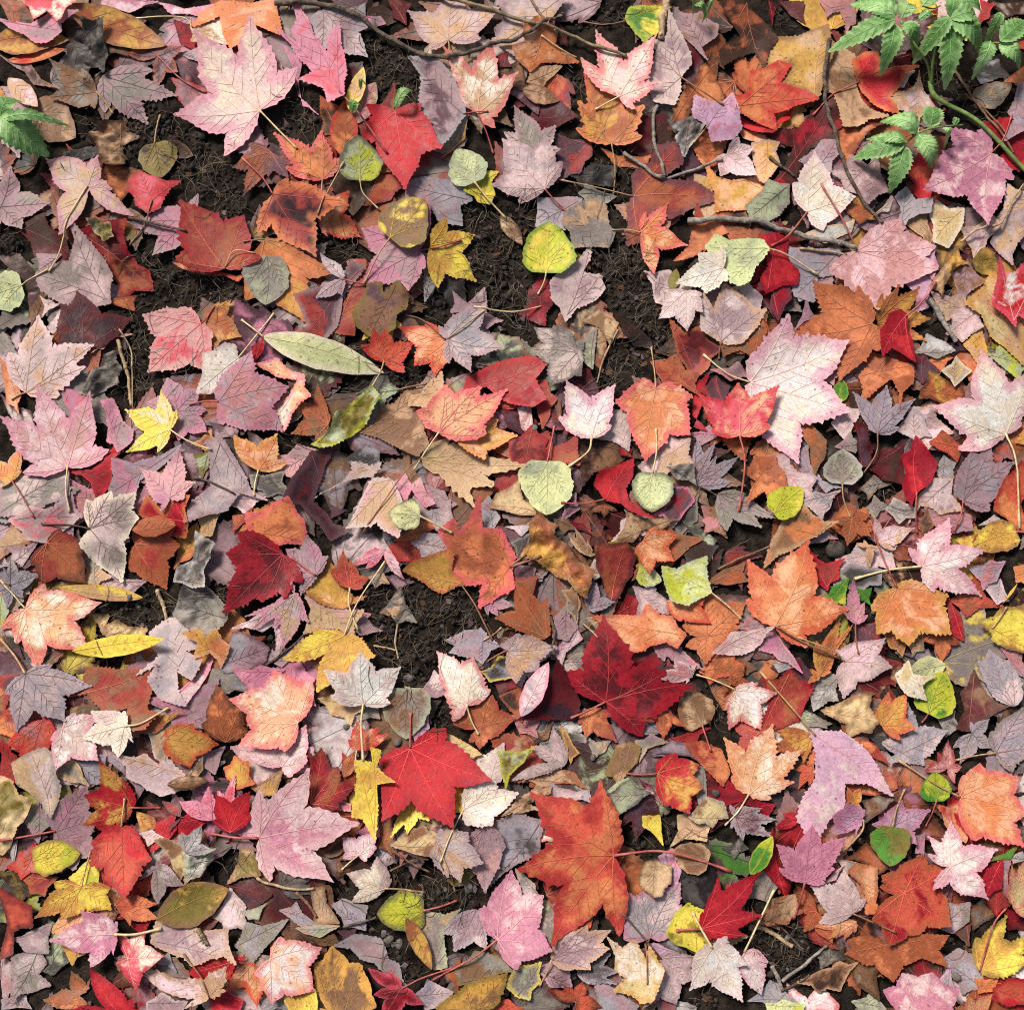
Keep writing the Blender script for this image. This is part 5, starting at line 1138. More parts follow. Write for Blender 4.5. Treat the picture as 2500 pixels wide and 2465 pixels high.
m 6 rust/redorange/dred 560,1860 370,1760 480,1740 610,1710 740,1890 600,2000 x | blackened orange leaf beside the pale straw yellow leaf
p 5 lilac/mauve/grey 710,1720 830,1790 940,1880 900,1930 740,1910
p 6 redorange/orange/redorange 550,1370 660,1310 650,1370 570,1440
p 4 grey/pmauve/brown 330,1390 400,1240 470,1160 440,1290 390,1470
p 4 pmauve/grey/tan 180,1010 280,1090 300,1150 190,1160
e 7 ygreen/green/ygreen 1720,1005 1850,740 .42 k.4 | lime green curled leaf beside a crimson leaf
p 4 crim/dred/crim 1780,900 1860,760 1920,1080 1850,1020 
p 4 grey/tan/grey 1740,1150 1790,980 1890,1080 1850,1170
p 4 dgrey/grey/dgrey 1560,830 1660,770 1690,830 1620,880
p 3 black/dgrey/black 1260,1000 1450,980 1510,1100 1400,1230 1280,1150
p 4 brown/rust/brown 820,990 870,1040 870,1120 820,1080
p 4 redorange/rust/redorange -20,1880 100,1860 190,1905 0,1950
p 5 brown/rust/dbrown 0,1540 110,1620 100,1720 30,1840 0,1860
p 4 tan/rust/brown 1800,1330 1870,1200 1920,1190 1920,1360
p 4 pinkpur/dred/dmauve 1000,390 1060,420 1110,520 1050,470
p 4 violet/mauve/violet 1080,1490 1190,1450 1250,1540 1160,1570
p 4 lilac/mauve/dmauve 1110,200 1200,130 1310,160 1370,240 1200,200
''',
    'P': '''
p 7 violet/pmauve/violet 520,75 700,70 860,180 910,260 975,440 850,400 715,410 690,550 600,640 490,755 410,630 430,500 510,360 s 520,75;420,-40;160,-350 | large lilac pink maple leaf with a very long tan stem
m 5 rust/gold/rust 500,80 260,60 210,180 440,260 510,160 | rust brown leaf between pale peach and lilac pink leaves
m 5 orange/redorange/rust 510,280 520,160 430,260 380,310 410,440 480,420
m 6 crim/red/crim 420,640 240,690 300,600 410,550 440,680
p 5 crim/red/dred 150,880 240,770 250,900 340,1060 320,1140 230,1020
m 8 pinkpur/pink/pink 440,1050 260,960 240,790 470,660 700,740 630,960 570,1050 d.72 s 420,1180;390,1310 | bright orchid pink maple leaf with a red stem
m 7 pmauve/palepink/pmauve 770,1265 550,1330 480,1070 690,960 850,1160 d.72 s 900,1320;1045,1385 | pale pinkish grey maple leaf below the bright orchid pink leaf
p 5 peach/orange/rust 740,980 790,930 920,960 940,1100 940,1250 860,1250 840,1130 790,1040 | peach and rust leaf between the pink grey leaf and red orange leaf
m 7 redorange/crim/rust 1100,1120 930,1080 940,1000 1220,860 1380,960 1420,1350 1210,1400 1000,1480 880,1300 d.9 | broad red and orange mottled leaf beside pale pink leaves
m 6 rust/orange/rust 990,1480 730,1450 720,1540 1050,1730 1240,1560 1400,1620 1400,1400 1200,1390 d.85 | large brown orange leaf under the broad red and orange leaf
m 5 peach/gold/rust 800,1320 520,1360 610,1440 720,1450 790,1400
m 5 rust/dullred/rust 540,1260 400,1080 430,1240 460,1400 640,1470
m 8 palepink/white/pink 1400,945 1250,860 1260,740 1420,640 1730,830 1655,1170 1280,1100 d.55 k.3 | pale pink star-shaped leaf with white lit patch
m 8 orange/peach/pinkred 1480,490 1490,350 1600,260 1840,350 1890,600 1880,810 1570,780 d.88 s 1300,400;1060,240 | broad apricot orange leaf with red rim beside a green round leaf
r 7 green/ygreen/green 1310,515 1300,320 1.1 s 1290,600;1260,690 | small fresh green round leaf crossed by a pink stem
r 7 olive/green/olive 1020,685 1000,945 1.0 s 1050,560;1110,435 | olive and dark green round leaf with red upright stem on violet leaf
m 6 violet/mauve/pinkpur 1010,690 890,670 1080,500 1270,570 1190,800 1120,850 d.7 | folded violet mauve leaf beneath the olive and green round leaf
m 7 violet/pinkpur/pink 835,640 620,730 610,610 700,520 840,570 780,740 d.9 s 820,720;700,860 | small violet pink leaf below the large lilac pink maple leaf
p 5 brown/grey/dbrown 840,520 930,480 1050,490 960,590 850,660 | dark brown leaf beside the small violet pink leaf
m 5 rust/orange/dullred 1060,430 720,420 860,400 1000,330
m 6 rust/gold/orange 760,530 700,500 730,420 830,420 830,580
m 6 dullred/dustypink/dullred 1400,300 1230,310 1330,190 1410,110 1500,290 1440,400 | dull brick red pointed leaf above the green round leaf
m 6 dullred/orange/dullred 820,130 730,100 850,110 1020,275 890,240
p 6 peach/red/orange 1330,560 1430,590 1510,740 1500,760 1400,680
p 6 red/peach/pinkred 1420,540 1470,500 1530,650 1560,780 1500,690 1440,620
p 6 crim/red/crim 1620,1050 1650,970 1740,910 1740,1090 1650,1150 | small coral crimson leaf beside pale pink star leaf
p 6 red/dullred/crim 1670,1170 1730,1110 1800,1210 1740,1260
m 7 straw/peach/pinkred 1820,1200 1770,1060 1800,930 1930,860 1960,1300 x | straw and red blotched leaf at the edge of litter
p 4 mauve/pmauve/dullpink 1740,930 1800,920 1790,1140 1740,1080
p 4 pmauve/grey/mauve 1390,1200 1540,1200 1550,1320 1450,1400 1380,1370 | grey mauve leaf with holes beside brown orange leaf
p 4 brown/grey/dbrown 1560,1240 1640,1190 1740,1260 1600,1350
m 6 gold/yellow/olive 1620,1650 1600,1430 1810,1280 1820,1450 1960,1420 1960,1580 1720,1690 d.85 s 1700,1360;1810,1230 | large golden yellow maple leaf with brown specks
m 7 pink/palepink/pinkpur 1240,1960 980,1780 1100,1660 1280,1640 1430,1740 1420,1900 d.92 | bright pink rounded maple leaf with pale middle
p 5 violet/lilac/violet 1350,1720 1410,1640 1430,1750 1390,1800
m 7 peach/orange/orange 1560,1960 1410,1860 1510,1790 1690,1790 1760,1940 | peach leaf with dry edges beside the bright pink rounded leaf
p 7 redorange/red/crim 1700,1760 1790,1690 1930,1700 1930,1860 1800,1880 1720,1830 k.4 | curled translucent red leaf beside the golden yellow maple leaf
p 6 palepink/white/pink 1780,1660 1930,1620 1930,1700
p 5 orange/rust/orange 1600,1710 1730,1690 1700,1770 1620,1780
p 5 brown/dbrown/tan 440,1740 600,1650 700,1600 800,1610 740,1720 700,1790 560,1800 | brown crinkled leaf on soil with thin yellow stem
p 5 brown/grey/dbrown 760,1570 900,1550 960,1600 940,1800 830,1730
p 4 grey/sage/grey 810,1870 920,1810 980,1905 860,1930
p 5 brown/tan/rust 180,1310 300,1160 380,1150 430,1260 350,1340 220,1350 | tan brown leaf with a hole on dark soil
p 5 dullred/rust/dred 400,1260 500,1230 560,1330 640,1470 530,1450 450,1330
p 4 palepink/white/red 400,1790 500,1850 570,1790 660,1890 640,1930 420,1930
p 4 palegreen/ygreen/palegreen 240,1890 330,1865 430,1890 420,1930 250,1930
p 4 lilac/grey/lilac 140,1860 250,1760 300,1780 390,1870 250,1890
p 4 lilac/mauve/grey 1410,1600 1500,1540 1610,1600 1610,1740 1510,1760 1430,1660
p 4 pmauve/lilac/pmauve 1830,470 1930,330 1930,450
p 4 pmauve/palepink/pmauve 1840,530 1930,510 1930,750 1890,650
p 5 olive/green/olive 1660,910 1850,810 1800,890
p 4 pmauve/grey/tan 640,900 770,930 720,990
p 4 rust/brown/dbrown 750,910 870,830 970,950 930,980 830,920
p 4 palepink/peach/pmauve 590,1050 690,950 650,1030
p 3 dgrey/grey/dgrey 570,1560 700,1490 730,1570 600,1630
p 3 lgrey/grey/lgrey 1820,890 1880,860 1905,900 1840,920
p 5 mauve/pinkpur/mauve 1200,760 1250,750 1240,860 1200,850
p 4 dred/crim/dred 1800,1250 1930,1280 1930,1370 1850,1370
''',
}
TWIGS = '''
A .45 850,1440 980,1470 1110,1500 1240,1535 r11 dbark | thin dark grey twig lying across a mauve pink leaf
B 0 190,20 330,5 480,15 600,50 720,100 900,210 1080,310 1180,360 1340,400 r19 dbark | knobbly dark bark twig crossing soil between pink and red leaves
B 0 1340,400 1450,370 1650,310 1800,280 1905,220 1990,150 2050,130 r15 dbark | slim dark twig continuing under the tan red lobed leaf
B 0 1290,-30 1340,-10 1650,90 1905,170 1990,180 2150,220 2350,320 2530,385 r15 olivebark | thin smooth olive brown twig arching above pale mauve leaves
C 0 260,-20 300,70 360,140 r10 olivebark | short thin side shoot joining the olive brown twig
C 0 1160,-40 1140,130 1125,275 r28 tanbark | thick straight tan stick end beside green and yellow leaf
C 0 1105,700 1070,770 1075,880 1090,970 1125,1070 1155,1155 ; 890,990 1000,1080 1100,1150 1155,1160 1240,1150 1400,1090 1540,1050 r13 greybark | forked pale grey twig with knobbly end on brownish red leaf
D 0 610,270 585,400 580,560 600,720 650,900 700,1080 800,1280 880,1390 960,1480 r14 dbark | long curved dark grey twig beside a green plant
D 0 -330,1470 -130,1465 30,1475 300,1540 560,1590 790,1650 r21 greybark | thick pale grey brown stick below the cream white leaf
D 0 215,1035 290,1100 385,1165 r12 dbark | short dark twig stub beside the mauve edged golden leaf
D 0 1470,440 1560,580 1640,720 1780,900 1850,1010 r9 brownbark | thin dead brown stalk beside green stalk
D 0 1540,590 1600,650 1720,770 1800,880 r8 brownbark | thin brown stalk beside the shell-like grey tan leaf
D 0 1480,1610 1600,1530 1740,1490 1830,1330 1910,1220 r8 tanbark | thin straw stem crossing pale mauve leaves
D 0 410,1655 560,1670 725,1690 r9 tanbark | thin straw stalk lying against the large dusty pink leaf
G 0 845,540 790,650 740,760 705,890 r7 tanbark | thin pale straw stalk on black soil
H 0 1265,340 1340,440 1400,540 1450,630 r20 greybark | short pale grey stick between tan and orange leaves
E 0 750,600 790,740 820,880 840,1040 r13 tanbark | flat dry grass stalk beside a crumpled silvery grey scrap
E 0 770,530 840,680 845,850 850,1050 r6 tanbark | thin dry grass blade beside the flat dry grass stalk
E 0 1290,1545 1400,1570 1560,1650 r8 dbark | thin dark stalk lying on the mauve leaf with pale sheen
J 0 1000,920 985,1040 1000,1160 ; 840,1075 920,1085 985,1100 r7 tanbark | thin forked pale rootlet on the black soil patch
I 0 1030,700 1065,800 1090,900 r14 tanbark | short tan twig on soil beside crinkled grey leaf
J 0 130,1200 250,1120 400,980 r8 dbark | thin dark stalk above the golden yellow leaf with lit edge
K 0 390,880 420,980 400,1090 r9 dbark | short dark twig beside the reddish brown two lobed leaf
K 0 590,910 650,970 705,1030 r6 tanbark | short pale stalk beside the salmon peach folded leaf
K 0 1515,560 1650,500 1850,415 r8 brownbark | thin reddish brown stalk beside grey mauve leaf
N 0 330,1130 400,1210 460,1300 r10 brownbark | thin brown stalk on dark litter below the large pale pink leaf
N 0 60,1040 160,1080 330,1110 450,1100 r9 tanbark | pale crooked stalk beneath the large pale pink maple leaf
N 0 640,1360 760,1335 860,1305 r8 dbark | thin dark twig pointing at the black spotted lime leaf
N 0 980,850 1090,930 1210,1000 r8 brownbark | thin brown twig lying on gritty soil
N 0 950,990 1100,920 1210,910 r6 brownbark | very thin brown twig crossing another on gritty soil
M 0 1320,1360 1350,1410 1385,1465 r16 olivebark | short olive stalk stub below the olive brown oval leaf
P 0 100,1375 200,1385 300,1440 390,1510 r16 tanbark | curved grey tan twig on dark soil
P 0 320,1740 440,1650 560,1550 610,1490 r11 greybark | thin grey twig lying on dark soil beside brown leaves
P 0 250,1630 290,1710 320,1790 r14 greybark | short grey twig stub on dark soil beside grey leaf scraps
P 0 300,1360 380,1440 470,1540 r6 dbark | very thin dark twig on soil below the orchid pink leaf
P 0 310,1800 420,1750 500,1690 r8 dbark | thin dark twig beside the brown crinkled leaf
'''
STONES = '''
L 680,430 75 | dark brown rounded pebble among mauve leaf scraps
J 1005,1720 32 | small grey pebble beside the large vivid red maple leaf
J 660,1615 25 | tiny pebble beside the tiny flame red leaf
J 1070,1290 40 | flat pebble in the black soil patch below the white three lobed leaf
J 1300,940 20 | tiny pebble in the black soil patch beside the dark lilac leaf
I 890,800 28 | small pebble on soil beside the rolled dry cream scrap
I 850,750 22 | tiny pebble on soil beside the long yellow folded leaf
G 285,1200 25 | tiny pale pebble beside the brick red blotched leaf
N 905,1420 28 | oval pebble below the black spotted lime leaf
N 825,1395 20 | tiny round pebble beside the black spotted lime leaf
N 965,1500 22 | small pebble beside the narrow orange brown leaf
N 1010,1490 34 | flat pebble touching the narrow orange brown leaf
N 1480,1105 38 | grey pebble beside the dusky rose mauve pointed leaf
N 1320,1125 18 | tiny pebble beside the pinkish long stem
N 940,1460 36 | largest pebble of the gritty soil below the lime leaf
N 1160,1160 30 | small pebble at the end of the small mauve leaf stem
O 550,1710 30 | small grey pebble beside blackened orange leaf
O 680,230 25 | small pebble on soil beside pale mauve grey maple leaf
O 1490,465 32 | dark grey pebble beneath the brownish red leaf
P 830,780 18 | tiny pebble beside the olive and green round leaf
P 1470,1690 32 | pale pebble beside the golden yellow maple leaf
P 360,1450 22 | small pebble beside the curved grey tan twig
P 365,1670 16 | tiny pebble beside the thin grey twig
P 460,1470 14 | tiny pebble on soil under the pale pinkish grey leaf
'''
SOIL = '''
A 1000,680 1300,850 1450,1030 1560,1120 1600,1300 1680,1450 1500,1450 1350,1350 1200,1200 900,1130 650,1000 450,900 500,800 900,800
A 0,1500 150,1530 200,1640 100,1700 0,1680
A 850,1600 1000,1690 1200,1700 1250,1800 1600,1880 960,1905 900,1720
B 780,180 1060,370 1130,470 1150,620 1000,680 870,640 800,480 750,420 800,360
B 330,640 520,680 500,860 300,900 200,860
B 470,1560 760,1500 800,1600 780,1780 650,1700 500,1650
B 640,1330 900,1380 920,1500 760,1480
B 1480,1330 1905,1250 1905,1905 1530,1905 1500,1600 1540,1530 1440,1450
B 1110,1000 1310,1000 1320,1130 1100,1170
C 480,130 600,60 900,30 890,180 600,200
C 440,420 560,450 640,560 580,650 520,740 430,580 400,480
C 560,960 700,1000 1000,980 940,1100 910,1300 800,1500 830,1350 600,1250 450,1180 520,1100
C 620,1640 830,1560 980,1560 1010,1750 1100,1800 1180,1905 720,1905 760,1850 640,1780
C 0,1330 250,1300 330,1470 200,1600 210,1900 0,1905
D 240,50 560,50 600,150 420,200 300,180
D 1180,380 1330,560 1500,700 1600,800 1700,870 1850,1000 1905,950 1800,850 1820,500 1500,480
E 870,240 1000,60 1180,100 1200,200 1560,220 1640,380 1600,480 1450,350 1320,420 1200,380 900,420
E 800,420 1000,520 970,700 960,820 1100,830 1270,770 1320,830 1300,920 1160,930 1090,860 980,960 940,1050 850,1070 780,950 780,700 740,600
E 1370,1010 1430,1030 1440,1150 1390,1230 1370,1100
F 700,520 760,700 1050,800 1200,780 1220,860 1150,950 1000,950 900,830 720,700 560,600 620,560
F 1000,500 1080,320 1250,290 1370,400 1280,500 1200,460
F 420,900 560,890 740,900 740,960 660,1000 560,1150 500,920
F 250,1150 320,1000 290,1250 450,1300 740,1260 1000,1340 1050,1400 980,1500 900,1420 860,1300 660,1400 520,1500 550,1350 260,1330
F 1120,1430 1280,1520 1370,1660 1500,1740 1430,1850 1370,1800 1360,1680 1200,1590
F 1480,0 1905,0 1905,600 1800,620 1620,520 1690,460 1600,300 1500,200
G 0,0 210,0 220,150 170,420 0,500
G 640,140 750,250 640,480 800,550 840,560 1070,680 1060,800 1000,860 860,920 700,930 690,760 690,560 800,430
G 740,0 990,0 1100,150 1150,300 1120,470 1210,500 1220,700 1050,760 840,450 760,270
G 860,430 1200,480 1220,700 1070,760 1000,650
H 690,1590 750,1560 850,1620 1100,1600 1080,1700 1000,1650 720,1760 650,1700
I 590,880 840,720 940,660 1080,700 1180,760 1170,880 1030,960 960,1080 840,1070 690,1070 590,1000
I 330,1110 490,1130 600,1230 480,1250 430,1150
I 1430,430 1540,520 1560,780 1520,860 1420,720
I 1670,880 1750,870 1740,980 1690,970
I 1800,950 1850,1120 1780,1160 1740,1080
I 860,1690 1000,1660 1030,1800 900,1800
J 740,790 830,680 1000,690 1090,620 1240,720 1440,670 1560,780 1640,950 1590,1000 1330,960 1350,1090 1260,1110 1250,1280 1180,1370 1030,1340 1020,1230 870,1170 860,1100 780,1000 870,960
J 420,1500 560,1540 700,1600 680,1720 560,1850 430,1760
J 960,1640 1080,1700 1080,1780 930,1860 890,1740
J 1230,1400 1310,1420 1340,1600 1360,1670 1230,1620
J 430,350 560,200 660,180 700,330 720,460 540,420 
J 1380,170 1500,180 1420,290 1370,260
J 1610,1740 1905,1680 1905,1740 1700,1790
K 500,140 720,180 890,220 840,300 770,420 700,350 640,270 560,200
K 520,1060 600,990 680,1060 640,1150 560,1160
K 1400,1290 1540,1320 1550,1560 1450,1640 1440,1400
K 60,1700 280,1720 240,1760 120,1780 0,1770
K 520,1680 600,1690 760,1790 820,1800 780,1905 500,1905 560,1800
L 660,60 740,100 880,90 860,170 740,160 680,220 640,180
L 600,300 650,360 620,460 510,390
L 1040,470 1120,400 1170,560 1060,560
L 1480,1100 1560,1080 1590,1160 1530,1380 1470,1310
L 1430,1650 1500,1680 1470,1820 1420,1720
L 70,280 190,290 150,380 80,380
M 1400,730 1560,760 1700,900 1690,1050 1900,1080 1905,1300 1760,1220 1620,1050 1500,1000
N 460,840 620,900 610,1010 680,1080 700,1200 560,1200 450,1100 330,1100 180,1000 380,1060 590,1060
N 960,860 1220,890 1230,990 1340,1040 1400,1090 1560,1050 1560,1200 1450,1240 1180,1260 1150,1170 930,1100 980,1040
N 780,1210 860,1270 900,1380 1040,1440 1080,1560 1240,1660 1050,1760 1000,1640 900,1500 720,1440 700,1370 780,1360
N 420,0 680,20 690,140 640,240 540,220 420,150
N 890,560 920,650 880,720 870,600
O 500,240 600,170 780,220 790,330 700,400 560,320
O 880,760 960,790 1080,780 1130,680 1230,640 1220,800 1150,840 900,830
O 830,900 1000,860 1180,880 1030,920 980,1080 870,1060 830,980
O 1280,1000 1460,920 1640,1000 1600,1110 1500,1020 1400,1220 1280,1140
O 1430,740 1560,760 1620,900 1520,940 1460,860
O 1720,1300 1900,1360 1905,1700 1850,1580 1720,1500
O 1330,1800 1500,1780 1520,1880 1340,1905
P 80,1370 450,1330 520,1470 600,1500 560,1640 420,1790 200,1750 230,1550 80,1480
P 680,800 870,720 890,840 750,920 690,900
P 1080,330 1190,330 1210,480 1270,560 1090,560 1090,430
P 250,440 400,430 410,550 290,600 250,530
P 140,1130 260,1080 170,1300 60,1350
P 1400,1420 1520,1350 1590,1430 1600,1560 1500,1530
'''

# ------------------------------------------------------------------ the ground and its height field
HS, HN = 0.0025, 620
H0 = -HS * HN / 2
soil_polys = []
for line in SOIL.strip().splitlines():
    t = line.split()
    soil_polys.append(np.array([at(t[0], *map(float, p.split(',')), 0.0) for p in t[1:]]))


def in_soil(P):
    r = np.zeros(len(P), bool)
    for q in soil_polys:
        lo, hi = q.min(0), q.max(0)
        k = ((P >= lo) & (P <= hi)).all(1)
        if k.any():
            r[k] |= pip(P[k], q)
    return r


gx = H0 + HS * np.arange(HN)
GX, GY = np.meshgrid(gx, gx)
bare = in_soil(np.stack([GX.ravel(), GY.ravel()], 1)).reshape(HN, HN).astype(float)
for _ in range(6):
    bare = (bare + np.roll(bare, 3, 0) + np.roll(bare, -3, 0) + np.roll(bare, 3, 1) + np.roll(bare, -3, 1)) / 5


def soil_height(x, y):
    z = (vnoise(x, y, 7, 1) - .5) * .014 + (vnoise(x, y, 19, 2) - .5) * .008 + (vnoise(x, y, 55, 3) - .5) * .0055
    c = vnoise(x, y, 120, 4)
    z = z + np.maximum(c - .45, 0) * .010 + (vnoise(x, y, 260, 5) - .5) * .0022
    return z * np.clip(2.2 - .8 * np.maximum(np.abs(x), np.abs(y)), .15, 1)


def hf_read(F, x, y):
    u = np.clip((np.asarray(x) - H0) / HS, 0, HN - 1.001)
    v = np.clip((np.asarray(y) - H0) / HS, 0, HN - 1.001)
    i, j = u.astype(int), v.astype(int)
    fu, fv = u - i, v - j
    return (F[j, i] * (1 - fu) + F[j, i + 1] * fu) * (1 - fv) + (F[j + 1, i] * (1 - fu) + F[j + 1, i + 1] * fu) * fv


HF = soil_height(GX, GY) - .004 * bare
SOILZ = HF.copy()

ax = np.concatenate([-np.geomspace(8, .66, 26)[:-1], np.arange(-.66, .6601, .0042), np.geomspace(.66, 8, 26)[1:]])
X, Y = np.meshgrid(ax, ax)
Z = soil_height(X, Y) - .004 * hf_read(bare, X, Y)
n = len(ax)
V = np.stack([X.ravel(), Y.ravel(), Z.ravel()], 1)
idx = np.arange(n * n).reshape(n, n)
F = np.stack([idx[:-1, :-1], idx[:-1, 1:], idx[1:, 1:], idx[1:, :-1]], -1).reshape(-1, 4)
ground = mesh_obj('ground', V, F.tolist(), M_SOIL)
ground['kind'] = 'structure'
ground['label'] = 'dark brown crumbly soil under the fallen leaves'


# ------------------------------------------------------------------ leaf outlines
def ccw(P):
    a = (P[:, 0] * np.roll(P[:, 1], -1) - np.roll(P[:, 0], -1) * P[:, 1]).sum()
    return P if a > 0 else P[::-1]


def toothed(a, b, bulge, pitch, amp, n_out, lean=1, lobe=False):
    """points from a (included) to b (left out), bowed outwards and toothed; n_out is the outward side"""
    d = b - a
    L = np.linalg.norm(d) + 1e-9
    nn = np.array([d[1], -d[0]]) / L * n_out
    k = max(1, int(round(L / pitch * random.uniform(.85, 1.15))))
    out = []
    for i in range(k):
        t0, t1 = i / k, (i + 1) / k
        for f, o in ((0.0, 0.0), (.62 if lean > 0 else .38, 1.0)):
            t = t0 + (t1 - t0) * f
            tt = t if lean > 0 else 1 - t               # 1 at the tip of the lobe
            prof = 4 * t * (1 - t) * ((1.75 - 2.1 * tt) if lobe else 1)
            off = bulge * L * prof + amp * o * random.choice((.25, .5, .8, 1.1, 1.9)) * (1 if k > 1 else .6) * (1.15 - .55 * tt if lobe else 1)
            if f == 0 and i == 0:
                off = 0
            out.append(a + d * t + nn * off)
    return out


def maple_outline(base, tips, depth):
    """base of the stem and the tips of the lobes, in order round the leaf"""
    base = np.asarray(base)
    tips = [np.asarray(t) for t in tips]
    P = [base] + tips
    area = sum(P[i][0] * P[(i + 1) % len(P)][1] - P[(i + 1) % len(P)][0] * P[i][1] for i in range(len(P)))
    if area < 0:
        tips = tips[::-1]
    R = max(np.linalg.norm(t - base) for t in tips)
    pitch, amp = max(.0040, R * random.uniform(.058, .085)), R * random.uniform(.014, .026)
    out = []
    # from the stem round the first lobe
    out += toothed(base, tips[0], .13 + .05 * random.random(), pitch * 1.2, amp * .6, 1, 1)
    for a, b in zip(tips[:-1], tips[1:]):
        ra, rb = np.linalg.norm(a - base), np.linalg.norm(b - base)
        ua, ub = (a - base) / ra, (b - base) / rb
        ang = math.acos(np.clip(ua @ ub, -1, 1))
        mid = ua * rb + ub * ra
        mid = mid / (np.linalg.norm(mid) + 1e-9)
        chord = abs((ra * rb * math.sin(ang)) / (np.linalg.norm(a - b) + 1e-9))
        # distance of the notch from the stem: part of the way to the line between the tips
        line_r = ra * rb * math.sin(ang) / (ra * math.sin(ang / 2) + rb * math.sin(ang / 2) + 1e-9) if ang > .05 else min(ra, rb)
        s = base + mid * min(line_r * (depth * .93 + .03), .93 * line_r) * random.uniform(.93, 1.05)
        bu = min(.12 if depth < .7 else .07, ang * .12)
        out += toothed(a, s, bu * random.uniform(.7, 1.2), pitch, amp, 1, -1, True)
        out += toothed(s, b, bu * random.uniform(.7, 1.2), pitch, amp, 1, 1, True)
    out += toothed(tips[-1], base, .13 + .05 * random.random(), pitch * 1.2, amp * .6, 1, -1)
    return np.array(out)


def poly_outline(pts, rough=False):
    P = ccw(np.array(pts))
    n = len(P)
    size = math.sqrt(abs((P[:, 0] * np.roll(P[:, 1], -1) - np.roll(P[:, 0], -1) * P[:, 1]).sum()) / 2)
    M = []
    for i in range(n):                         # long straight edges get a kink
        a, b = P[i], P[(i + 1) % n]
        M.append(a)
        d = b - a
        l = np.linalg.norm(d)
        if l > .5 * size:
            t = random.uniform(.35, .65)
            M.append(a + d * t + np.array([d[1], -d[0]]) * random.uniform(-.11, .07))
    P = np.array(M)
    n = len(P)
    Q = P.copy()
    for i in range(n):                         # corners run out into points
        e0, e1 = P[i] - P[i - 1], P[(i + 1) % n] - P[i]
        turn = math.atan2(e0[0] * e1[1] - e0[1] * e1[0], e0 @ e1)
        dirn = e0 / (np.linalg.norm(e0) + 1e-9) - e1 / (np.linalg.norm(e1) + 1e-9)
        if turn > .5:
            Q[i] = P[i] + dirn * size * (.05 if turn < 1.1 else .075)
        elif turn < -.2:
            Q[i] = P[i] + dirn * size * .03
    P = Q
    out = []
    for i in range(n):
        a, b = P[i], P[(i + 1) % n]
        out += toothed(a, b, random.uniform(-.01, .035), max(.0042, size * .075), size * (.020 if not rough else .026), 1, random.choice((1, -1)))
    return np.array(out)


def oval_outline(base, tip, w, kind):
    base, tip = np.asarray(base), np.asarray(tip)
    d = tip - base
    L = np.linalg.norm(d)
    u, nrm = d / L, np.array([-d[1], d[0]]) / L
    out = []
    N = 26
    e1, e2 = (.42, .62) if kind == 'r' else (.8, .95)
    for side in (-1, 1):
        ts = np.linspace(0, 1, N)
        if side > 0:
            ts = ts[::-1]
        for t in ts[:-1]:
            if kind == 'r':
                prof = (t ** .44) * ((1 - t) ** .78) / (.36 ** .44 * .64 ** .78) * (1 + .07 * math.sin(t * 5 + L * 3000 + side * 1.3))
            else:
                prof = math.sin(math.pi * t ** .9) ** .85
            prof *= w * L / 2 * (1 + (random.random() - .5) * (.075 if kind == 'r' else .05) + .03 * math.sin(t * 23 + L * 999) * side + .025 * math.sin(t * 9 + side))
            back = -.06 * L * (1 - t) ** 6 * (1 if kind == 'r' and 0 < t < .3 else 0)
            out.append(base + u * (t * L + back) + nrm * prof * side)
    return ccw(np.array(out))


def point_tips(base, P):
    """corners of an outline that stand out as lobe tips, seen from the stem"""
    r = np.linalg.norm(P - base, axis=1)
    n = len(P)
    t = [i for i in range(n) if r[i] >= r[i - 1] and r[i] >= r[(i + 1) % n] and r[i] > .55 * r.max()]
    t = sorted(t, key=lambda i: -r[i])[:5]
    return [P[i] for i in t]


# ------------------------------------------------------------------ one leaf
LIGHT = lambda c: .2126 * c[0] + .7152 * c[1] + .0722 * c[2]


def jitter(c, amt=.07):
    f = 1 + rng.uniform(-amt, amt)
    return np.clip(c * f * (1 + rng.uniform(-.04, .04, 3)), .004, .92)


def vein_colour(c):
    l = LIGHT(c)
    sat = c.max() - c.min()
    if c[0] > 2.6 * c[1] and l < .16:          # red leaves: paler veins
        return np.clip(c * 1.25 + np.array([.05, .02, .015]), 0, .8)
    if sat < .16 and l < .62:                  # dull mauve, grey and tan leaves: dark veins
        return c * np.array([.50, .40, .40])
    if l > .4:
        return c * np.array([.80, .68, .60])
    return c * .66


def window(x0, x1, y0, y1):
    i0 = max(0, int((x0 - H0) / HS) - 2); i1 = min(HN, int((x1 - H0) / HS) + 3)
    j0 = max(0, int((y0 - H0) / HS) - 2); j1 = min(HN, int((y1 - H0) / HS) + 3)
    return i0, i1, j0, j1


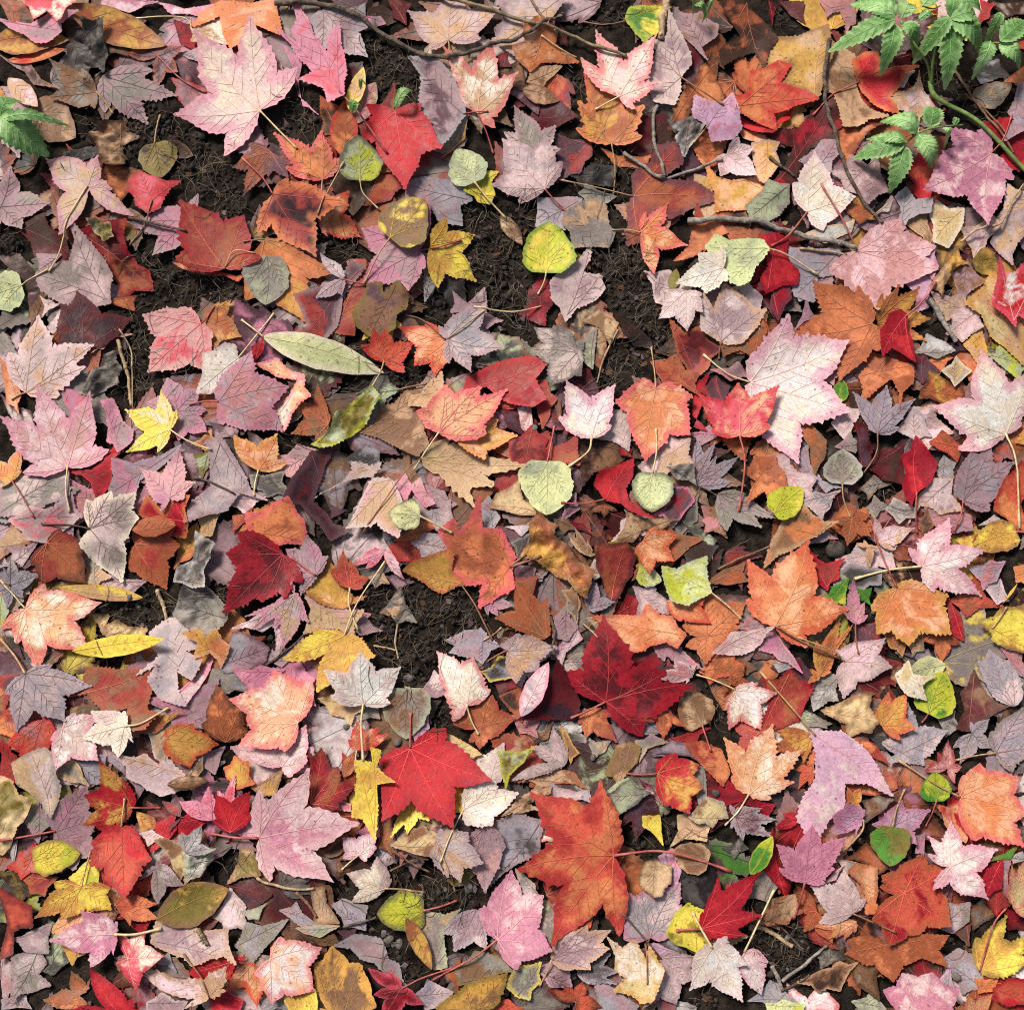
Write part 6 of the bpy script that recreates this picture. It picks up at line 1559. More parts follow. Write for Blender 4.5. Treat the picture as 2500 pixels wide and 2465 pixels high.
def shape_leaf(out, base, tips, curl, lift=0.0, settle=.55):
    """lets a leaf of the given outline come to rest on what lies below; returns its height function"""
    lo, hi = out.min(0), out.max(0)
    i0, i1, j0, j1 = window(lo[0], hi[0], lo[1], hi[1])
    if i1 - i0 < 2 or j1 - j0 < 2:
        return None
    W = HF[j0:j1, i0:i1]
    B = np.pad(W, 8, mode='edge')
    m = B
    for _ in range(2):
        q = m
        for dy in (-1, 0, 1):
            for dx in (-1, 0, 1):
                m = np.maximum(m, np.roll(np.roll(q, dy, 0), dx, 1))
    for _ in range(6):
        m = (m + np.roll(m, 1, 0) + np.roll(m, -1, 0) + np.roll(m, 1, 1) + np.roll(m, -1, 1)) / 5
    S = np.maximum(m[8:-8, 8:-8], W - .0012)
    cx, cy = gx[i0:i1], gx[j0:j1]
    CX, CY = np.meshgrid(cx, cy)
    C = np.stack([CX.ravel(), CY.ravel()], 1)
    ins = pip(C, out)
    if ins.sum() < 4:
        return None
    Q, hq = C[ins], S.ravel()[ins]
    cen = Q.mean(0)
    A = np.c_[np.ones(len(Q)), Q - cen]
    co = np.linalg.lstsq(A, hq, rcond=None)[0]
    co[1:] = np.clip(co[1:], -.22, .22)
    R = math.sqrt(len(Q)) * HS
    far = max(tips, key=lambda t: np.linalg.norm(t - base))
    ax_ = (far - base) / (np.linalg.norm(far - base) + 1e-9)
    nx_ = np.array([-ax_[1], ax_[0]])
    sgn = 1 if random.random() < .68 else -1
    kk = curl
    cup = sgn * random.uniform(.35, 1.0) * .40 * kk
    fold = random.uniform(-.4, 1.0) * .32 * kk
    ph = random.random() * 6.28
    rip = random.uniform(.4, 1.0) * .05 * min(kk, 1) + .008
    tlt = np.array([random.uniform(-1, 1), random.uniform(-1, 1)]) * .13
    sd_ = random.randint(0, 9999)

    def rigid(P):
        d = P - cen
        r = np.linalg.norm(d, axis=1) / R
        v = (P - base) @ nx_ / R
        a = np.arctan2(d[:, 1], d[:, 0])
        z = co[0] + d @ (co[1:] + tlt)
        z = z + R * (cup * r ** 2.2 + fold * np.abs(v) + rip * np.sin(3 * a + ph) * r ** 2 + rip * .8 * np.sin(7 * a + ph * 2) * r ** 3)
        z = z + R * (.014 + .022 * kk) * (vnoise(P[:, 0], P[:, 1], 2.2 / R, sd_) - .5)
        if kk > .65:                            # shrivelled: strong wrinkles
            z = z + R * .34 * kk * (vnoise(P[:, 0], P[:, 1], 3.6 / R, sd_ + 1) - .5) + R * .14 * kk * (vnoise(P[:, 0], P[:, 1], 8.5 / R, sd_ + 2) - .5)
        return z

    rq = rigid(Q)
    off = np.percentile(hq - rq, 70) + lift

    def height(P):
        u = np.clip((P[:, 0] - cx[0]) / HS, 0, len(cx) - 1.001)
        v = np.clip((P[:, 1] - cy[0]) / HS, 0, len(cy) - 1.001)
        i, j = u.astype(int), v.astype(int)
        fu, fv = u - i, v - j
        h = (S[j, i] * (1 - fu) + S[j, i + 1] * fu) * (1 - fv) + (S[j + 1, i] * (1 - fu) + S[j + 1, i + 1] * fu) * fv
        z = (rigid(P) + off) * settle + h * (1 - settle)
        g = z - h
        return h + .0007 + np.where(g > 0, g, .0) + .0004 * np.exp(-np.abs(g) / .001)

    zq = height(Q)
    flat = W.ravel().copy()
    flat[ins] = np.maximum(flat[ins], zq)
    HF[j0:j1, i0:i1] = flat.reshape(W.shape)
    return height


def blade_mesh(out, tips, base, height, cols, spot, dens=1.0):
    lo, hi = out.min(0), out.max(0)
    area = abs((out[:, 0] * np.roll(out[:, 1], -1) - np.roll(out[:, 0], -1) * out[:, 1]).sum()) / 2
    R = math.sqrt(area)
    st = max(.0026, R / 12) / dens
    xs, ys = np.arange(lo[0], hi[0], st), np.arange(lo[1], hi[1], st)
    G = np.stack(np.meshgrid(xs, ys), -1)
    G[1::2, :, 0] += st / 2
    G = G.reshape(-1, 2) + rng.uniform(-.16, .16, (len(xs) * len(ys), 2)) * st
    A, B = out, np.roll(out, -1, 0)
    G = G[pip(G, out)]
    if len(G):
        G = G[segdist(G, A, B) > st * .45]
    n = len(out)
    P = np.concatenate([out, G])
    res = delaunay_2d_cdt([Vector(p) for p in P], [], [list(range(n))], 1, 1e-6)
    P = np.array([tuple(v) for v in res[0]])
    F = [tuple(f) for f in res[2]]
    if not F:
        return None
    z = height(P)
    ed = segdist(P, A, B) / R
    T = np.array(tips)
    vd = segdist(P, np.repeat(np.asarray(base)[None], len(T), 0), T) / R
    far = max(tips, key=lambda t: np.linalg.norm(t - base))
    ax_ = (far - base) / (np.linalg.norm(far - base) + 1e-9)
    nx_ = np.array([-ax_[1], ax_[0]])
    d = P - base
    sd_ = rng.uniform(-40, 40)
    lco = np.stack([d @ ax_, d @ nx_, np.full(len(P), sd_)], 1)
    one = np.ones((len(P), 1))
    at_ = dict(lco=lco, edge=ed, vein=vd, spot=np.full(len(P), spot), c1=one * cols[0], c2=one * cols[1], c3=one * cols[2])
    return np.c_[P, z], F, at_, R


def ribbon(path2, w0, w1, height, out_pool, col):
    n = len(path2)
    T = np.gradient(path2, axis=0)
    T /= np.linalg.norm(T, axis=1)[:, None] + 1e-9
    N = np.stack([-T[:, 1], T[:, 0]], 1)
    w = np.linspace(w0, w1, n)[:, None]
    L, Rr = path2 + N * w, path2 - N * w
    V = np.concatenate([np.c_[L, height(L) + .0003], np.c_[path2, height(path2) + .00045 + w[:, 0] * .45], np.c_[Rr, height(Rr) + .0003]])
    F = []
    for i in range(n - 1):
        F.append((i, i + 1, n + i + 1, n + i))
        F.append((n + i, n + i + 1, 2 * n + i + 1, 2 * n + i))
    out_pool.add(V, F, dict(c1=np.ones((len(V), 1)) * col))


def vein_pool(base, tips, out, height, col, R, side=True):
    p = Pool()
    A, B = out, np.roll(out, -1, 0)
    cen = out.mean(0)
    rm = max(np.linalg.norm(t - base) for t in tips)
    for t in tips:
        d = t - base
        L = np.linalg.norm(d)
        if L < .35 * rm:
            continue
        nrm = np.array([-d[1], d[0]]) / L
        b = random.uniform(-.05, .05) * L
        k = 12
        tt = np.linspace(0.0, .95, k)
        path = base + d * tt[:, None] + nrm * (b * 4 * tt * (1 - tt))[:, None]
        ok = pip(path, out)
        ok[0] = True
        if (~ok).any():
            path = path[:max(2, int(np.argmax(~ok)))]
        w = .00046 * (.6 + R * 9)
        if len(path) > 2:
            ribbon(path, w, w * .3, height, p, col)
        if not side:
            continue
        for q in np.arange(.24, .86, .155):
            for sgn in (-1, 1):
                qq = q + random.uniform(-.03, .03)
                s = base + d * qq + nrm * b * 4 * qq * (1 - qq)
                l = L * .30 * (1.05 - q) ** .6 * random.uniform(.8, 1.15)
                a = sgn * random.uniform(.7, .9)
                dd = d / L * math.cos(a) + nrm * math.sin(a)
                u = np.linspace(0, 1, 6)
                sp = s + dd * (u * l)[:, None] + d / L * (u ** 2 * l * .14)[:, None]
                ok = pip(sp, out) & (segdist(sp, A, B) > .0012)
                if (~ok).any():
                    sp = sp[:int(np.argmax(~ok))]
                if len(sp) > 2:
                    ribbon(sp, w * .5, w * .15, height, p, col)
    return p


# ------------------------------------------------------------------ read the survey of leaves
leaves = []
for crop, text in LEAVES.items():
    for line in text.strip().splitlines():
        body, _, label = line.partition('|')
        tok = body.split()
        L = dict(kind=tok[0], z=int(tok[1]), cols=tok[2].split('/'), label=label.strip(), depth=.62, curl=None, spot=0, stem=None, w=None)
        pts, stem, mode = [], [], 'p'
        for t in tok[3:]:
            if t == 's':
                mode = 's'
            elif t[0] == 'd' and t[1:2] == '.':
                L['depth'] = float(t[1:])
            elif t[0] == 'k':
                L['curl'] = float(t[1:])
            elif t == 'x':
                L['spot'] = 1
            elif ',' in t:
                for q in t.split(';'):
                    (pts if mode == 'p' else stem).append(at(crop, *map(float, q.split(','))))
            else:
                L['w'] = float(t)
        L['pts'], L['stem'] = pts, stem
        leaves.append(L)

SMOOTH = ('sage', 'palegreen', 'ygreen', 'green', 'olive', 'yellow')
GROUPS = {'maple_leaf': 'fallen maple leaves', 'round_leaf': 'fallen round leaves', 'narrow_leaf': 'fallen narrow leaves', 'dry_leaf': 'dry crumpled leaf scraps'}
litter, litter_veins = Pool(), Pool()


def prepare(L):
    k = L['kind']
    if k == 'm':
        L['base'], L['tips'] = L['pts'][0], L['pts'][1:]
        cb = np.mean(L['tips'], 0)
        L['out'] = maple_outline(L['base'], L['tips'], L['depth'])
        L['name'] = 'maple_leaf'
    elif k == 'p':
        if not L['label'] and len(L['pts']) <= 7:      # the showing corner of a leaf that runs on under its neighbours
            c = np.mean(L['pts'], 0)
            L['pts'] = [c + (q - c) * 1.24 for q in L['pts']]
            L['z'] -= .9
        L['out'] = poly_outline(L['pts'], (L['curl'] or 0) > .7)
        P = np.array(L['pts'])
        c = P.mean(0)
        if L['stem']:
            b = L['stem'][0]
            if not pip(np.array([b]), L['out'])[0]:
                b = P[np.argmin(((P - b) ** 2).sum(1))]
            b = b + (c - b) * .03
        else:
            u = np.linalg.svd(P - c)[2][0]
            s = (P - c) @ u
            b = P[np.argmin(s)] if random.random() < .5 else P[np.argmax(s)]
            b = b + (c - b) * .06
        L['base'], L['tips'] = b, point_tips(b, P)
        L['name'] = 'dry_leaf' if (L['curl'] or 0) >= .6 else 'maple_leaf'
        if L['cols'][0] in ('sage', 'palegreen', 'ygreen', 'green', 'yellow', 'olive') and L['name'] == 'maple_leaf':
            L['name'] = 'round_leaf'
    else:
        b, t = L['pts'][:2]
        L['out'] = oval_outline(b, t, L['w'] or .6, k)
        d = t - b
        nr = np.array([-d[1], d[0]])
        L['base'] = b + d * .01
        L['tips'] = [t] if k == 'e' else [t, b + d * .62 + nr * .36 * (L['w'] or 1), b + d * .62 - nr * .36 * (L['w'] or 1)]
        L['name'] = 'narrow_leaf' if k == 'e' else 'round_leaf'
    return L


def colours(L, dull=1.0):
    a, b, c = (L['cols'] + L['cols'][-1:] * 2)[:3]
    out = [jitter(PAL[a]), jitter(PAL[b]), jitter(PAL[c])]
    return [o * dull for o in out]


def into_litter(L, veins=True):
    h = shape_leaf(L['out'], L['base'], L['tips'], L['curl'] if L['curl'] is not None else random.uniform(.1, .55))
    if h is None:
        return
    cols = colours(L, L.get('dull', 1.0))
    r = blade_mesh(L['out'], L['tips'], L['base'], h, cols, L['spot'] * .8 + random.random() * .25, L.get('dens', 1.0))
    if r is None:
        return
    V, F, A, R = r
    litter.add(V, F, A)
    if veins:
        p = vein_pool(L['base'], L['tips'], L['out'], h, vein_colour((cols[0] + cols[1]) / 2), R, L.get('side', True))
        if p.n:
            litter_veins.add(np.concatenate(p.V), p.F, {k: np.concatenate(v) for k, v in p.A.items()})


for L in leaves:
    prepare(L)
CENT = np.array([L['out'].mean(0) for L in leaves])

# ------------------------------------------------------------------ older litter under the leaves that show, gap shade painted into its colours
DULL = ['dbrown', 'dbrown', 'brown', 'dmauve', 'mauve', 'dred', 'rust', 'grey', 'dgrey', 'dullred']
placed = 0
half = .70
tries = 0
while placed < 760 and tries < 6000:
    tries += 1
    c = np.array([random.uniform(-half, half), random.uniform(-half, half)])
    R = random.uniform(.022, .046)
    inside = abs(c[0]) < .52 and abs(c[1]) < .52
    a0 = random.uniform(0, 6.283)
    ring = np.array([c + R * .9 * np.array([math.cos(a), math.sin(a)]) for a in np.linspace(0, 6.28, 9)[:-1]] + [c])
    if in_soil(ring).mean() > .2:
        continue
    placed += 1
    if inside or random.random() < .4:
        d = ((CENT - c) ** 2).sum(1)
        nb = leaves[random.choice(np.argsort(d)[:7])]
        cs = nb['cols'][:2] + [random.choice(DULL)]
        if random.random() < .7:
            cs[0] = random.choice(DULL)  # dark decayed tones, chosen also to paint in the shade of the gaps
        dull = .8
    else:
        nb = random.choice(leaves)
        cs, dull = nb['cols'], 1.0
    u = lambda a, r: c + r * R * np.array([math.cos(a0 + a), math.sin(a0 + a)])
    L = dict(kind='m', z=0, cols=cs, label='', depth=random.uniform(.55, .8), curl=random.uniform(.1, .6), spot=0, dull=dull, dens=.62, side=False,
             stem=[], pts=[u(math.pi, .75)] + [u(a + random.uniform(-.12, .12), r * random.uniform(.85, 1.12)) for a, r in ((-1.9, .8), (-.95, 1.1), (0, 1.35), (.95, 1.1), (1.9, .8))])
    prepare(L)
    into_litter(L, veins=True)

# ------------------------------------------------------------------ the leaves themselves, lowest first
order = sorted(range(len(leaves)), key=lambda i: (leaves[i]['z'] + (0 if leaves[i]['label'] else -.4), -np.ptp(leaves[i]['out'], axis=0).prod()))
later_stems = []
for i in order:
    L = leaves[i]
    if not L['label']:
        into_litter(L)
        continue
    curl = L['curl'] if L['curl'] is not None else random.uniform(.28, .64)
    h = shape_leaf(L['out'], L['base'], L['tips'], curl, lift=.0011 * max(0, L['z'] - 3), settle=.92 if curl > .65 else min(.96, .62 + .07 * max(0, L['z'] - 3)))
    if h is None:
        continue
    cols = colours(L)
    r = blade_mesh(L['out'], L['tips'], L['base'], h, cols, L['spot'] * .85 + random.random() ** 2 * .35, 1.7 if curl > .65 else 1.0)
    if r is None:
        continue
    V, F, A, R = r
    b3 = np.array([*L['base'], float(h(np.array([L['base']]))[0])])
    root = thing(L['name'], L['label'], 'leaf', b3, GROUPS[L['name']])
    blade = mesh_obj('blade', V - b3, F, M_LEAF, root, A)
    p = vein_pool(L['base'], L['tips'], L['out'], h, vein_colour((cols[0] + cols[1]) / 2), R)
    if p.n:
        mesh_obj('veins', np.concatenate(p.V) - b3, p.F, M_VEIN, blade, {k: np.concatenate(v) for k, v in p.A.items()})
    if L['stem']:
        later_stems.append((root, b3, L))

# flakes of broken leaf on the bare soil
cand = rng.uniform(-.56, .56, (30000, 2))
cand = cand[in_soil(cand)]
cand = cand[hf_read(HF, cand[:, 0], cand[:, 1]) - hf_read(SOILZ, cand[:, 0], cand[:, 1]) < .0008][:650]
for p in cand:
    k = int(rng.integers(5, 8))
    an = np.sort(rng.uniform(0, 6.283, k))
    rr = rng.uniform(.4, 1.1, k) * (.0012 + .0042 * rng.random() ** 2)
    q = p + np.stack([np.cos(an), np.sin(an)], 1) * rr[:, None]
    z = hf_read(HF, q[:, 0], q[:, 1]) + .0006 + rng.uniform(0, .0018, k)
    V = np.r_[np.c_[q, z], [[p[0], p[1], z.mean() + .0008]]]
    col = jitter(PAL[random.choice(('dbrown', 'brown', 'dbrown', 'dgrey', 'dgrey', 'brown', 'mauve'))], .2) * .6
    one = np.ones((k + 1, 1))
    litter.add(V, [(i, (i + 1) % k, k) for i in range(k)], dict(lco=np.c_[q - p, np.full(k, rng.uniform(-40, 40))].tolist() + [[0, 0, 0]], edge=np.full(k + 1, .5), vein=np.full(k + 1, .5), spot=np.zeros(k + 1), c1=one * col, c2=one * col, c3=one * col))

# the litter goes on round about
protos = []
for k in range(9):
    R0 = .036
    pt = lambda a, r: np.array([math.cos(a), math.sin(a)]) * r * R0
    tp = [pt(a + random.uniform(-.12, .12), r * random.uniform(.85, 1.12)) for a, r in ((-1.9, .8), (-.95, 1.1), (0, 1.35), (.95, 1.1), (1.9, .8))]
    b0 = pt(math.pi, .75)
    ph = random.random() * 6
    cu = random.uniform(-.25, .35)
    hgt = lambda P, ph=ph, cu=cu: (P ** 2).sum(1) / R0 * cu + .003 * np.sin(np.arctan2(P[:, 1], P[:, 0]) * 3 + ph)
    ot = maple_outline(b0, tp, random.uniform(.5, .75))
    protos.append(blade_mesh(ot, tp, b0, hgt, [np.ones(3)] * 3, 0, .55))
for k in range(4200):
    c = rng.uniform(-1.9, 1.9, 2)
    if max(abs(c[0]), abs(c[1])) < .60 or (c ** 2).sum() > 3.6:
        continue
    V, F, A, _ = protos[rng.integers(len(protos))]
    a = rng.uniform(0, 6.283)
    sc_ = rng.uniform(.8, 1.5)
    ca, sa = math.cos(a) * sc_, math.sin(a) * sc_
    tl = rng.uniform(-.16, .16, 2)
    x, y = V[:, 0] * ca - V[:, 1] * sa, V[:, 0] * sa + V[:, 1] * ca
    z = V[:, 2] * sc_ + tl[0] * x + tl[1] * y
    gz = float(soil_height(np.array([c[0]]), np.array([c[1]]))[0])
    L = leaves[rng.integers(len(leaves))]
    cols = colours(L)
    B = dict(A)
    B['lco'] = A['lco'] + np.array([0, 0, rng.uniform(-40, 40)])
    for q in range(3):
        B['c%d' % (q + 1)] = np.ones((len(V), 1)) * cols[q]
    litter.add(np.stack([x + c[0], y + c[1], z - z.min() * .5 + gz + .004 + rng.uniform(0, .014)], 1), F, B)

o = litter.build('leaf_litter', M_LEAF)
o['kind'] = 'stuff'
o['label'] = 'older torn and faded leaves filling the gaps between the larger leaves, partly darkened to paint the shade there'
ov = litter_veins.build('litter_veins', M_VEIN, o)
ov['kind'] = 'stuff'

# stems lie on whatever is on top
for root, b3, L in later_stems:
    pts = [b3[:2]] + [q for q in L['stem'] if np.linalg.norm(q - b3[:2]) > .004]
    if len(pts) < 2:
        continue
    path = smooth_path(pts, 7)
    zs = hf_read(HF, path[:, 0], path[:, 1])
    t = np.linspace(0, 1, len(path))
    for _ in range(3):
        zs = np.maximum(zs, np.convolve(np.pad(zs, 2, mode='edge'), np.ones(5) / 5, 'valid'))
    arch = np.sin(np.pi * t) * .004 * np.linalg.norm(path[-1] - path[0]) / .08
    z = np.maximum(zs + .0011, b3[2] * (1 - t) + zs[-1] * t + arch)
    z[0] = max(b3[2] + .0004, z[0] - .001)
    lab = L['label']
    c0 = L['cols'][0]
    key = ('red' if ('red stem' in lab or 'pink stem' in lab or 'reddish stem' in lab) else 'cream' if any(w in lab for w in ('cream stem', 'white stem', 'pale stem', 'yellow stem', 'golden stem'))
           else 'dark' if 'dark stem' in lab else 'brown' if 'brown' in lab.split('stem')[0].split()[-1:] else
           'red' if c0 in ('red', 'crim', 'dred', 'pinkpur', 'dustypink') else 'cream' if c0 in ('white', 'cream', 'palepink', 'yellow', 'peach', 'palegreen', 'sage')
           else random.choice(('tan', 'brown', 'tan', 'red')))
    if 'dark red stem' in lab:
        key = 'red'
    r0 = .00072 + .00035 * random.random() + .0003 * (L['z'] > 7)
    rad = np.interp(t, [0, .12, .86, .95, 1], [r0 * 1.15, r0 * .85, r0 * .9, r0 * 1.5, r0 * 1.35])
    V, F = tube(np.c_[path, z] - b3, rad, 6)
    mesh_obj('stem', V, F, M_STEM[key], root)

# ------------------------------------------------------------------ twigs and stalks
for line in TWIGS.strip().splitlines():
    body, _, label = line.partition('|')
    tok = body.split()
    crop = tok[0]
    rad = [t for t in tok if t[0] == 'r' and t[1:].replace('.', '').isdigit()][0]
    mat = tok[-1]
    r = float(rad[1:]) * 700 / 1905 * .0004
    paths, cur = [], []
    for t in tok[2:]:
        if t == ';':
            paths.append(cur); cur = []
        elif ',' in t:
            cur.append(at(crop, *map(float, t.split(','))))
    paths.append(cur)
    parts = []
    for k, pp in enumerate(paths):
        path = smooth_path(pp, 8)
        path = path + np.c_[vnoise(path[:, 0], path[:, 1], 90, 11) - .5, vnoise(path[:, 0], path[:, 1], 90, 12) - .5] * r * 1.2
        zs = hf_read(HF, path[:, 0], path[:, 1])
        for _ in range(6):
            zs = np.maximum(zs * .9 + .1 * zs.max(), np.convolve(np.pad(zs, 3, mode='edge'), np.ones(7) / 7, 'valid'))
        t = np.linspace(0, 1, len(path))
        rr = r * (1.08 - .3 * t) * (1 + .16 * (vnoise(t * 1.0, t * 0, 17, 13 + k) - .5)) * (1 + .28 * (vnoise(t, t * 0, 26, 31) > .80))
        parts.append((np.c_[path, zs + rr * .8], rr))
    b3 = parts[0][0][0]
    name = 'dry_stalk' if mat in ('tanbark', 'brownbark') and 'stick' not in label and 'twig' not in label else 'twig'
    root = thing(name, label.strip() or {'twig': 'small dark broken twig lying among the leaves', 'dry_stalk': 'thin dry brown stalk lying among the leaves'}[name], 'twig', b3, 'twigs lying on the litter')
    for k, (path, rr) in enumerate(parts):
        V, F = tube(path - b3, rr, 8)
        mesh_obj('stalk' if k == 0 else 'side_branch', V, F, M_BARK[mat], root)
        tip = path[-1] - b3
        if r > .0018 and k == 0:                   # bud scars
            for q in np.linspace(.15, .9, 4):
                c = (path - b3)[int(q * (len(path) - 1))]
                a = np.linspace(0, 1, 4)
                dirv = np.array([random.uniform(-1, 1), random.uniform(-1, 1), .6]) * r * 1.7
                v, f = tube(c + dirv * a[:, None], np.array([.55, .6, .5, .2]) * r, 6)
                mesh_obj('bud_scar', v, f, M_BARK[mat], root)

# ------------------------------------------------------------------ pebbles
def stone_mesh(r, sd_):
    n1, n2 = 9, 14
    V = []
    for i in range(n1 + 1):
        th = math.pi * i / n1
        for j in range(n2):
            ph = 2 * math.pi * j / n2
            V.append((math.sin(th) * math.cos(ph), math.sin(th) * math.sin(ph), math.cos(th)))
    V = np.array(V)
    f = 1 + .34 * (vnoise(V[:, 0] + V[:, 2] * .7, V[:, 1] + V[:, 2] * .4, 1.3, sd_) - .5) + .12 * (vnoise(V[:, 0] - V[:, 2], V[:, 1], 3.1, sd_) - .5)
    V = V * f[:, None] * np.array([1, .78, .5]) * r
    V = V * (1 - .22 * np.maximum(0, vnoise(V[:, 0] / r, V[:, 1] / r + V[:, 2] / r, 1.1, sd_ + 7) - .4))[:, None]
    F = []
    for i in range(n1):
        for j in range(n2):
            F.append((i * n2 + j, (i + 1) * n2 + j, (i + 1) * n2 + (j + 1) % n2, i * n2 + (j + 1) % n2))
    return V, F


for k, line in enumerate(STONES.strip().splitlines()):
    body, _, label = line.partition('|')
    crop, xy, r = body.split()[:3]
    p = at(crop, *map(float, xy.split(',')))
    r = float(r) * 700 / 1905 * .0004
    V, F = stone_mesh(r, 50 + k)
    o = mesh_obj('pebble', V, F, M_STONE_D if 'dark' in label else M_STONE)
    o.location = (*p, float(hf_read(HF, p[0], p[1])) + r * .16)
    o.rotation_euler = (0, 0, random.uniform(0, 6))
    o['label'] = label.strip() or 'tiny grey pebble on bare soil'
    o['category'] = 'pebble'
    o['group'] = 'pebbles on the soil'

# ------------------------------------------------------------------ crumbs, rootlets and straw on the bare soil
crumbs, roots = Pool(), Pool()
CV = []
for sd_ in range(6):
    n1, n2 = 4, 6
    V = np.array([(math.sin(math.pi * i / n1) * math.cos(6.283 * j / n2), math.sin(math.pi * i / n1) * math.sin(6.283 * j / n2), math.cos(math.pi * i / n1)) for i in range(n1 + 1) for j in range(n2)])
    V = V * (1 + .7 * (vnoise(V[:, 0] + V[:, 2], V[:, 1] - V[:, 2], 1.7, sd_) - .5))[:, None]
    F = [(i * n2 + j, (i + 1) * n2 + j, (i + 1) * n2 + (j + 1) % n2, i * n2 + (j + 1) % n2) for i in range(n1) for j in range(n2)]
    CV.append((V, F))
cand = rng.uniform(-.56, .56, (60000, 2))
cand = cand[in_soil(cand)]
clear = lambda P: hf_read(HF, P[:, 0], P[:, 1]) - hf_read(SOILZ, P[:, 0], P[:, 1]) < .0006
cand = cand[clear(cand)]
for p in cand[:9000]:
    r = abs(rng.normal(0, 1)) * .0011 + .0005 + (.002 * rng.random() if rng.random() < .06 else 0)
    V, F = CV[rng.integers(6)]
    z = float(hf_read(HF, p[0], p[1]))
    a = rng.uniform(0, 6.28)
    ca, sa = math.cos(a), math.sin(a)
    Q = np.stack([V[:, 0] * ca - V[:, 1] * sa, V[:, 0] * sa + V[:, 1] * ca, V[:, 2] * .7], 1) * r
    crumbs.add(Q + [p[0], p[1], z + r * .3], F)
o = crumbs.build('soil_crumbs', M_CRUMB)
o['kind'] = 'stuff'
o['label'] = 'loose crumbs of dark soil and grit'
cand = rng.uniform(-.56, .56, (20000, 2))
cand = cand[in_soil(cand)]
cand = cand[clear(cand)][:2100]
for p in cand:
    a = rng.uniform(0, 6.28)
    Lr = rng.uniform(.010, .045)
    k = 9
    cu = rng.normal(0, .32)
    pts = [p]
    for q in range(k - 1):
        a += cu * .6 + rng.normal(0, .16)
        pts.append(pts[-1] + np.array([math.cos(a), math.sin(a)]) * Lr / k)
    pts = np.array(pts)
    z = hf_read(HF, pts[:, 0], pts[:, 1])
    z = np.maximum(z, z.mean()) + .0006 + .0012 * rng.random() * np.sin(np.linspace(0, 3.1, k))
    r = rng.uniform(.00018, .00045)
    V, F = tube(np.c_[pts, z], np.linspace(r, r * .5, k), 4)
    roots.add(V, F)
o = roots.build('rootlet_debris', M_ROOT)
o['kind'] = 'stuff'
o['label'] = 'fine dry rootlets and straw scattered on the soil'

# ------------------------------------------------------------------ green plants
ZG = .055


def green_leaflet(root, b3, crop, b, t, w, z0, z1, col, droop=.012):
    b, t = at(crop, *b, z0), at(crop, *t, z1)
    d = t - b
    L = np.linalg.norm(d)
    u, nr = d / L, np.array([-d[1], d[0]]) / L
    out = []
    for side in (-1, 1):
        ts = np.linspace(0, 1, 12)
        if side > 0:
            ts = ts[::-1]
        for q in range(11):
            ta, tb = ts[q], ts[q + 1]
            for f in (0, .55 if side < 0 else .45):
                x = ta + (tb - ta) * f
                prof = (math.sin(math.pi * min(1, x) ** .72)) ** .8 * w * L / 2
                tooth = (1.0 if f else .80)
                out.append(b + u * (x * L + (.018 * L if f else 0)) + nr * side * prof * tooth)
    out = ccw(np.array(out))
    ph = random.random() * 6

    def height(P):
        x = np.clip((P - b) @ u / L, 0, 1)
        y = (P - b) @ nr / (w * L)
        z = z0 + (z1 - z0) * x + .010 * np.sin(x * 3.1) - droop * x ** 2
        z = z + .16 * w * L * np.abs(y)                             # V along the midrib
        z = z - .0016 * np.abs(np.sin((x * 6.5 - np.abs(y) * 2.4) * math.pi)) * np.minimum(1, np.abs(y) * 4)
        return z + .003 * np.sin(5 * x + ph)

    V, F, A, R = blade_mesh(out, [t], b, height, [jitter(PAL[c]) for c in col], .12, 1.5)
    bl = mesh_obj('leaflet', V - b3, F, M_GREEN, root, A)
    p = Pool()
    vc = PAL[col[0]] * 1.25 + np.array([.05, .06, .02])
    path = b + d * np.linspace(0, .97, 12)[:, None]
    ribbon(path, .0006, .0002, height, p, vc)
    for x in np.arange(.1, .9, .115):
        for s in (-1, 1):
            prof = (math.sin(math.pi * x ** .72)) ** .8 * w * L / 2 * .8
            e = b + u * (x * L + prof * .75) + nr * s * prof
            st_ = b + u * x * L
            ribbon(st_ + (e - st_) * np.linspace(0, .9, 5)[:, None], .00028, .0001, height, p, vc)
    mesh_obj('veins', np.concatenate(p.V) - b3, p.F, M_VEIN, bl, {k: np.concatenate(v) for k, v in p.A.items()})


def stalk(root, b3, crop, pts, zs, r, name='stalk'):
    P = np.array([[*at(crop, *q, z), z] for q, z in zip(pts, zs)])
    path = smooth_path(P, 8)
    zz = hf_read(HF, path[:, 0], path[:, 1])
    path[:, 2] = np.maximum(path[:, 2], zz + r)
    V, F = tube(path - b3, np.linspace(r, r * .75, len(path)), 8)
    mesh_obj(name, V, F, M_STALK, root)


def plant(crop, origin, label, leaflets, stalks, name='green_plant'):
    o2 = at(crop, *origin, .02)
    b3 = np.array([*o2, float(hf_read(HF, *o2))])
    root = thing(name, label, 'plant', b3, 'small green plants among the leaves')
    for a in leaflets:
        b, t, w = a[:3]
        z0, z1 = (a[3] if len(a) > 3 else ZG), (a[4] if len(a) > 4 else ZG - .012)
        green_leaflet(root, b3, crop, b, t, w, z0, z1, random.choice((('leafd', 'leafg', 'leafl'), ('leafg', 'leafl', 'leafd'))))
    for pts, zs, r in stalks:
        stalk(root, b3, crop, pts, zs, r)
    return root


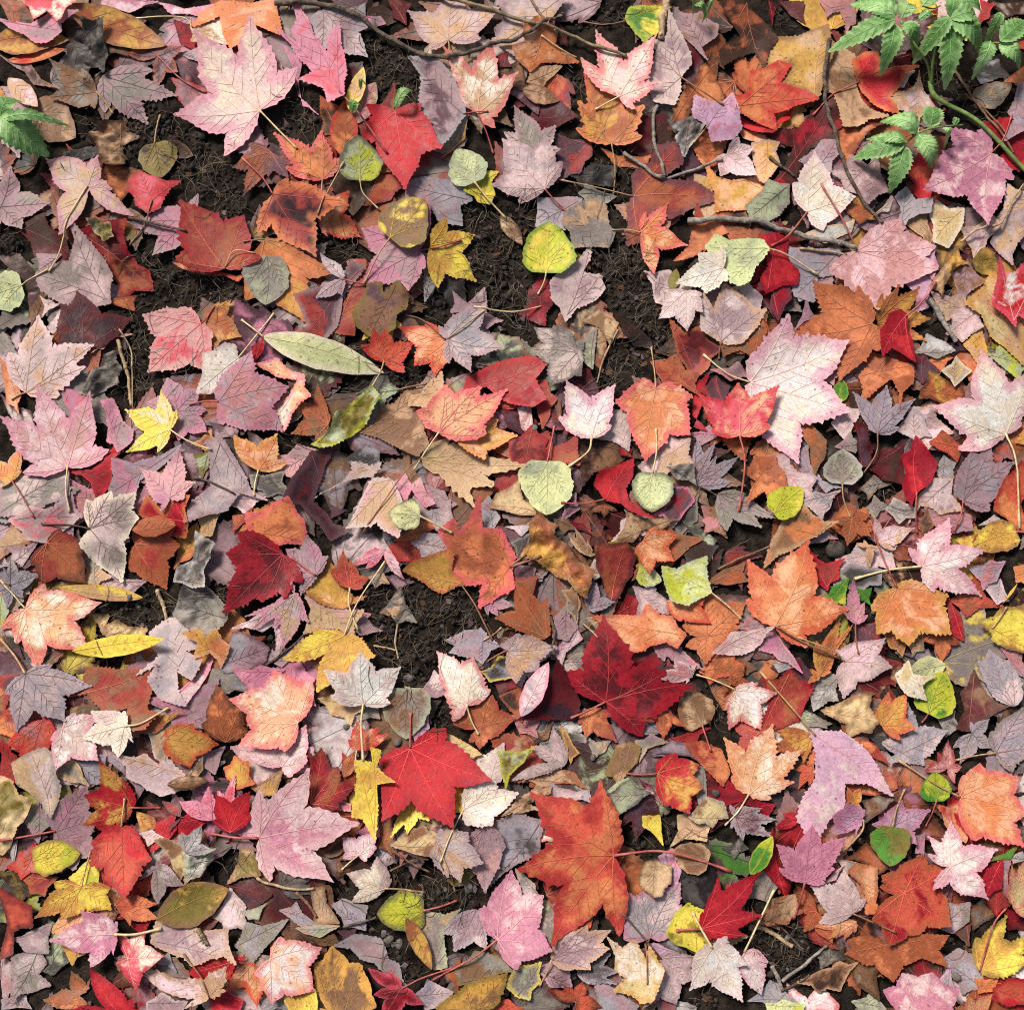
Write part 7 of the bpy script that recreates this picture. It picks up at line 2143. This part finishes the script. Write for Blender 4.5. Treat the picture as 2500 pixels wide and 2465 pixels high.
PAL['leafd'] = srgb(96, 142, 76)
PAL['leafg'] = srgb(128, 170, 104)
PAL['leafl'] = srgb(166, 200, 136)
plant('D', (1290, 570), 'upright green plant with serrated five fingered leaves on a curved stalk',
      [((1045, 145), (620, 310), .36), ((1052, 150), (968, 470), .50), ((1100, 150), (1205, 345), .60), ((1050, 130), (770, -20), .55), ((1085, 130), (1150, -30), .62),
       ((1410, 125), (1190, 385), .44, .062, .045), ((1412, 130), (1395, 575), .46, .062, .04), ((1420, 120), (1650, 330), .60, .062, .045), ((1415, 115), (1420, -60), .55, .06, .05),
       ((1420, 118), (1640, 120), .55, .062, .05)],
      [([(1085, 140), (1180, 300), (1260, 420), (1285, 555)], [.055, .05, .035, .02], .0016), ([(1412, 125), (1330, 260), (1300, 420), (1290, 565)], [.062, .055, .038, .02], .0020),
       ([(1280, 540), (1300, 620), (1370, 680), (1560, 780), (1690, 890), (1905, 1125), (2100, 1330)], [.02, .018, .016, .015, .015, .012, .01], .0026)])
plant('D', (1690, 270), 'small green serrated leaf pair beside the upright plant', [((1745, 95), (1668, 255), .6), ((1690, 265), (1585, 495), .52)], [([(1750, 90), (1720, 180), (1690, 270)], [.05, .045, .03], .0012)])
plant('D', (1740, 290), 'pale green leaf spray at the edge of the upright plant', [((1740, 285), (1940, 110), .5), ((1742, 292), (1900, 440), .62)], [([(1740, 288), (1700, 290), (1640, 330)], [.05, .04, .02], .0012)])
plant('D', (1270, 10), 'young green leaf tips behind the upright plant', [((1230, 40), (1330, -70), .6), ((1480, 10), (1640, 60), .6), ((1200, 130), (1310, 85), .4)], [([(1230, 40), (1300, 60), (1350, 40)], [.04, .03, .02], .001)])
plant('D', (1500, 830), 'low green plant with deeply lobed feathery leaflets beside the purple pink leaf',
      [((1110, 960), (785, 1030), .52, .04, .03), ((1112, 968), (1025, 1265), .56, .04, .03), ((1200, 888), (1310, 1098), .68, .042, .035), ((1200, 880), (975, 765), .62, .044, .036),
       ((1110, 950), (875, 895), .42, .042, .034), ((1285, 845), (1290, 685), .82, .042, .036), ((1370, 840), (1395, 960), .45, .04, .032), ((1440, 835), (1450, 775), .6, .038, .034)],
      [([(1110, 960), (1200, 888), (1310, 850), (1500, 830)], [.04, .042, .042, .03], .0011)])
plant('A', (0, 800), 'bright green leaf sprig lying beside brown leaves', [((0, 790), (300, 1010), .8, .045, .03), ((-10, 780), (120, 640), .75, .045, .04), ((0, 785), (425, 795), .22, .048, .04)],
      [([(-60, 790), (-20, 785), (0, 790)], [.03, .04, .045], .0014)])
plant('B', (1000, 690), 'tiny green seedling leaves poking out above the vivid red leaf', [((985, 710), (1105, 570), .45, .022, .03), ((700, 745), (755, 670), .8, .03, .03), ((760, 590), (790, 530), .5, .026, .026)], [([(985, 710), (990, 730)], [.022, .016], .0008)], 'green_seedling')
plant('C', (1400, 60), 'green weed stems with narrow leaves beside the brown curled leaf', [((1350, 20), (1440, 110), .4, .04, .03), ((1490, -20), (1410, 110), .3, .04, .03), ((1330, -30), (1350, 70), .4, .04, .03)],
      [([(1420, 110), (1400, 40), (1380, -40)], [.025, .035, .04], .0012)], 'green_seedling')
